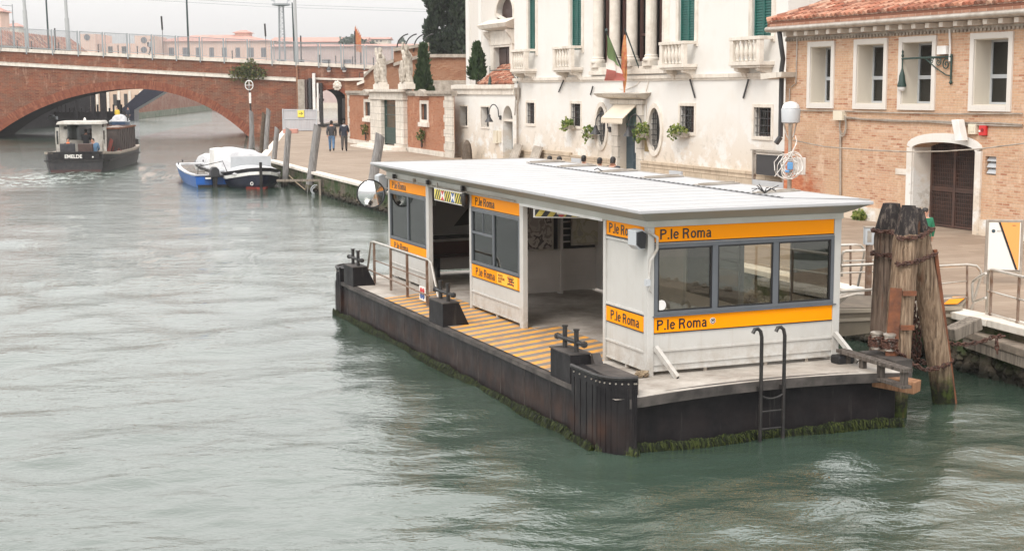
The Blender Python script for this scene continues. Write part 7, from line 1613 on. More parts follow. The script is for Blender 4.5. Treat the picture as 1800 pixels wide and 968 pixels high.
# loose things on deck
m=MB(); 
for k in range(40):
    a=random.uniform(0,6.3); r=random.uniform(.03,.10); m.tube([(r*cos(a+t)*(1+.2*sin(3*t)),r*sin(a+t)*.7,.02+.06*random.random()+.02*sin(t*2)) for t in np.linspace(0,3,6)],.009,4)
m.solo('rope_tangle',M['rope'],'tangled ball of old rope on the deck by the near shelter corner','rope',KF,(-.12,-.05,Z_DECK+.005))
m=MB(); m.box(-.14,.14,-.11,.11,0,.13); m.solo('black_block',M['black'],'small black rubber block at the foot of the right front stay','block',KF,(W_-.02,-.30,Z_DECK+.004),bevel=.03)
# ================= mooring dolphin: three piles bound with chain =================
def pilemesh(p0,p1,r0,r1,taper_top=True,n=18,seed=1,headlen=.42,flat=.35):
    rs=random.Random(seed); p0=Vector(p0);p1=Vector(p1); d=(p1-p0).normalized(); x=d.orthogonal().normalized(); y=d.cross(x); L=(p1-p0).length
    m=MB(); vs=[]; rows=34; ph=[rs.uniform(0,6.3) for _ in range(8)]
    ts=[i/(rows-1) for i in range(rows)]
    for t in ts:
        dist=L*(1-t); r=r0+(r1-r0)*t
        if taper_top and dist<headlen: r*=flat+(1-flat)*(dist/headlen)**.75
        for k in range(n):
            a=2*PI*k/n; g=1+.07*sin(2*a+ph[0]+t*2)+.05*sin(3*a+ph[1]-t*3)+.035*sin(7*a+ph[2]+1.5*t)+.025*sin(11*a+ph[3])+rs.uniform(-.018,.018)
            if taper_top and dist<headlen+.35: g*=1+.05*sin(5*a+t*40)+rs.uniform(-.05,.04)
            c=p0+d*L*t+x*.03*sin(t*5+ph[4])+y*.03*sin(t*4+ph[5]); vs.append(c+x*r*g*cos(a)+y*r*g*sin(a))
    m.add(vs,[(i*n+k,i*n+(k+1)%n,(i+1)*n+(k+1)%n,(i+1)*n+k) for i in range(rows-1) for k in range(n)]+[tuple(range(n))[::-1],tuple(range((rows-1)*n,rows*n))]); return m
def dpile(name,lab,pxb,pxt,zt_,dpt,r0,r1,seed,zb=-1.2,flat=.35,headlen=.42,mat='dolphin'):
    """pile whose axis passes the two pixel points at ground distances db, dt"""
    (xb,yb,db),(xt,yt,dt)=pxb,pxt
    B=np.array([*WF.f(xb,yb,db)][:1]+[db]+[WF.f(xb,yb,db)[1]]); T=np.array([WF.f(xt,yt,dt)[0],dt,WF.f(xt,yt,dt)[1]])
    B=Vector(B);T=Vector(T); d=(T-B)/(T.z-B.z); B2=B+d*(zb-B.z)
    t=thing(name,lab,'mooring post',WF,tuple(B2*0+Vector((B2.x,B2.y,0))),'tarred timber piles of the mooring dolphin')
    o=Vector((B2.x,B2.y,0)); m=pilemesh(B2-o,T-o,r0,r1,seed=seed,flat=flat,headlen=headlen); m.build('timber',M[mat],t,smooth=True); return t,B2,T
pA,A0_,A1_=dpile('mooring_pile','dark headed left timber pile of the chained trio beside the shelter',(1553,640,21.6),(1563,357,21.6),0,0,.185,.205,3,flat=.55,headlen=.42,mat='dolphin_dark')
pB,B0_,B1_=dpile('mooring_pile','pale bleached middle timber pile of the chained trio with rusty plates',(1573,727,20.64),(1597,361,20.95),0,0,.175,.195,5,flat=.5,headlen=.58,mat='dolphin')
pC,C0_,C1_=dpile('mooring_pile','right hand leaning timber pile of the chained trio standing in open water',(1656,707,21.39),(1609,366,21.25),0,0,.165,.17,9,flat=.6,headlen=.3,mat='dolphin')
def lp(P0,P1,z): t=(z-P0.z)/(P1.z-P0.z); return P0.lerp(P1,t)
# rusty flat irons on the middle pile
def zpx(y,d): return WF.f(1580,y,d)[1]
m=MB(); z0,z1=zpx(628,20.7),zpx(505,20.7)
for za,zb_ in ((z0,z1),):
    a=lp(B0_,B1_,za)-Vector((pB.location.x,pB.location.y,0)); b=lp(B0_,B1_,zb_)-Vector((pB.location.x,pB.location.y,0)); m.bar(a+Vector((-.155,-.17,0)),b+Vector((-.155,-.19,0)),.17,.03,up=(0,1,0))
for y in (514,573):
    z=zpx(y,20.7); a=lp(B0_,B1_,z)-Vector((pB.location.x,pB.location.y,0)); m.box(a.x-.06,a.x+.14,a.y-.225,a.y-.19,z-.035,z+.035)
m.build('rusty_plate',M['rust'],pB)
m=MB(); a=lp(C0_,C1_,-.5)-Vector((pC.location.x,pC.location.y,0)); b=lp(C0_,C1_,2.35)-Vector((pC.location.x,pC.location.y,0)); m.bar(a+Vector((.17,-.07,0)),b+Vector((.19,-.07,0)),.05,.06,up=(0,1,0)); m.build('rusty_rail',M['rust'],pC)
# chains
def chain(pts,r=.035,wire=.011,name='chain',lab='',grp=None,loop=True,gap=1.45):
    P=[Vector(p) for p in pts]; L=[0]
    for a,b in zip(P[:-1],P[1:]): L.append(L[-1]+(b-a).length)
    def at(s):
        s=max(0,min(L[-1],s))
        for i in range(len(P)-1):
            if s<=L[i+1] or i==len(P)-2: u=(s-L[i])/max(1e-6,L[i+1]-L[i]); return P[i].lerp(P[i+1],u),(P[i+1]-P[i]).normalized()
    m=MB(); o=P[0].copy(); n=max(2,int(L[-1]/(r*gap)))
    for k in range(n):
        c,d=at((k+.5)*L[-1]/n); u=d.orthogonal().normalized(); 
        if k%2: u=d.cross(u)
        u=(u*cos(k*.4)+d.cross(u)*sin(k*.4)); c=c-o
        m.tube([c+d*r*1.15*cos(a)+u*r*.72*sin(a) for a in np.linspace(0,2*PI,9,endpoint=False)],wire,5,closed=True)
    return m.solo(name,M['chain'],lab,'chain',WF,tuple(o),grp,smooth=True)
def ringpts(z,scale,sag=0,wob=0):
    a=lp(A0_,A1_,z);b=lp(B0_,B1_,z);c=lp(C0_,C1_,z)
    out=[]
    # convex path round the three piles
    out+= [a+Vector((-.235,.0,0)),a+Vector((-.18,-.17,.0)),(a+Vector((-.02,-.25,0))),b+Vector((-.14,-.20,-.03-sag)),b+Vector((.04,-.225,-.02)),b+Vector((.17,-.16,0)),c+Vector((.06,-.22,.02)),c+Vector((.20,-.06,.05)),c+Vector((.18,.15,.04)),a+Vector((.2,.28,.0)),a+Vector((-.15,.22,0)),a+Vector((-.235,.0,0))]
    return out
chain(ringpts(2.60,1),.042,.013,lab='upper rusty chain wound round the heads of the three piles')
chain(ringpts(2.25,1,.03),.042,.013,lab='second rusty chain round the three piles below the upper one')
# orange plastic clip tag near top chain
c=lp(C0_,C1_,2.0)
ch0=WF.f(1611,410,21.5); ch1=WF.f(1612,640,21.5)
chain([(WF.f(1606,505,21.7)[0],21.7,WF.f(1606,505,21.7)[1]),(WF.f(1607,625,21.7)[0],21.7,WF.f(1607,625,21.7)[1]),(WF.f(1611,650,21.7)[0],21.7,.55)],.045,.014,lab='rusty chain hanging straight down behind the middle pile, left of two')
chain([(WF.f(1615,545,21.9)[0],21.9,WF.f(1613,545,21.9)[1]),(WF.f(1615,660,21.9)[0],21.9,.62)],.045,.014,lab='rusty chain hanging straight down behind the middle pile, right of two')
zc=WF.f(1656,640,21.2)[1]
b1=WF.f(1550,607,20.6); b2=WF.f(1582,622,20.6)
cpt=lp(C0_,C1_,zc)
def W3(x,y,d): q=WF.f(x,y,d); return (q[0],d,q[1])
chain([W3(1575,615,20.5),W3(1600,637,20.6),W3(1625,650,20.8),W3(1645,647,21.1),tuple(cpt+Vector((.1,-.2,.0))),tuple(cpt+Vector((.21,-.02,.03))),tuple(cpt+Vector((.1,.2,.0))),tuple(cpt+Vector((-.15,.15,-.05)))],.045,.014,lab='rusty chain looping from the pontoon bitts around the leaning pile')
chain([W3(1592,615,21.2),W3(1612,632,21.6),W3(1628,637,21.9)],.045,.014,lab='short rusty chain between the middle pile and the leaning pile')
chain([W3(1653,596,21.6),W3(1675,604,21.8),W3(1700,605,22.0),W3(1725,600,22.0),W3(1745,592,22.1),W3(1765,590,22.2)],.04,.012,lab='rusty chain sagging from the leaning pile to the stump under the quay ledge')
chain([W3(1752,594,22.0),W3(1752,606,22.0),W3(1753,620,22.0)],.04,.012,lab='short chain end hanging in front of the mossy stump')
# side beam with two chained bitts
g=lambda x,y,z=Z_DECK: KF.g(x,y,z)
bm=thing('side_beam','low steel beam with two chained bitts beside the right edge of the pontoon','beam',KF,(3.62,0,0)); m=MB()
a=g(1478,607,1.0); b=g(1588,640,1.0)
m.bar((a[0]-3.62,a[1],.93),(b[0]-3.62,b[1]-.1,.93),.16,.05); m.bar((a[0]-3.62,a[1],.70),(b[0]-3.62,b[1]-.1,.70),.14,.04)
for t_ in (.1,.35,.62,.95): x=a[0]-3.62+(b[0]-a[0])*t_; y=a[1]+(b[1]-.1-a[1])*t_; m.box(x-.04,x+.04,y-.04,y+.04,.70,.93)
m.build('beam',M['bark2'],bm)
bp=[KF.loc(W3(1541,606,20.75)),KF.loc(W3(1563,612,20.60))]
for i,p in enumerate(bp):
    m=MB(); m.lathe((p[0]-3.62,p[1],.95),[(.085,0),(.08,.02),(.08,.21),(.095,.22),(.095,.245),(.06,.26),(.0,.262)],16); m.build('bitt',M['galv'],bm,smooth=True)
for i,p in enumerate(bp):
    w=KF.w(p[0],p[1],0); pts=[]
    for k in range(30): a_=k*.75; pts.append((w[0]+(.105+.012*sin(k*3))*cos(a_),w[1]+(.105+.012*sin(k*2))*sin(a_),.985+.16*k/30+.015*sin(k*1.7)))
    chain(pts,.036,.011,lab=('rusty chain coiled round the left bitt beside the pontoon','rusty chain coiled round the right bitt beside the pontoon')[i])
m=MB(); a=KF.loc(W3(1527,661,20.4)); b=KF.loc(W3(1622,673,20.05))
bt_=thing('timber_beam','stout orange brown timber projecting from the right corner of the pontoon','beam',KF,(3.2,-.9,0))
P0=G(1500,650,.74); P1=G(1615,668,.70); p0=KF.loc(P0); p1=KF.loc(P1)
m.bar((p0[0]-3.2,p0[1]+.9+.06,.66),(p1[0]-3.2,p1[1]+.9+.02,.60),.26,.17); m.build('timber',M['woodbeam'],bt_,bevel=.012)
m=MB(); P2=G(1572,640,.8); p2=KF.loc(P2); m.hexa([(p2[0]-3.3,p2[1]+.75,.62),(p2[0]-3.0,p2[1]+.75,.62),(p2[0]-3.0,p2[1]+1.6,.62),(p2[0]-3.3,p2[1]+1.6,.62)],[(p2[0]-3.3,p2[1]+.75,.88),(p2[0]-3.0,p2[1]+.75,.88),(p2[0]-3.0,p2[1]+1.6,.88),(p2[0]-3.3,p2[1]+1.6,.88)]); m.build('steel_box',M['deckedge'],bt_)
# stump pile under the ledge
g0=G(1738,660,0); t=thing('mossy_stump','short mossy pile stump under the quay ledge at the right','mooring post',WF,(float(g0[0]),float(g0[1]),0)); pilemesh((-.08,0,-.8),(.12,.1,.66),.21,.19,False,seed=4).build('timber',M['bank'],t,smooth=True)
# ledge in front of the quay wall
E0=G(1693,578,.70); E1_=G(1800,613,.70); lf=Fr(E0,E1_-E0); Ln=math.dist(E0[:2],E1_[:2])*6
lg=thing('quay_ledge','worn concrete and timber ledge along the quay wall carrying the railing','ledge',lf,(0,0,0)); m=MB(); m.box(0,Ln,-.02,.75,.56,.70); m.build('slab',M['ledge'],lg,bevel=.02); m=MB(); m.box(.0,Ln,.0,.14,.40,.558); m.build('timber_edge',M['woodgrey'],lg)
m=MB()
for k in range(60):
    x=random.uniform(0,Ln); m.lathe((x,.55+random.uniform(-.1,.15),.72),[(.03,-.02),(.07,0),(.05,.05),(.01,.07)],6)
m.build('rubble',M['stone_dark'],lg)
m=MB(); a=W3(1668,598,23.0); 
P0=G(1668,590,.80); P1=G(1716,568,.95); m.bar((0,0,.02),(float(P1[0]-P0[0]),float(P1[1]-P0[1]),.16),.26,.20); m.solo('timber_block',M['woodgrey'],'weathered grey squared timber lying at the end of the gangway','timber',WF,(float(P0[0]),float(P0[1]),.80),bevel=.015)
# ================= quay railings =================
def rail_section(lab,base,posts,top,mids,r=.022,endcurve=False,name='railing',z0=.70,extra=None):
    pass
q=lambda x,y,z: tuple(float(v) for v in G(x,y,z))
R1_=thing('railing','steel tube railing along the quay ledge at the right edge','railing',lf,(0,0,0))
pp=[lf.loc(G(1733,577,.72)),lf.loc(G(1740,583,.72)),lf.loc(G(1791,594,.72))]
u0=pp[0][0]; u1=pp[2][0]; st=u1-u0; v=.34
zt2=lf.f(1733,471,v)[1]
m=MB(); m.tube([(u0,v,.70),(u0,v,zt2-.10),(u0+.03,v,zt2-.03),(u0+.12,v,zt2),(u0+st*8,v,zt2)],.026,8)
for dz in (.37,.74): m.tube([(u0+.0,v,zt2-dz),(u0+st*8,v,zt2-dz)],.017,6)
m.build('rails',M['steel'],R1_,smooth=True)
for k in range(9):
    x=u0+(.12 if k==0 else st*k); m=MB(); m.cyl((x,v,.70),(x,v,zt2-.01),.024,n=8); 
    for dz in (.37,.74): m.lathe((x,v,zt2-dz-.025),[(.028,0),(.033,.01),(.033,.04),(.028,.05)],8)
    m.build('rail_post',M['rustpost'],R1_,smooth=True)
# gangway from the shelter door to the quay
ga=thing('gangway','beige steel gangway between the shelter and the quay','gangway',WF,(0,0,0))
A_=G(1474,607,.55); 
def gpt(x,y,d): return W3(x,y,d)
dA,dB=22.6,24.3
m=MB()
top0,top1=W3(1470,545,dA),W3(1690,540,dB); bot0,bot1=W3(1470,592,dA),W3(1690,567,dB)
def off(p,dy=1.35,dx=.55): return (p[0]+dx*1.0,p[1]+dy,p[2])
m.hexa([bot0,bot1,off(bot1),off(bot0)],[top0,top1,off(top1),off(top0)]); m.build('girder',M['dockbeige'],ga)
m=MB(); p=W3(1470,563,dA-.04); p2=W3(1690,553,dB-.04); m.bar(p,p2,.03,.05); p=W3(1470,547,dA-.04); p2=W3(1690,541,dB-.04); m.bar(p,p2,.05,.06); m.build('trim_strip',pm('beige_trim',(.34,.29,.225),rough=.6),ga)
m=MB(); t0_=(top0[0],top0[1]+.1,top0[2]+.015); t1_=(top1[0],top1[1]+.1,top1[2]+.015); m.add([t0_,t1_,off(t1_),off(t0_)],[(0,1,2,3)]); m.build('walkway',pm('worn_gangway_floor',(.13,.105,.08),(.20,.16,.12),3,.8),ga,fix=False)
m=MB(); a=Vector(top0).lerp(Vector(top1),.82); b=Vector(top0).lerp(Vector(top1),.97)
mm=[a+Vector((.1,.2,.03)),b+Vector((.05,.2,.03)),b+Vector((.5,1.1,.03)),a+Vector((.55,1.1,.03))]; m.add(mm,[(0,1,2,3)]); m.build('orange_edge_panel',M['orange'],ga,fix=False)
# gangway handrails seen beyond the shelter
def gr(lab,front,pts,mids,posts,dist):
    t=thing('handrail',lab,'railing',WF,(0,0,0)); m=MB(); m.tube([W3(x,y,d) for x,y,d in pts],.024,8)
    m.build('rails',M['steel'],t,smooth=True)
    for l in mids: m=MB(); m.tube([W3(x,y,d) for x,y,d in l],.015,6); m.build('rail_rod',M['steel'],t,smooth=True)
    for (x,y0,y1,d) in posts: m=MB(); m.tube([W3(x,y0,d),W3(x,y1,d)],.02,8); m.build('rail_post',M['rustpost'],t)
gr('near handrail of the gangway seen between the chained piles and the quay railing',0,[(1478,467,23.2),(1560,463,23.7),(1640,468,24.1),(1700,465,24.4),(1716,467,24.4),(1723,475,24.4),(1725,483,24.4),(1707,545,24.4)],
   [[(1478,512,23.2),(1640,500,24.1),(1700,494,24.4)],[(1478,548,23.2),(1640,526,24.1),(1700,522,24.4)]],[(1700,466,546,24.4),(1650,468,548,24.1)],0)
gr('lower looped handrail end where the gangway meets the quay',0,[(1733,480,23.4),(1722,486,23.6),(1711,494,23.8),(1709,500,23.8),(1710,530,23.8),(1714,530,23.8),(1733,523,23.4)],[],[],0)
gr('far handrail of the gangway with a curved end left of the chained piles',0,[(1476,431,25.6),(1505,430,25.7),(1513,431,25.8),(1518,436,25.8),(1520,444,25.8),(1508,503,25.9)],
   [[(1476,459,25.4),(1540,457,25.4)],[(1476,480,25.2),(1540,477,25.2)],[(1476,510,25.0),(1545,505,25.0)],[(1476,514,24.6),(1545,509,24.6)],[(1476,537,24.2),(1545,532,24.2)]],[(1495,431,502,25.6)],0)
gr('small inner looped rail left of the chained piles',0,[(1480,486,25.3),(1480,448,25.3),(1482,443,25.3),(1488,441,25.3),(1521,440,25.6)],[],[],0)
gr('looped rail end just right of the chained piles',0,[(1632,500,24.6),(1641,468,24.6),(1641,460,24.6),(1637,454,24.6),(1630,452,24.6)],[],[],0)
# ticket validator box on post
tv=thing('ticket_validator','grey rectangular validator box on a brown post behind the gangway rails','machine',WF,W3(1525,540,24.72)[:2]+(0.9,)); z0=.0; zA=WF.f(1525,430,24.72)[1]-.9; zB_=WF.f(1525,400,24.72)[1]-.9
m=MB(); m.cyl((0,0,0),(0,0,zA+.02),.06,n=10); m.build('post',M['rustpost'],tv); m=MB(); m.box(-.085,.085,-.06,.10,zA,zB_); tvb=m.build('box',M['ppale'],tv,bevel=.01); m=MB(); m.box(-.05,.02,-.066,-.061,zA+.05,zB_-.05); m.build('panel',M['galv'],tvb); m=MB(); m.box(-.09,.09,-.07,.11,zB_+.001,zB_+.015); m.build('lid',M['galv'],tvb)
m=MB(); x_=W3(1500,525,25.4); m.prism([(-.45,0),(.45,.0),(.42,.26),(-.1,.30),(-.42,.22)],'y',-.15,.15); m.solo('hinge_block',M['galv'],'grey metal hinge block under the gangway rails','block',WF,(x_[0],24.9,.90),bevel=.02)
m=MB(); x_=W3(1666,548,24.9); m.tube([(.11*cos(a),0,.10*sin(a)) for a in np.linspace(0,PI,9)],.012,5); m.solo('ring_handle',M['steel'],'small steel ring handle on the gangway end','handle',WF,(x_[0]-.1,24.55,WF.f(1666,548,24.55)[1]))
# information board with orange panel
ib=thing('info_board','framed board with a white panel and orange wedge standing behind the quay railing','sign',WF,W3(1767,495,27.6)[:2]+(Z_QUAY,)); ib.rotation_euler=(0,0,-.18)
px=lambda x,y: (WF.f(x,y,27.6)[0]-ib.location.x,WF.f(x,y,27.6)[1]-Z_QUAY)
x0=px(1738,430)[0]; x1=px(1792,430)[0]; zt_=px(1765,386)[1]; zb=px(1765,474)[1]
m=MB(); m.box(x0-.05,x0,-.04,.04,0,zt_); m.box(x1,x1+.05,-.04,.04,0,zt_); m.box(x0,x1,-.035,.035,zt_-.05,zt_); m.box(x0,x1,-.035,.035,zb-.06,zb-.02); m.box(x0,x1,.01,.03,zb-.02,zt_-.05); m.build('frame',M['galv'],ib,bevel=.006)
m=MB(); m.box(x0,x1,-.03,.009,zb,zt_-.051); pn=m.build('panel',M['flagW'],ib)
w=x1-x0; h=zt_-.05-zb; A=(x0+w*.35,zt_-.052); B=(x0+w*.92,zb+.01); m=MB(); m.prism([A,(x1-.02,A[1]),(x1-.02,B[1]),B],'y',-.036,-.031); m.build('orange_wedge',pm('soft_orange',(.85,.36,.10),rough=.4),pn)
m=MB(); m.prism([(A[0]-.03,A[1]),(A[0]+.01,A[1]),(B[0]+.01,B[1]),(B[0]-.03,B[1])],'y',-.039,-.0362); m.build('black_line',M['black'],pn)
m=MB(); m.cyl((x0+w*.15,-.035,zt_-.22),(x0+w*.15,-.031,zt_-.22),.035,n=16); m.build('round_logo',M['teal'],pn)
text('ACTV',.045,M['irongrey'],pn,FRONT(x0+w*.26,-.0315,zt_-.235)); text('INFO',.03,M['irongrey'],pn,FRONT(x1-.16,-.0375,zt_-.12))
# ================= mooring posts along the quay =================
def mpost(xb,yb,xt,yt,db,dt,r,lab,mat='pile',zb=-.6,band=True):
    B=Vector(W3(xb,yb,db)); T=Vector(W3(xt,yt,dt)); d=(T-B)/(T.z-B.z); B2=B+d*(zb-B.z); o=Vector((B2.x,B2.y,0))
    t=thing('mooring_post',lab,'mooring post',WF,tuple(o),'grey timber mooring posts along the quay'); m=MB(); L=T-B2
    n=12; k=12; vs=[]; rs=random.Random(xb)
    x=L.normalized().orthogonal().normalized(); y=L.normalized().cross(x)
    for i in range(k+1):
        c=B2-o+L*i/k; rr=r*(1.05-.1*i/k)
        for j in range(n): a=2*PI*j/n; g=1+.06*sin(3*a+xb)+.03*sin(5*a+i); vs.append(c+x*rr*g*cos(a)+y*rr*g*sin(a)+(Vector((0,0,-.10*cos(a))) if i==k else Vector((0,0,0))))
    m.add(vs,[(i*n+j,i*n+(j+1)%n,(i+1)*n+(j+1)%n,(i+1)*n+j) for i in range(k) for j in range(n)]+[tuple(range(n))[::-1],tuple(range(k*n,k*n+n))]); m.build('timber',M[mat],t,smooth=True)
    m=MB(); c=B2-o+L*((.35-B2.z)/L.z); e=B2-o; m.cyl(e,c,r*1.12,r*1.09,12); m.build('weed_band',M['bank'],t)
    return t
mpost(543,338,558,222,67,67,.19,'thick grey post leaning right, the tallest at the quay edge')
mpost(500,328,507,228,71,71,.15,'thin grey post just left of the thick leaning post')
mpost(480,296,487,226,79,79,.14,'pale slim post beside the white covered boat')
mpost(466,283,472,193,92,92,.15,'tall pale post behind the white covered boat, right of the darker one')
mpost(458,283,464,200,92.5,92.5,.13,'dark slim post behind the white covered boat',mat='bark')
mpost(441,262,443,218,104,104,.17,'pale short post in front of the channel marker')
mpost(443,250,441,196,110,110,.17,'darker pointed post directly under the round channel marker')
mpost(651,345,668,238,58.5,58.5,.20,'thick grey post leaning right behind the far end of the shelter roof')
# channel marker
cm=thing('channel_marker','dark pole with a round cross topped marker below the creeper','sign',WF,W3(441,215,111)[:2]+(3,)); q0=W3(441,196,111); q1=W3(438,150,111); o=Vector(cm.location)
m=MB(); m.tube([(q0[0]-o.x,0,q0[2]-3),(q1[0]-o.x,0,q1[2]-3)],.06,8); m.build('pole',M['blackiron'],cm)
m=MB(); c=Vector((q1[0]-o.x,-.03,q1[2]-3)); m.tube([c+Vector((.30*cos(a),0,.36*sin(a))) for a in np.linspace(0,2*PI,20,endpoint=False)],.035,6,closed=True); m.bar(c+Vector((-.3,0,0)),c+Vector((.3,0,0)),.05,.05); m.bar(c+Vector((0,0,-.36)),c+Vector((0,0,.36)),.05,.05); m.build('ring_cross',M['wpaint'],cm)
m=MB(); m.box(q0[0]-o.x-.1,q0[0]-o.x+.06,-.1,-.065,.7,1.5); m.build('plate',M['wpaint'],cm)
m=MB(); m.tube([W3(508,308,70),W3(520,320,68),W3(536,333,66.5)],.02,5); m.solo('mooring_rope',M['rope'],'mooring rope from the thin grey post down to the water','rope',WF)
m=MB(); 
for r in (.16,.22): m.tube([(r*cos(a),0,.5*r+r*sin(a)) for a in np.linspace(0,2*PI,14,endpoint=False)],.025,5,closed=True)
c=W3(555,336,66.2); m.solo('rope_loop',M['ppale'],'loose rope loops at the foot of the thick leaning post','rope',WF,(c[0],66.2,.05))
m=MB(); a=G(505,307,.75); m.box(0,2.0,0,.15,0,.1); m.box(1.9,2.0,0,.15,-.8,0); m.solo('mooring_bracket',M['woodgrey'],'small timber bracket on the quay wall beside the thin grey post','bracket',WF,(float(a[0]),float(a[1])-3.2,.62))
# ================= boats =================
def hullmesh(st,m=None,mi=0):
    """st: list of stations (y, half_beam_top, half_beam_bottom, z_top, z_bottom)"""
    m=m or MB(); vs=[]; k=9
    for (y,bt,bb,zt_,zb) in st:
        zm=zb+(zt_-zb)*.45; bm_=bb+(bt-bb)*.72
        P=[(-bt,zt_),(-bm_,zm),(-bb,zb+.05),(-bb*.5,zb),(0,zb-.02),(bb*.5,zb),(bb,zb+.05),(bm_,zm),(bt,zt_)]
        vs+=[(x,y,z) for x,z in P]
    n=len(st); m.add(vs,[(i*k+j,i*k+j+1,(i+1)*k+j+1,(i+1)*k+j) for i in range(n-1) for j in range(k-1)]+[tuple(range(k))],mi)
    return m
def inner(st,off,dz,depth):
    """deck and coaming strips inside the hull"""
    m=MB(); L=[(y,bt-off,zt_) for (y,bt,bb,zt_,zb) in st]
    return L
def gunwale(st,w,h,m,drop=0.0):
    for (a,b) in zip(st[:-1],st[1:]):
        for s in (-1,1):
            m.hexa([(s*a[1],a[0],a[3]-h-drop),(s*b[1],b[0],b[3]-h-drop),(s*max(0,b[1]-w),b[0],b[3]-h-drop),(s*max(0,a[1]-w),a[0],a[3]-h-drop)],[(s*(a[1]+.03),a[0],a[3]-drop+.02),(s*(b[1]+.03),b[0],b[3]-drop+.02),(s*max(0,b[1]-w),b[0],b[3]-drop+.02),(s*max(0,a[1]-w),a[0],a[3]-drop+.02)])
    return m
def floor_(st,z,inset,m):
    L=[(-max(0.02,a[1]-inset),a[0],z) for a in st]+[(max(.02,a[1]-inset),a[0],z) for a in reversed(st)]
    m.add(L,[tuple(range(len(L)))]); return m
def sides_in(st,z,inset,m):
    for (a,b) in zip(st[:-1],st[1:]):
        for s in (-1,1): m.add([(s*(a[1]-.04),a[0],a[3]-.02),(s*(b[1]-.04),b[0],b[3]-.02),(s*max(0.02,b[1]-inset),b[0],z),(s*max(.02,a[1]-inset),a[0],z)],[(0,1,2,3)])
    return m
# --- black barge ---
S=G(84,302,0); S2=G(160,304,0); bar=Fr(((S[0]+S2[0])/2+.25,(S[1]+S2[1])/2+.5),(cos(.105),sin(.105)))
bg_=thing('work_barge','black steel work barge with a white wheelhouse and two seated men heading for the arch','boat',bar,(0,0,0))
Hs=[(0,1.62,1.30,1.16,-.5),(.5,1.85,1.5,1.14,-.5),(3,2.05,1.75,1.02,-.5),(9,2.1,1.8,1.0,-.5),(11.5,2.0,1.6,1.08,-.5),(13.6,1.5,1.0,1.2,-.45),(14.8,.5,.25,1.32,-.3)]
hullmesh(Hs).build('hull',M['boatblack'],bg_,smooth=True)
m=gunwale(Hs,.34,.12,MB()); m.build('side_deck',pm('pale_boat_deck',(.46,.38,.31),(.34,.29,.24),2,.7),bg_)
m=MB()
for (a,b) in zip(Hs[:-1],Hs[1:]):
    for s in (-1,1): m.hexa([(s*(a[1]-.02),a[0],.58),(s*(b[1]-.02),b[0],.58),(s*(b[1]+.05),b[0],.58),(s*(a[1]+.05),a[0],.58)],[(s*(a[1]-.02),a[0],.68),(s*(b[1]-.02),b[0],.68),(s*(b[1]+.05),b[0],.68),(s*(a[1]+.05),a[0],.68)])
m.box(-1.62,1.62,-.07,-.003,.60,.70); m.build('rubbing_strake',M['blackiron'],bg_)
m=MB(); m.hexa([(-1.40,-.012,-.3),(1.40,-.012,-.3),(1.4,.1,-.3),(-1.4,.1,-.3)],[(-1.46,-.012,.12),(1.46,-.012,.12),(1.46,.1,.12),(-1.46,.1,.12)]); m.build('boot_top',M['barge_rust'],bg_)
m=MB(); floor_(Hs,.62,.1,m); m.build('deck',M['deckedge'],bg_); m=MB(); sides_in(Hs,.62,.1,m); m.box(-1.55,1.55,.0,.08,.62,1.18); m.build('inner_bulwark',M['boatblack'],bg_)
text('EMELDE',.30,M['flagW'],bg_,FRONT(-.62,-.02,.80),bold=.008,sx=.95)
m=MB(); m.cyl((1.0,-.03,.86),(1.0,-.004,.86),.05,n=10); m.build('stern_light',M['flagW'],bg_)
# wheelhouse
wh=MB(); y0,y1=1.9,3.6
wh.box(-1.2,1.22,y1-.05,y1,.62,1.75); w_=wh.build('wheelhouse',M['cabin'],bg_)
for q_ in ((-1.22,-1.10,y0,y0+.14,.62),(1.12,1.24,y0,y0+.14,.62),(-1.22,-1.10,y1-.1,y1,1.75),(1.12,1.24,y1-.1,y1,1.75),(.66,1.12,y0,y0+.08,.62),(-1.1,-.86,y0,y0+.06,1.4)):
    m=MB(); m.box(*q_,2.78); m.build('cabin_post',M['cabin'],w_)
m=MB(); m.hexa([(-1.35,y0-.45,2.72),(1.35,y0-.45,2.72),(1.35,y1+.15,2.72),(-1.35,y1+.15,2.72)],[(-1.25,y0-.38,2.90),(1.25,y0-.38,2.90),(1.25,y1+.08,2.93),(-1.25,y1+.08,2.93)]); m.build('roof',M['cabin'],w_,bevel=.04)
m=MB(); m.box(-1.05,1.05,y1-.04,y1-.02,1.75,2.7); m.build('windscreen',M['darkglass'],w_)
m=MB(); 
for x in (-1.48,1.26): 
    m=MB()
    for q_ in ((0,.05,1.0,2.55),(.0,.22,1.0,1.55),(0,.22,2.35,2.55),(.17,.22,1.55,2.35)): m.box(x+q_[0],x+q_[1],y0+.02,y0+.06,q_[2],q_[3])
    m.build('side_door',M['cabin'],w_)
m=MB(); m.lathe((-.85,y0-.1,2.52),[(.02,-.1),(.12,-.05),(.12,.05),(.02,.1)],10); m.build('searchlight',M['blackiron'],w_,smooth=True)
m=MB(); m.lathe((.15,2.6,2.93),[(.07,0),(.09,.05),(.05,.16),(.0,.2)],8); m.build('roof_light',M['flagW'],w_)
m=MB(); m.box(-.35,.45,y1-.5,y1-.1,.62,1.5); m.lathe((0,y1-.55,1.45),[(.25,0),(.27,.02),(.25,.04)],12); m.build('helm',M['blackiron'],w_)
for x in (-.62,.42):
    m=MB(); m.box(x-.44,x+.44,.95,1.10,.95,1.62); m.box(x-.42,x+.42,.98,1.5,.85,.98); m.box(x-.05,x+.05,1.1,1.2,.62,.86); m.build('seat',M['jacket'] if x<0 else M['darkwood'],bg_,bevel=.06)
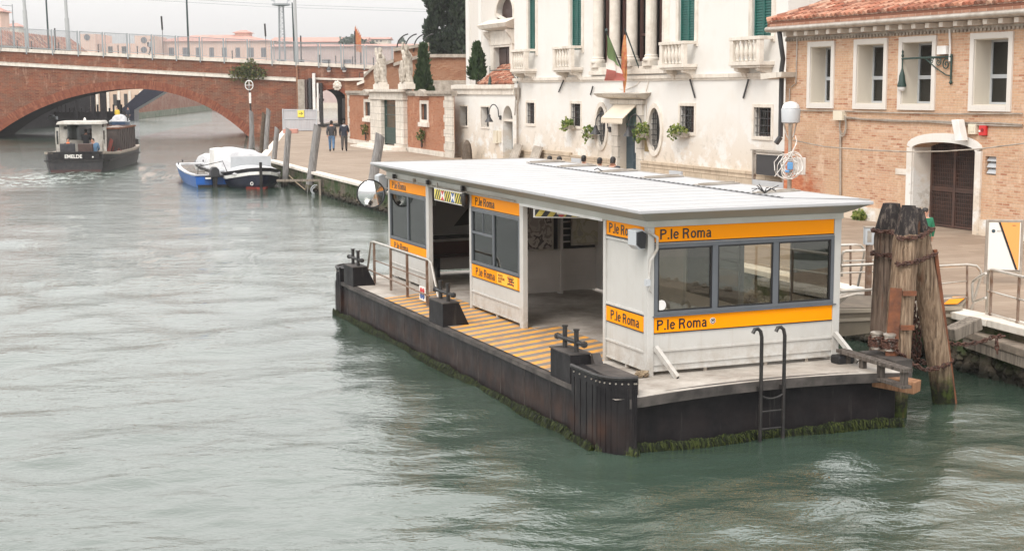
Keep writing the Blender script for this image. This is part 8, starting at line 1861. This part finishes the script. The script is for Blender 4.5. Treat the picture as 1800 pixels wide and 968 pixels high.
# hopper
hp_=thing('cargo_skip','tall dark steel cargo skip standing on the work barge','container',bar,(.65,7.6,.62)); m=MB(); X,Y,Zh=1.22,3.1,1.82
m.box(-X,X,-Y,-Y+.06,0,Zh); m.box(-X,X,Y-.06,Y,0,Zh); m.box(-X,-X+.06,-Y+.06,Y-.06,0,Zh); m.box(X-.06,X,-Y+.06,Y-.06,0,Zh)
for k in range(9): y=-Y+.2+k*.7; m.box(X,X+.05,y,y+.06,.05,Zh-.05)
for k in range(4): x=-X+.2+k*.68; m.box(x,x+.06,-Y-.05,-Y,.05,Zh-.05)
m.build('skip',pm('dull_brown_steel',(.065,.052,.05),(.11,.085,.075),2,.6),hp_); m=MB(); m.box(-X-.06,X+.06,-Y-.07,-Y+.02,Zh-.08,Zh+.02); m.box(-X-.06,X+.06,Y-.02,Y+.07,Zh-.08,Zh+.02); m.box(-X-.06,-X+.02,-Y,Y,Zh-.08,Zh+.02); m.box(X-.02,X+.06,-Y,Y,Zh-.08,Zh+.02); m.build('rim',M['rust'],hp_)
m=MB(); vs=[]; n=8
for i in range(n+1):
    for j in range(n+1): vs.append((-X+.06+(2*X-.12)*i/n,-Y+.1+(2*Y-.2)*j/n,Zh-.12+.18*sin(i*.9)*sin(j*.7+1)+random.uniform(-.05,.08)))
m.add(vs,[(i*(n+1)+j,(i+1)*(n+1)+j,(i+1)*(n+1)+j+1,i*(n+1)+j+1) for i in range(n) for j in range(n)]); m.build('load',pm('tarp_brown',(.17,.13,.11),(.30,.25,.22),3,.9),hp_)
m=MB(); m.bar((1.25,3.4,.65),(1.45,4.0,1.75),.08,.3); m.bar((1.55,3.5,.6),(2.0,4.2,1.05),.06,.1); m.bar((1.5,4.3,.6),(1.85,4.2,1.2),.05,.05); m.bar((1.3,4.3,.6),(1.5,4.4,1.3),.05,.05); m.build('red_frame',pm('dull_red_steel',(.26,.05,.035),(.18,.05,.04),4,.6),bg_)
m=MB(); m.box(1.5,1.75,3.05,3.3,.62,.95); m.build('small_can',M['ppale'],bg_); 
for p_ in ((.9,14.0,1.22),(1.7,12.2,1.12)): m=MB(); m.lathe(p_,[(.16,0),(.14,.3),(.2,.35),(.05,.42)],8); m.build('bow_bitt',M['blackiron'],bg_)
# --- blue boat ---
a=G(352,331,0); b=G(401,327,0); c0=((a[0]+b[0])/2,(a[1]+b[1])/2); L1=G(322,300,.0); 
hd=Vector((float(L1[0]-a[0]),float(L1[1]-a[1]))); ang_=math.atan2(hd.y,hd.x)-PI/2
bf=Fr(c0,(cos(.36),sin(.36)))
bb1=thing('blue_motorboat','small open blue motorboat with a pale gunwale and an outboard engine','boat',bf,(0,0,0))
H2=[(0,.92,.74,.62,-.25),(.6,.98,.8,.60,-.25),(3,1.0,.82,.60,-.25),(5.2,.98,.7,.68,-.2),(7.0,.86,.45,.76,-.1),(8.3,.66,.3,.80,.0)]
hullmesh(H2).build('hull',M['bluepaint'],bb1,smooth=True); m=gunwale(H2,.2,.05,MB()); m.box(-.92,.92,-.06,.12,.58,.64); m.hexa([(-.70,7.9,.72),(.70,7.9,.72),(.6,8.3,.74),(-.6,8.3,.74)],[(-.74,7.9,.80),(.74,7.9,.80),(.62,8.33,.82),(-.62,8.33,.82)]); m.build('gunwale',M['tarp'],bb1)
m=MB(); floor_(H2,.12,.18,m); sides_in(H2,.12,.18,m); m.build('inside',M['grp'],bb1); m=MB(); m.box(-.86,.86,5.0,5.12,.12,.56); m.box(-.86,.86,4.1,4.5,.42,.46); m.build('thwart',M['grp'],bb1)
m=MB(); m.hexa([(-.76,-.01,-.3),(.76,-.01,-.3),(.76,.02,-.3),(-.76,.02,-.3)],[(-.80,-.012,.12),(.80,-.012,.12),(.8,.02,.12),(-.8,.02,.12)]); m.build('boot_top',M['blackiron'],bb1)
for xa_,xb_ in ((-.88,-.45),(.45,.88)): m=MB(); m.box(xa_,xb_,-.02,-.005,.16,.5); m.build('blue_transom_panel',pm('strong_blue',(.015,.11,.42),rough=.3),bb1)
m=MB(); m.prism([(-.24,.50),(.24,.50),(.20,.88),(.08,1.0),(-.12,1.0),(-.22,.85)],'y',-.42,.05); eg=m.build('outboard_engine',M['irongrey'],bb1,bevel=.04); m=MB(); m.hexa([(-.05,-.34,-.4),(.05,-.34,-.4),(.05,-.12,-.4),(-.05,-.12,-.4)],[(-.13,-.34,.5),(.13,-.34,.5),(.13,-.06,.5),(-.13,-.06,.5)]); m.box(-.45,.45,-.25,-.05,.50,.56); m.build('engine_leg',M['blackiron'],eg); m=MB(); m.box(-.45,-.2,-.32,-.1,.42,.50); m.build('trim_tab',M['flagW'],eg)
m=MB(); m.tube([(-.75,.25,.6),(-.7,.3,1.0),(.5,.35,1.25),(.75,.35,.6)],.02,6); m.build('engine_frame',M['blackiron'],bb1)
m=MB(); m.lathe((.45,.5,.5),[(.05,0),(.2,.1),(.15,.3),(.03,.35)],8); m.lathe((.65,.35,.6),[(.02,-.1),(.13,0),(.02,.12)],8); m.build('gear_bundle',M['ppale'],bb1)
m=MB(); 
for (x,y,z) in ((-.85,6.3,.82),(-.45,7.6,.9),(.6,7.3,.88)): m.lathe((x,y,z),[(.03,0),(.03,.08),(.06,.1),(.01,.13)],6)
m.build('cleat',M['blackiron'],bb1)
# --- white covered topo ---
st_=G(459,333,0); bk=G(392,291,0); hd=Vector((sin(.36),-cos(.36)))
tf=Fr((float(st_[0]),float(st_[1])),(-hd.y*-1 if False else hd.y,-hd.x))   # x to boat's side, local y away from the bow tip
tf=Fr((float(st_[0]),float(st_[1])),(hd.y*-1*-1,-hd.x)); 
# local +y must run from bow to stern (away from the camera)
if (Vector(tf.n)@Vector((-hd.x,-hd.y)))<0: tf=Fr((float(st_[0]),float(st_[1])),(-hd.y,hd.x))
tp_=thing('covered_boat','black hulled boat with white stripes under a lumpy white cover, bow to the camera','boat',tf,(0,0,0))
H3=[(0,.06,.03,1.02,-.2),(.35,.55,.12,.98,-.2),(1.0,1.05,.5,.86,-.25),(2.0,1.38,.85,.74,-.25),(5.0,1.5,1.05,.66,-.25),(9.5,1.5,1.05,.66,-.25),(12.5,1.3,.85,.72,-.2),(14.0,1.0,.6,.8,-.15)]
hm=hullmesh(H3); hm.build('hull',M['navy'],tp_,smooth=True)
for (dz,h_,mt,nm) in ((.16,.15,'wpaint','white_stripe'),(.05,.05,'black','black_rail')):
    m=MB()
    for (a,b) in zip(H3[:-1],H3[1:]):
        for s in (-1,1):
            def P(q,z): 
                k=(z-q[4])/(q[3]-q[4]); bb=q[2]+(q[1]-q[2])*min(1,(.72+.28*(k-.45)/.55) if k>.45 else .72*k/.45); return bb+.035
            za,zb=a[3]-dz,b[3]-dz
            m.hexa([(s*P(a,za-h_),a[0]-.03,za-h_),(s*P(b,zb-h_),b[0],zb-h_),(s*(P(b,zb-h_)-.08),b[0],zb-h_),(s*(P(a,za-h_)-.08),a[0],za-h_)],[(s*P(a,za),a[0]-.03,za),(s*P(b,zb),b[0],zb),(s*(P(b,zb)-.08),b[0],zb),(s*(P(a,za)-.08),a[0],za)])
    m.build(nm,M[mt],tp_)
m=gunwale(H3,.15,.05,MB()); m.build('gunwale',M['boatblack'],tp_)
m=MB(); floor_(H3,.60,.05,m); m.build('deck',M['ppale'],tp_)
m=MB()
for (a,b) in zip(H3[:-1],H3[1:]):
    for s in (-1,1): m.hexa([(s*(a[2]+.09),a[0]-.02,-.1),(s*(b[2]+.09),b[0],-.1),(s*b[2],b[0],-.1),(s*a[2],a[0],-.1)],[(s*(a[2]+.20),a[0]-.02,.10),(s*(b[2]+.20),b[0],.10),(s*b[2],b[0],.10),(s*a[2],a[0],.10)])
m.build('red_boot_top',M['redpaint'],tp_)
m=MB(); m.bar((0,-.05,-.15),(0,-.03,1.30),.12,.12); m.build('stem_post',M['blackiron'],tp_)
m=MB(); m.tube([(-.42+.06*cos(a),.10,.28+.07*sin(a)) for a in np.linspace(0,2*PI,12,endpoint=False)],.02,5,closed=True); m.build('hawse_ring',M['flagW'],tp_)
def lumpy(x0,x1,y0,y1,z0,z1,seed,m=None,round_=.75):
    m=m or MB(); rs=random.Random(seed); nx,ny=11,9; vs=[]
    for i in range(nx+1):
        for j in range(ny+1):
            u,v=i/nx*2-1,j/ny*2-1; h=(1-abs(u)**4)*(1-abs(v)**5); h=h**.45 if h>0 else 0
            vs.append((x0+(x1-x0)*(i/nx),y0+(y1-y0)*(j/ny),z0+(z1-z0)*h*(1+.06*sin(u*4+seed)+.05*sin(v*6)) +rs.uniform(-.015,.015)))
    m.add(vs,[(i*(ny+1)+j,(i+1)*(ny+1)+j,(i+1)*(ny+1)+j+1,i*(ny+1)+j+1) for i in range(nx) for j in range(ny)]); return m
lumpy(-1.15,1.2,.9,3.0,.70,1.02,2).build('fore_cover',M['tarp'],tp_,smooth=True)
m=lumpy(-1.42,1.38,3.2,8.2,.55,1.70,3); m.build('main_cover',M['tarp'],tp_,smooth=True)
m=MB(); m.box(-.9,1.1,3.0,3.06,.85,1.45); m.build('windscreen_panel',M['ppale'],tp_)
m=MB(); m.hexa([(-1.45,4.6,.60),(-1.40,6.6,.60),(-.9,6.6,.60),(-.9,4.4,.60)],[(-1.45,4.7,1.75),(-1.4,6.4,1.75),(-.9,6.4,1.8),(-.9,4.6,1.8)]); m.build('white_locker',M['wpaint'],tp_,bevel=.04)
lumpy(-1.25,1.2,8.3,13.6,.55,1.30,6).build('aft_cover',M['tarp'],tp_,smooth=True)
# --- blue workboat beyond the arch ---
fb=thing('blue_workboat','dark blue boat with a foredeck cover coming through under the bridge arch','boat',WF,W3(211,224,178)[:2]+(0,)); fb.rotation_euler=(0,0,.22)
H4=[(0,.8,.5,1.0,-.3),(1.5,1.15,.8,.95,-.3),(4,1.2,.9,1.0,-.3),(6.5,.9,.5,1.25,-.2),(8,.12,.05,1.6,-.1)]
H4=[(y-4,*r) for y,*r in H4]
hullmesh(H4).build('hull',pm('dark_blue_hull',(.02,.05,.11),(.04,.08,.15),2,.5),fb,smooth=True); m=MB(); floor_(H4,.8,.1,m); m.build('deck',M['grp'],fb); lumpy(-.9,.9,-3,1.5,.85,1.75,8).build('cover',M['tarp'],fb,smooth=True)
m=gunwale(H4,.12,.06,MB()); m.build('gunwale',M['ppale'],fb)
m=MB(); m.box(-.2,.2,-.5,.5,0,.35); m.cyl((0,0,.35),(0,0,.5),.2,n=10); m.solo('small_boat_far',M['ppale'],'small pale tender moored against the dark landing beyond the bridge','boat',WF,W3(93,207,160)[:2]+(1.55,),rz=1.3)
# ================= people =================
def person(lab,fr,at,J,mats,hair='hair',rz=0,scale=1.0,face_dir=(0,-1,0),hairy=True,hands=True,extra=None):
    """J: dict of joints in metres (x right, y forward away, z up) from the feet; mats: list of (predicate, material)"""
    t=thing('person',lab,'person',fr,at,rz=rz)
    names=list(J.keys()); idx={n:i for i,n in enumerate(names)}
    bones=[('pelvis','waist'),('waist','chest'),('chest','neck'),('neck','head0'),('head0','head1'),('chest','shL'),('shL','elL'),('elL','wrL'),('wrL','haL'),('chest','shR'),('shR','elR'),('elR','wrR'),('wrR','haR'),
           ('pelvis','hipL'),('hipL','knL'),('knL','anL'),('anL','toL'),('pelvis','hipR'),('hipR','knR'),('knR','anR'),('anR','toR')]
    bones=[b for b in bones if b[0] in idx and b[1] in idx]
    R={'pelvis':(.165,.125),'waist':(.165,.12),'chest':(.195,.135),'neck':(.058,.058),'head0':(.072,.085),'head1':(.070,.082),'shL':(.09,.09),'shR':(.09,.09),'elL':(.068,.068),'elR':(.068,.068),'wrL':(.036,.036),'wrR':(.036,.036),'haL':(.03,.04),'haR':(.03,.04),
       'hipL':(.115,.115),'hipR':(.115,.115),'knL':(.085,.085),'knR':(.085,.085),'anL':(.06,.06),'anR':(.06,.06),'toL':(.04,.035),'toR':(.04,.035)}
    me=bpy.data.meshes.new('body'); me.from_pydata([tuple(v) for v in J.values()],[(idx[a],idx[b]) for a,b in bones],[]); o=bpy.data.objects.new('tmp',me); sc.collection.objects.link(o)
    sk=o.modifiers.new('s','SKIN'); sub=o.modifiers.new('u','SUBSURF'); sub.levels=2; sub.render_levels=2
    if not me.skin_vertices:
        bpy.context.view_layer.objects.active=o; bpy.ops.mesh.customdata_skin_add() if hasattr(bpy.ops.mesh,'customdata_skin_add') else None
    for n,i in idx.items(): me.skin_vertices[0].data[i].radius=R.get(n,(.05,.05)); 
    me.skin_vertices[0].data[idx['pelvis']].use_root=True
    dg=bpy.context.evaluated_depsgraph_get(); bm_=bpy.data.meshes.new_from_object(o.evaluated_get(dg)); bpy.data.objects.remove(o)
    bm_.name='body'; ml=[m for m in mats['order']]
    bm_.materials.clear()
    for m in ml: bm_.materials.append(M[m])
    jt={n:Vector(v) for n,v in J.items()}
    seg=[(a,b) for a,b in bones]
    def near(c):
        best=None;bd=9
        for a,b in seg:
            p,q=jt[a],jt[b]; d=q-p; u=max(0,min(1,(c-p).dot(d)/max(1e-9,d.length_squared))); e=(c-(p+d*u)).length/ (1.0 if not a.startswith('chest') else 1.1)
            if e<bd: bd=e;best=(a,b,u)
        return best
    for p in bm_.polygons:
        a,b,u=near(p.center); k=mats['f'](a,b,u,p.center); p.material_index=ml.index(k); p.use_smooth=True
    ob('body',bm_,t)
    h0,h1=jt['head0'],jt['head1']; up=(h1-h0).normalized(); fd=Vector(face_dir); fd=(fd-up*fd.dot(up)).normalized(); sd_=up.cross(fd)
    c=h0.lerp(h1,.55); 
    Mx=Matrix((( sd_.x,fd.x,up.x,c.x),(sd_.y,fd.y,up.y,c.y),(sd_.z,fd.z,up.z,c.z),(0,0,0,1)))
    # head shape with nose, eyes and ears
    m=MB(); m.lathe((0,0,0),[(.012,-.125),(.045,-.115),(.068,-.07),(.077,-.02),(.080,.03),(.074,.075),(.05,.112),(.012,.128)],14,sy=1.18); m.xf(Mx); hd=m.build('head',M['skin'],t,smooth=True)
    m=MB(); m.add([(-.013,.085,-.03),(.013,.085,-.03),(.0,.116,-.032),(0,.088,.015)],[(0,1,2),(0,2,3),(1,3,2),(0,3,1)]); 
    for s in (-1,1): m.lathe((s*.08,.0,-.01),[(.002,-.03),(.014,-.015),(.016,.012),(.004,.03)],6,sy=1.6)
    m.xf(Mx); m.build('nose_and_ears',M['skin'],hd)
    m=MB(); 
    for s in (-1,1): m.lathe((s*.030,.083,.008),[(.002,-.008),(.012,0),(.002,.008)],6,sy=.5)
    m.xf(Mx); m.build('eyes',M['shoe'],hd); m=MB(); m.box(-.022,.022,.080,.088,-.066,-.058); m.xf(Mx); m.build('mouth',M['red'],hd)
    if hairy:
        m=MB(); n=14; prof=[(.086,-.03),(.090,.03),(.084,.082),(.058,.122),(.014,.138)]; vs=[]
        for r,z in prof:
            for k in range(n):
                a=2*PI*k/n; yy=r*1.2*sin(a)-.012; fr_=max(0,sin(a)); zz=z+ (fr_*.065 if z<.05 else 0) -(1-fr_)*.02*(z<0)-(.03 if (z<0 and sin(a)<-.3) else 0)
                vs.append((r*cos(a),min(yy,.085 if z<.06 else .09),zz))
        m.add(vs,[(i*n+k,i*n+(k+1)%n,(i+1)*n+(k+1)%n,(i+1)*n+k) for i in range(len(prof)-1) for k in range(n)]+[tuple(range((len(prof)-1)*n,len(prof)*n))]); m.xf(Mx); m.build('hair',M[hair],hd,smooth=True)
    # fingers
    if hands:
        for s,(w,h) in (('L',('wrL','haL')),('R',('wrR','haR'))):
            if w not in jt: continue
            d=(jt[h]-jt[w]).normalized(); x=d.cross(Vector((0,1,0))); x=x.normalized() if x.length>.1 else Vector((1,0,0)); y=d.cross(x)
            m=MB(); base=jt[h]+d*.015
            for k,(o_,L) in enumerate(((-.027,.066),(-.009,.076),(.009,.072),(.027,.056))):
                p=base+y*o_; m.tube([p,p+d*L*.5+x*.004,p+d*L*.8+x*.016,p+d*L*.93+x*.028],[.0095,.009,.008,.006],6)
            p=jt[h]-d*.03+y*-.03; m.tube([p,p+d*.035-y*.018,p+d*.065-y*.018],[.011,.010,.008],6); m.build('hand',M['skin'],t,smooth=True)
    if scale!=1: t.scale=(scale,)*3
    if extra: extra(t)
    return t
def standing(step=.0,armL=(.0,.0),armR=(.0,.0),lean=0):
    J={'pelvis':(0,0,.93),'waist':(0,0,1.08),'chest':(0,.0,1.33),'neck':(0,.01,1.50),'head0':(0,.02,1.60),'head1':(0,.02,1.70),
       'shL':(-.19,0,1.42),'elL':(-.245,armL[0]*.5-.02,1.13),'wrL':(-.235,armL[0],.90+armL[1]),'haL':(-.225,armL[0]+.02,.83+armL[1]),
       'shR':(.19,0,1.42),'elR':(.245,armR[0]*.5-.02,1.13),'wrR':(.235,armR[0],.90+armR[1]),'haR':(.225,armR[0]+.02,.83+armR[1]),
       'hipL':(-.10,0,.88),'knL':(-.10,step*.5+.02,.49),'anL':(-.10,step,.09 if step>=0 else .16),'toL':(-.11,step+.16,.035 if step>=0 else .08),
       'hipR':(.10,0,.88),'knR':(.10,-step*.35+.03,.49),'anR':(.10,-step,.16 if step>0 else .09),'toR':(.11,-step+.15,.06 if step>0 else .035)}
    return J
def clothes(top,bot,shoe='shoe'):
    def f(a,b,u,c):
        if b in('head1','head0') or a=='head0': return 'skin'
        if a=='neck' : return 'skin'
        if b=='neck' and u>.75: return 'skin'
        if a.startswith('wr') or (b.startswith('wr') and u>.95): return 'skin'
        if a.startswith('an') or (b.startswith('an') and u>.88): return shoe
        if a.startswith('hip') or a.startswith('kn') : return bot
        if (b.startswith('hip') or a=='pelvis') and c.z<J_top: return bot
        return top
    J_top=.90
    return {'order':list(dict.fromkeys([top,bot,'skin',shoe])),'f':f}
p1=G(583.5,267,Z_QUAY); p2=G(605.5,266.5,Z_QUAY)
sx_=1.07
person('person walking away on the quay in a black jacket and blue jeans',WF,(float(p1[0]),float(p1[1]),Z_QUAY),standing(.14,(-.16,.03),(.12,.0)),clothes('jacket','jeans'),face_dir=(.1,1,0),scale=sx_,rz=.1)
person('person walking away on the quay in a navy jacket and grey trousers',WF,(float(p2[0]),float(p2[1]),Z_QUAY),standing(-.20,(.1,0),(.22,.30)),clothes('navyj','greyt'),face_dir=(0,1,0),scale=sx_,rz=.05,
  extra=lambda t: MB().lathe((0,-.0,1.47),[(.10,-.05),(.13,0),(.10,.05)],10).build('hood',M['ppale'],t,smooth=True))
# person behind the dolphin, looking right
p=G(1620,462,Z_QUAY); d=30.5; xx=WF.f(1627,380,d)[0]; zh=WF.f(1620,366,d)[1]-Z_QUAY
person('person in a green jacket looking right, half hidden behind the chained piles',WF,(xx+.0,d,Z_QUAY),standing(.05),clothes('green','greyt'),face_dir=(.95,-.3,0),scale=zh/1.775)
# walker on the bridge
s,z=RF.f(265,98,1.2)
person('person in pale grey clothes walking along the bridge behind the mesh fence',RF,(s,1.2,z+.0),standing(.22,(.15,.05),(-.15,0)),clothes('ppale','greyt'),face_dir=(1,0,0),scale=.92,rz=-1.4,
  extra=lambda t: MB().box(-.14,.14,-.33,-.14,.95,1.45).build('backpack',M['navyj'],t,bevel=.04))
# seated people in front of the palazzo (only heads and shoulders show over the roof)
def seated():
    return {'pelvis':(0,0,.50),'waist':(0,0,.66),'chest':(0,-.02,.93),'neck':(0,-.03,1.09),'head0':(0,-.03,1.19),'head1':(0,-.03,1.29),
      'shL':(-.19,0,1.01),'elL':(-.25,.03,.74),'wrL':(-.17,.24,.62),'haL':(-.14,.30,.60),'shR':(.19,0,1.01),'elR':(.25,.03,.74),'wrR':(.17,.24,.62),'haR':(.14,.30,.60),
      'hipL':(-.10,.05,.48),'knL':(-.13,.44,.50),'anL':(-.13,.46,.09),'toL':(-.13,.62,.04),'hipR':(.10,.05,.48),'knR':(.13,.44,.50),'anR':(.13,.46,.09),'toR':(.13,.62,.04)}
def cl2(top,bot):
    c=clothes(top,bot); f0=c['f']
    def f(a,b,u,cc):
        if a=='pelvis' and b.startswith('hip'): return bot
        if a=='pelvis' and cc.z<.52: return bot
        r=f0(a,b,u,cc+Vector((0,0,.6)));return r
    c['f']=f; return c
bench_things=[]
for (x,y,top,lab) in ((967,274,'navyj','person seated farthest left, only dark hair showing over the shelter roof'),(984,275,'redpaint','person seated in a red jacket second from the left beyond the shelter roof'),(1027,273,'blueg','person seated alone between the bench panels, only the head showing'),(1055,277,'navyj','person seated in a dark jacket with a bag strap left of the hunched person'),(1074,280,'navyj','person hunched forward in a navy coat left of the blue door')):
    zt_=1.40 if x!=1074 else 1.32
    # solve distance so that the top of the head is seen at row y for a seat behind the shelter
    v=ray(x,y); k=(Z_QUAY+zt_-CH)/v[2]; P=CAMP+v*k
    if P[1]>60: P=CAMP+v*(58/v[1]); 
    zz_=P[2]-zt_ if abs(P[2]-zt_-Z_QUAY)<.001 else Z_QUAY
    J=seated()
    if x==1074:
        for n_ in ('chest','neck','head0','head1','shL','shR'): v_=J[n_]; J[n_]=(v_[0]+.05,v_[1]+.12*(v_[2]-.5),v_[2]-.10)
    person(lab,WF,(float(P[0]),float(P[1]),Z_QUAY),J,cl2(top,'greyt'),face_dir=(.1,1,0),rz=-.4,scale=1.02 if x!=1074 else 1.1)
    m=MB(); m.box(-.28,.28,-.22,.22,.36,.42); m.box(-.25,-.2,-.2,.2,0,.36); m.box(.2,.25,-.2,.2,0,.36); m.solo('stool',M['woodgrey'],{967:'low wooden seat under the person seated farthest left',984:'low wooden seat under the person in the red jacket',1027:'low wooden seat under the person seated alone between the bench panels',1055:'low wooden seat under the person with the bag strap',1074:'low wooden seat under the hunched person in the navy coat'}[x],'seat',WF,(float(P[0]),float(P[1]),Z_QUAY),rz=-.4)
# the men on the barge
person('person seated on the left of the barge stern wearing an orange collar',bar,(-.62,1.25,.57),seated(),cl2('jacket','greyt'),face_dir=(.3,-1,0),rz=0,extra=lambda t: MB().lathe((0,-.03,1.02),[(.10,0),(.13,.04),(.08,.09)],10).build('orange_collar',M['orangev'],t,smooth=True))
J=seated(); 
for n_ in ('head0','head1','neck'): v_=J[n_]; J[n_]=(v_[0]-.08,v_[1]-.05,v_[2]-.02)
person('person seated on the right of the barge stern in a blue grey shirt leaning left',bar,(.92,1.15,.57),J,cl2('blueg','greyt'),face_dir=(-.5,-1,0))
person('person standing at the helm inside the wheelhouse of the barge',bar,(.15,2.75,.62),standing(0,(.25,.28),(.25,.28)),clothes('jacket','jacket'),face_dir=(0,1,0),scale=1.0)
o=fb.location
for (dx,dy,top,lab) in ((.0,-1.0,'yellowv','person in a yellow vest standing on the blue workboat beyond the arch'),(.9,.6,'navyj','person in dark clothes standing on the blue workboat behind the yellow vest')):
    person(lab,WF,(o.x+dx,o.y+dy,.8),standing(.05),clothes(top,'greyt'),face_dir=(0,-1,0),scale=1.05)
# ================= haze =================
hz_=MB(); hz_.box(-430,430,-8,670,-4,45)
t=NT('haze'); t.t.nodes.remove(t.b); v=t.n('ShaderNodeVolumePrincipled'); v.inputs['Color'].default_value=(.97,.96,.97,1); v.inputs['Density'].default_value=.00032; v.inputs['Anisotropy'].default_value=.2; t.l(v.outputs[0],t.out.inputs['Volume'])
h=hz_.build('haze',t.m); tag(h,kind='stuff'); h['label']='pale autumn haze hanging over the canal and the town'
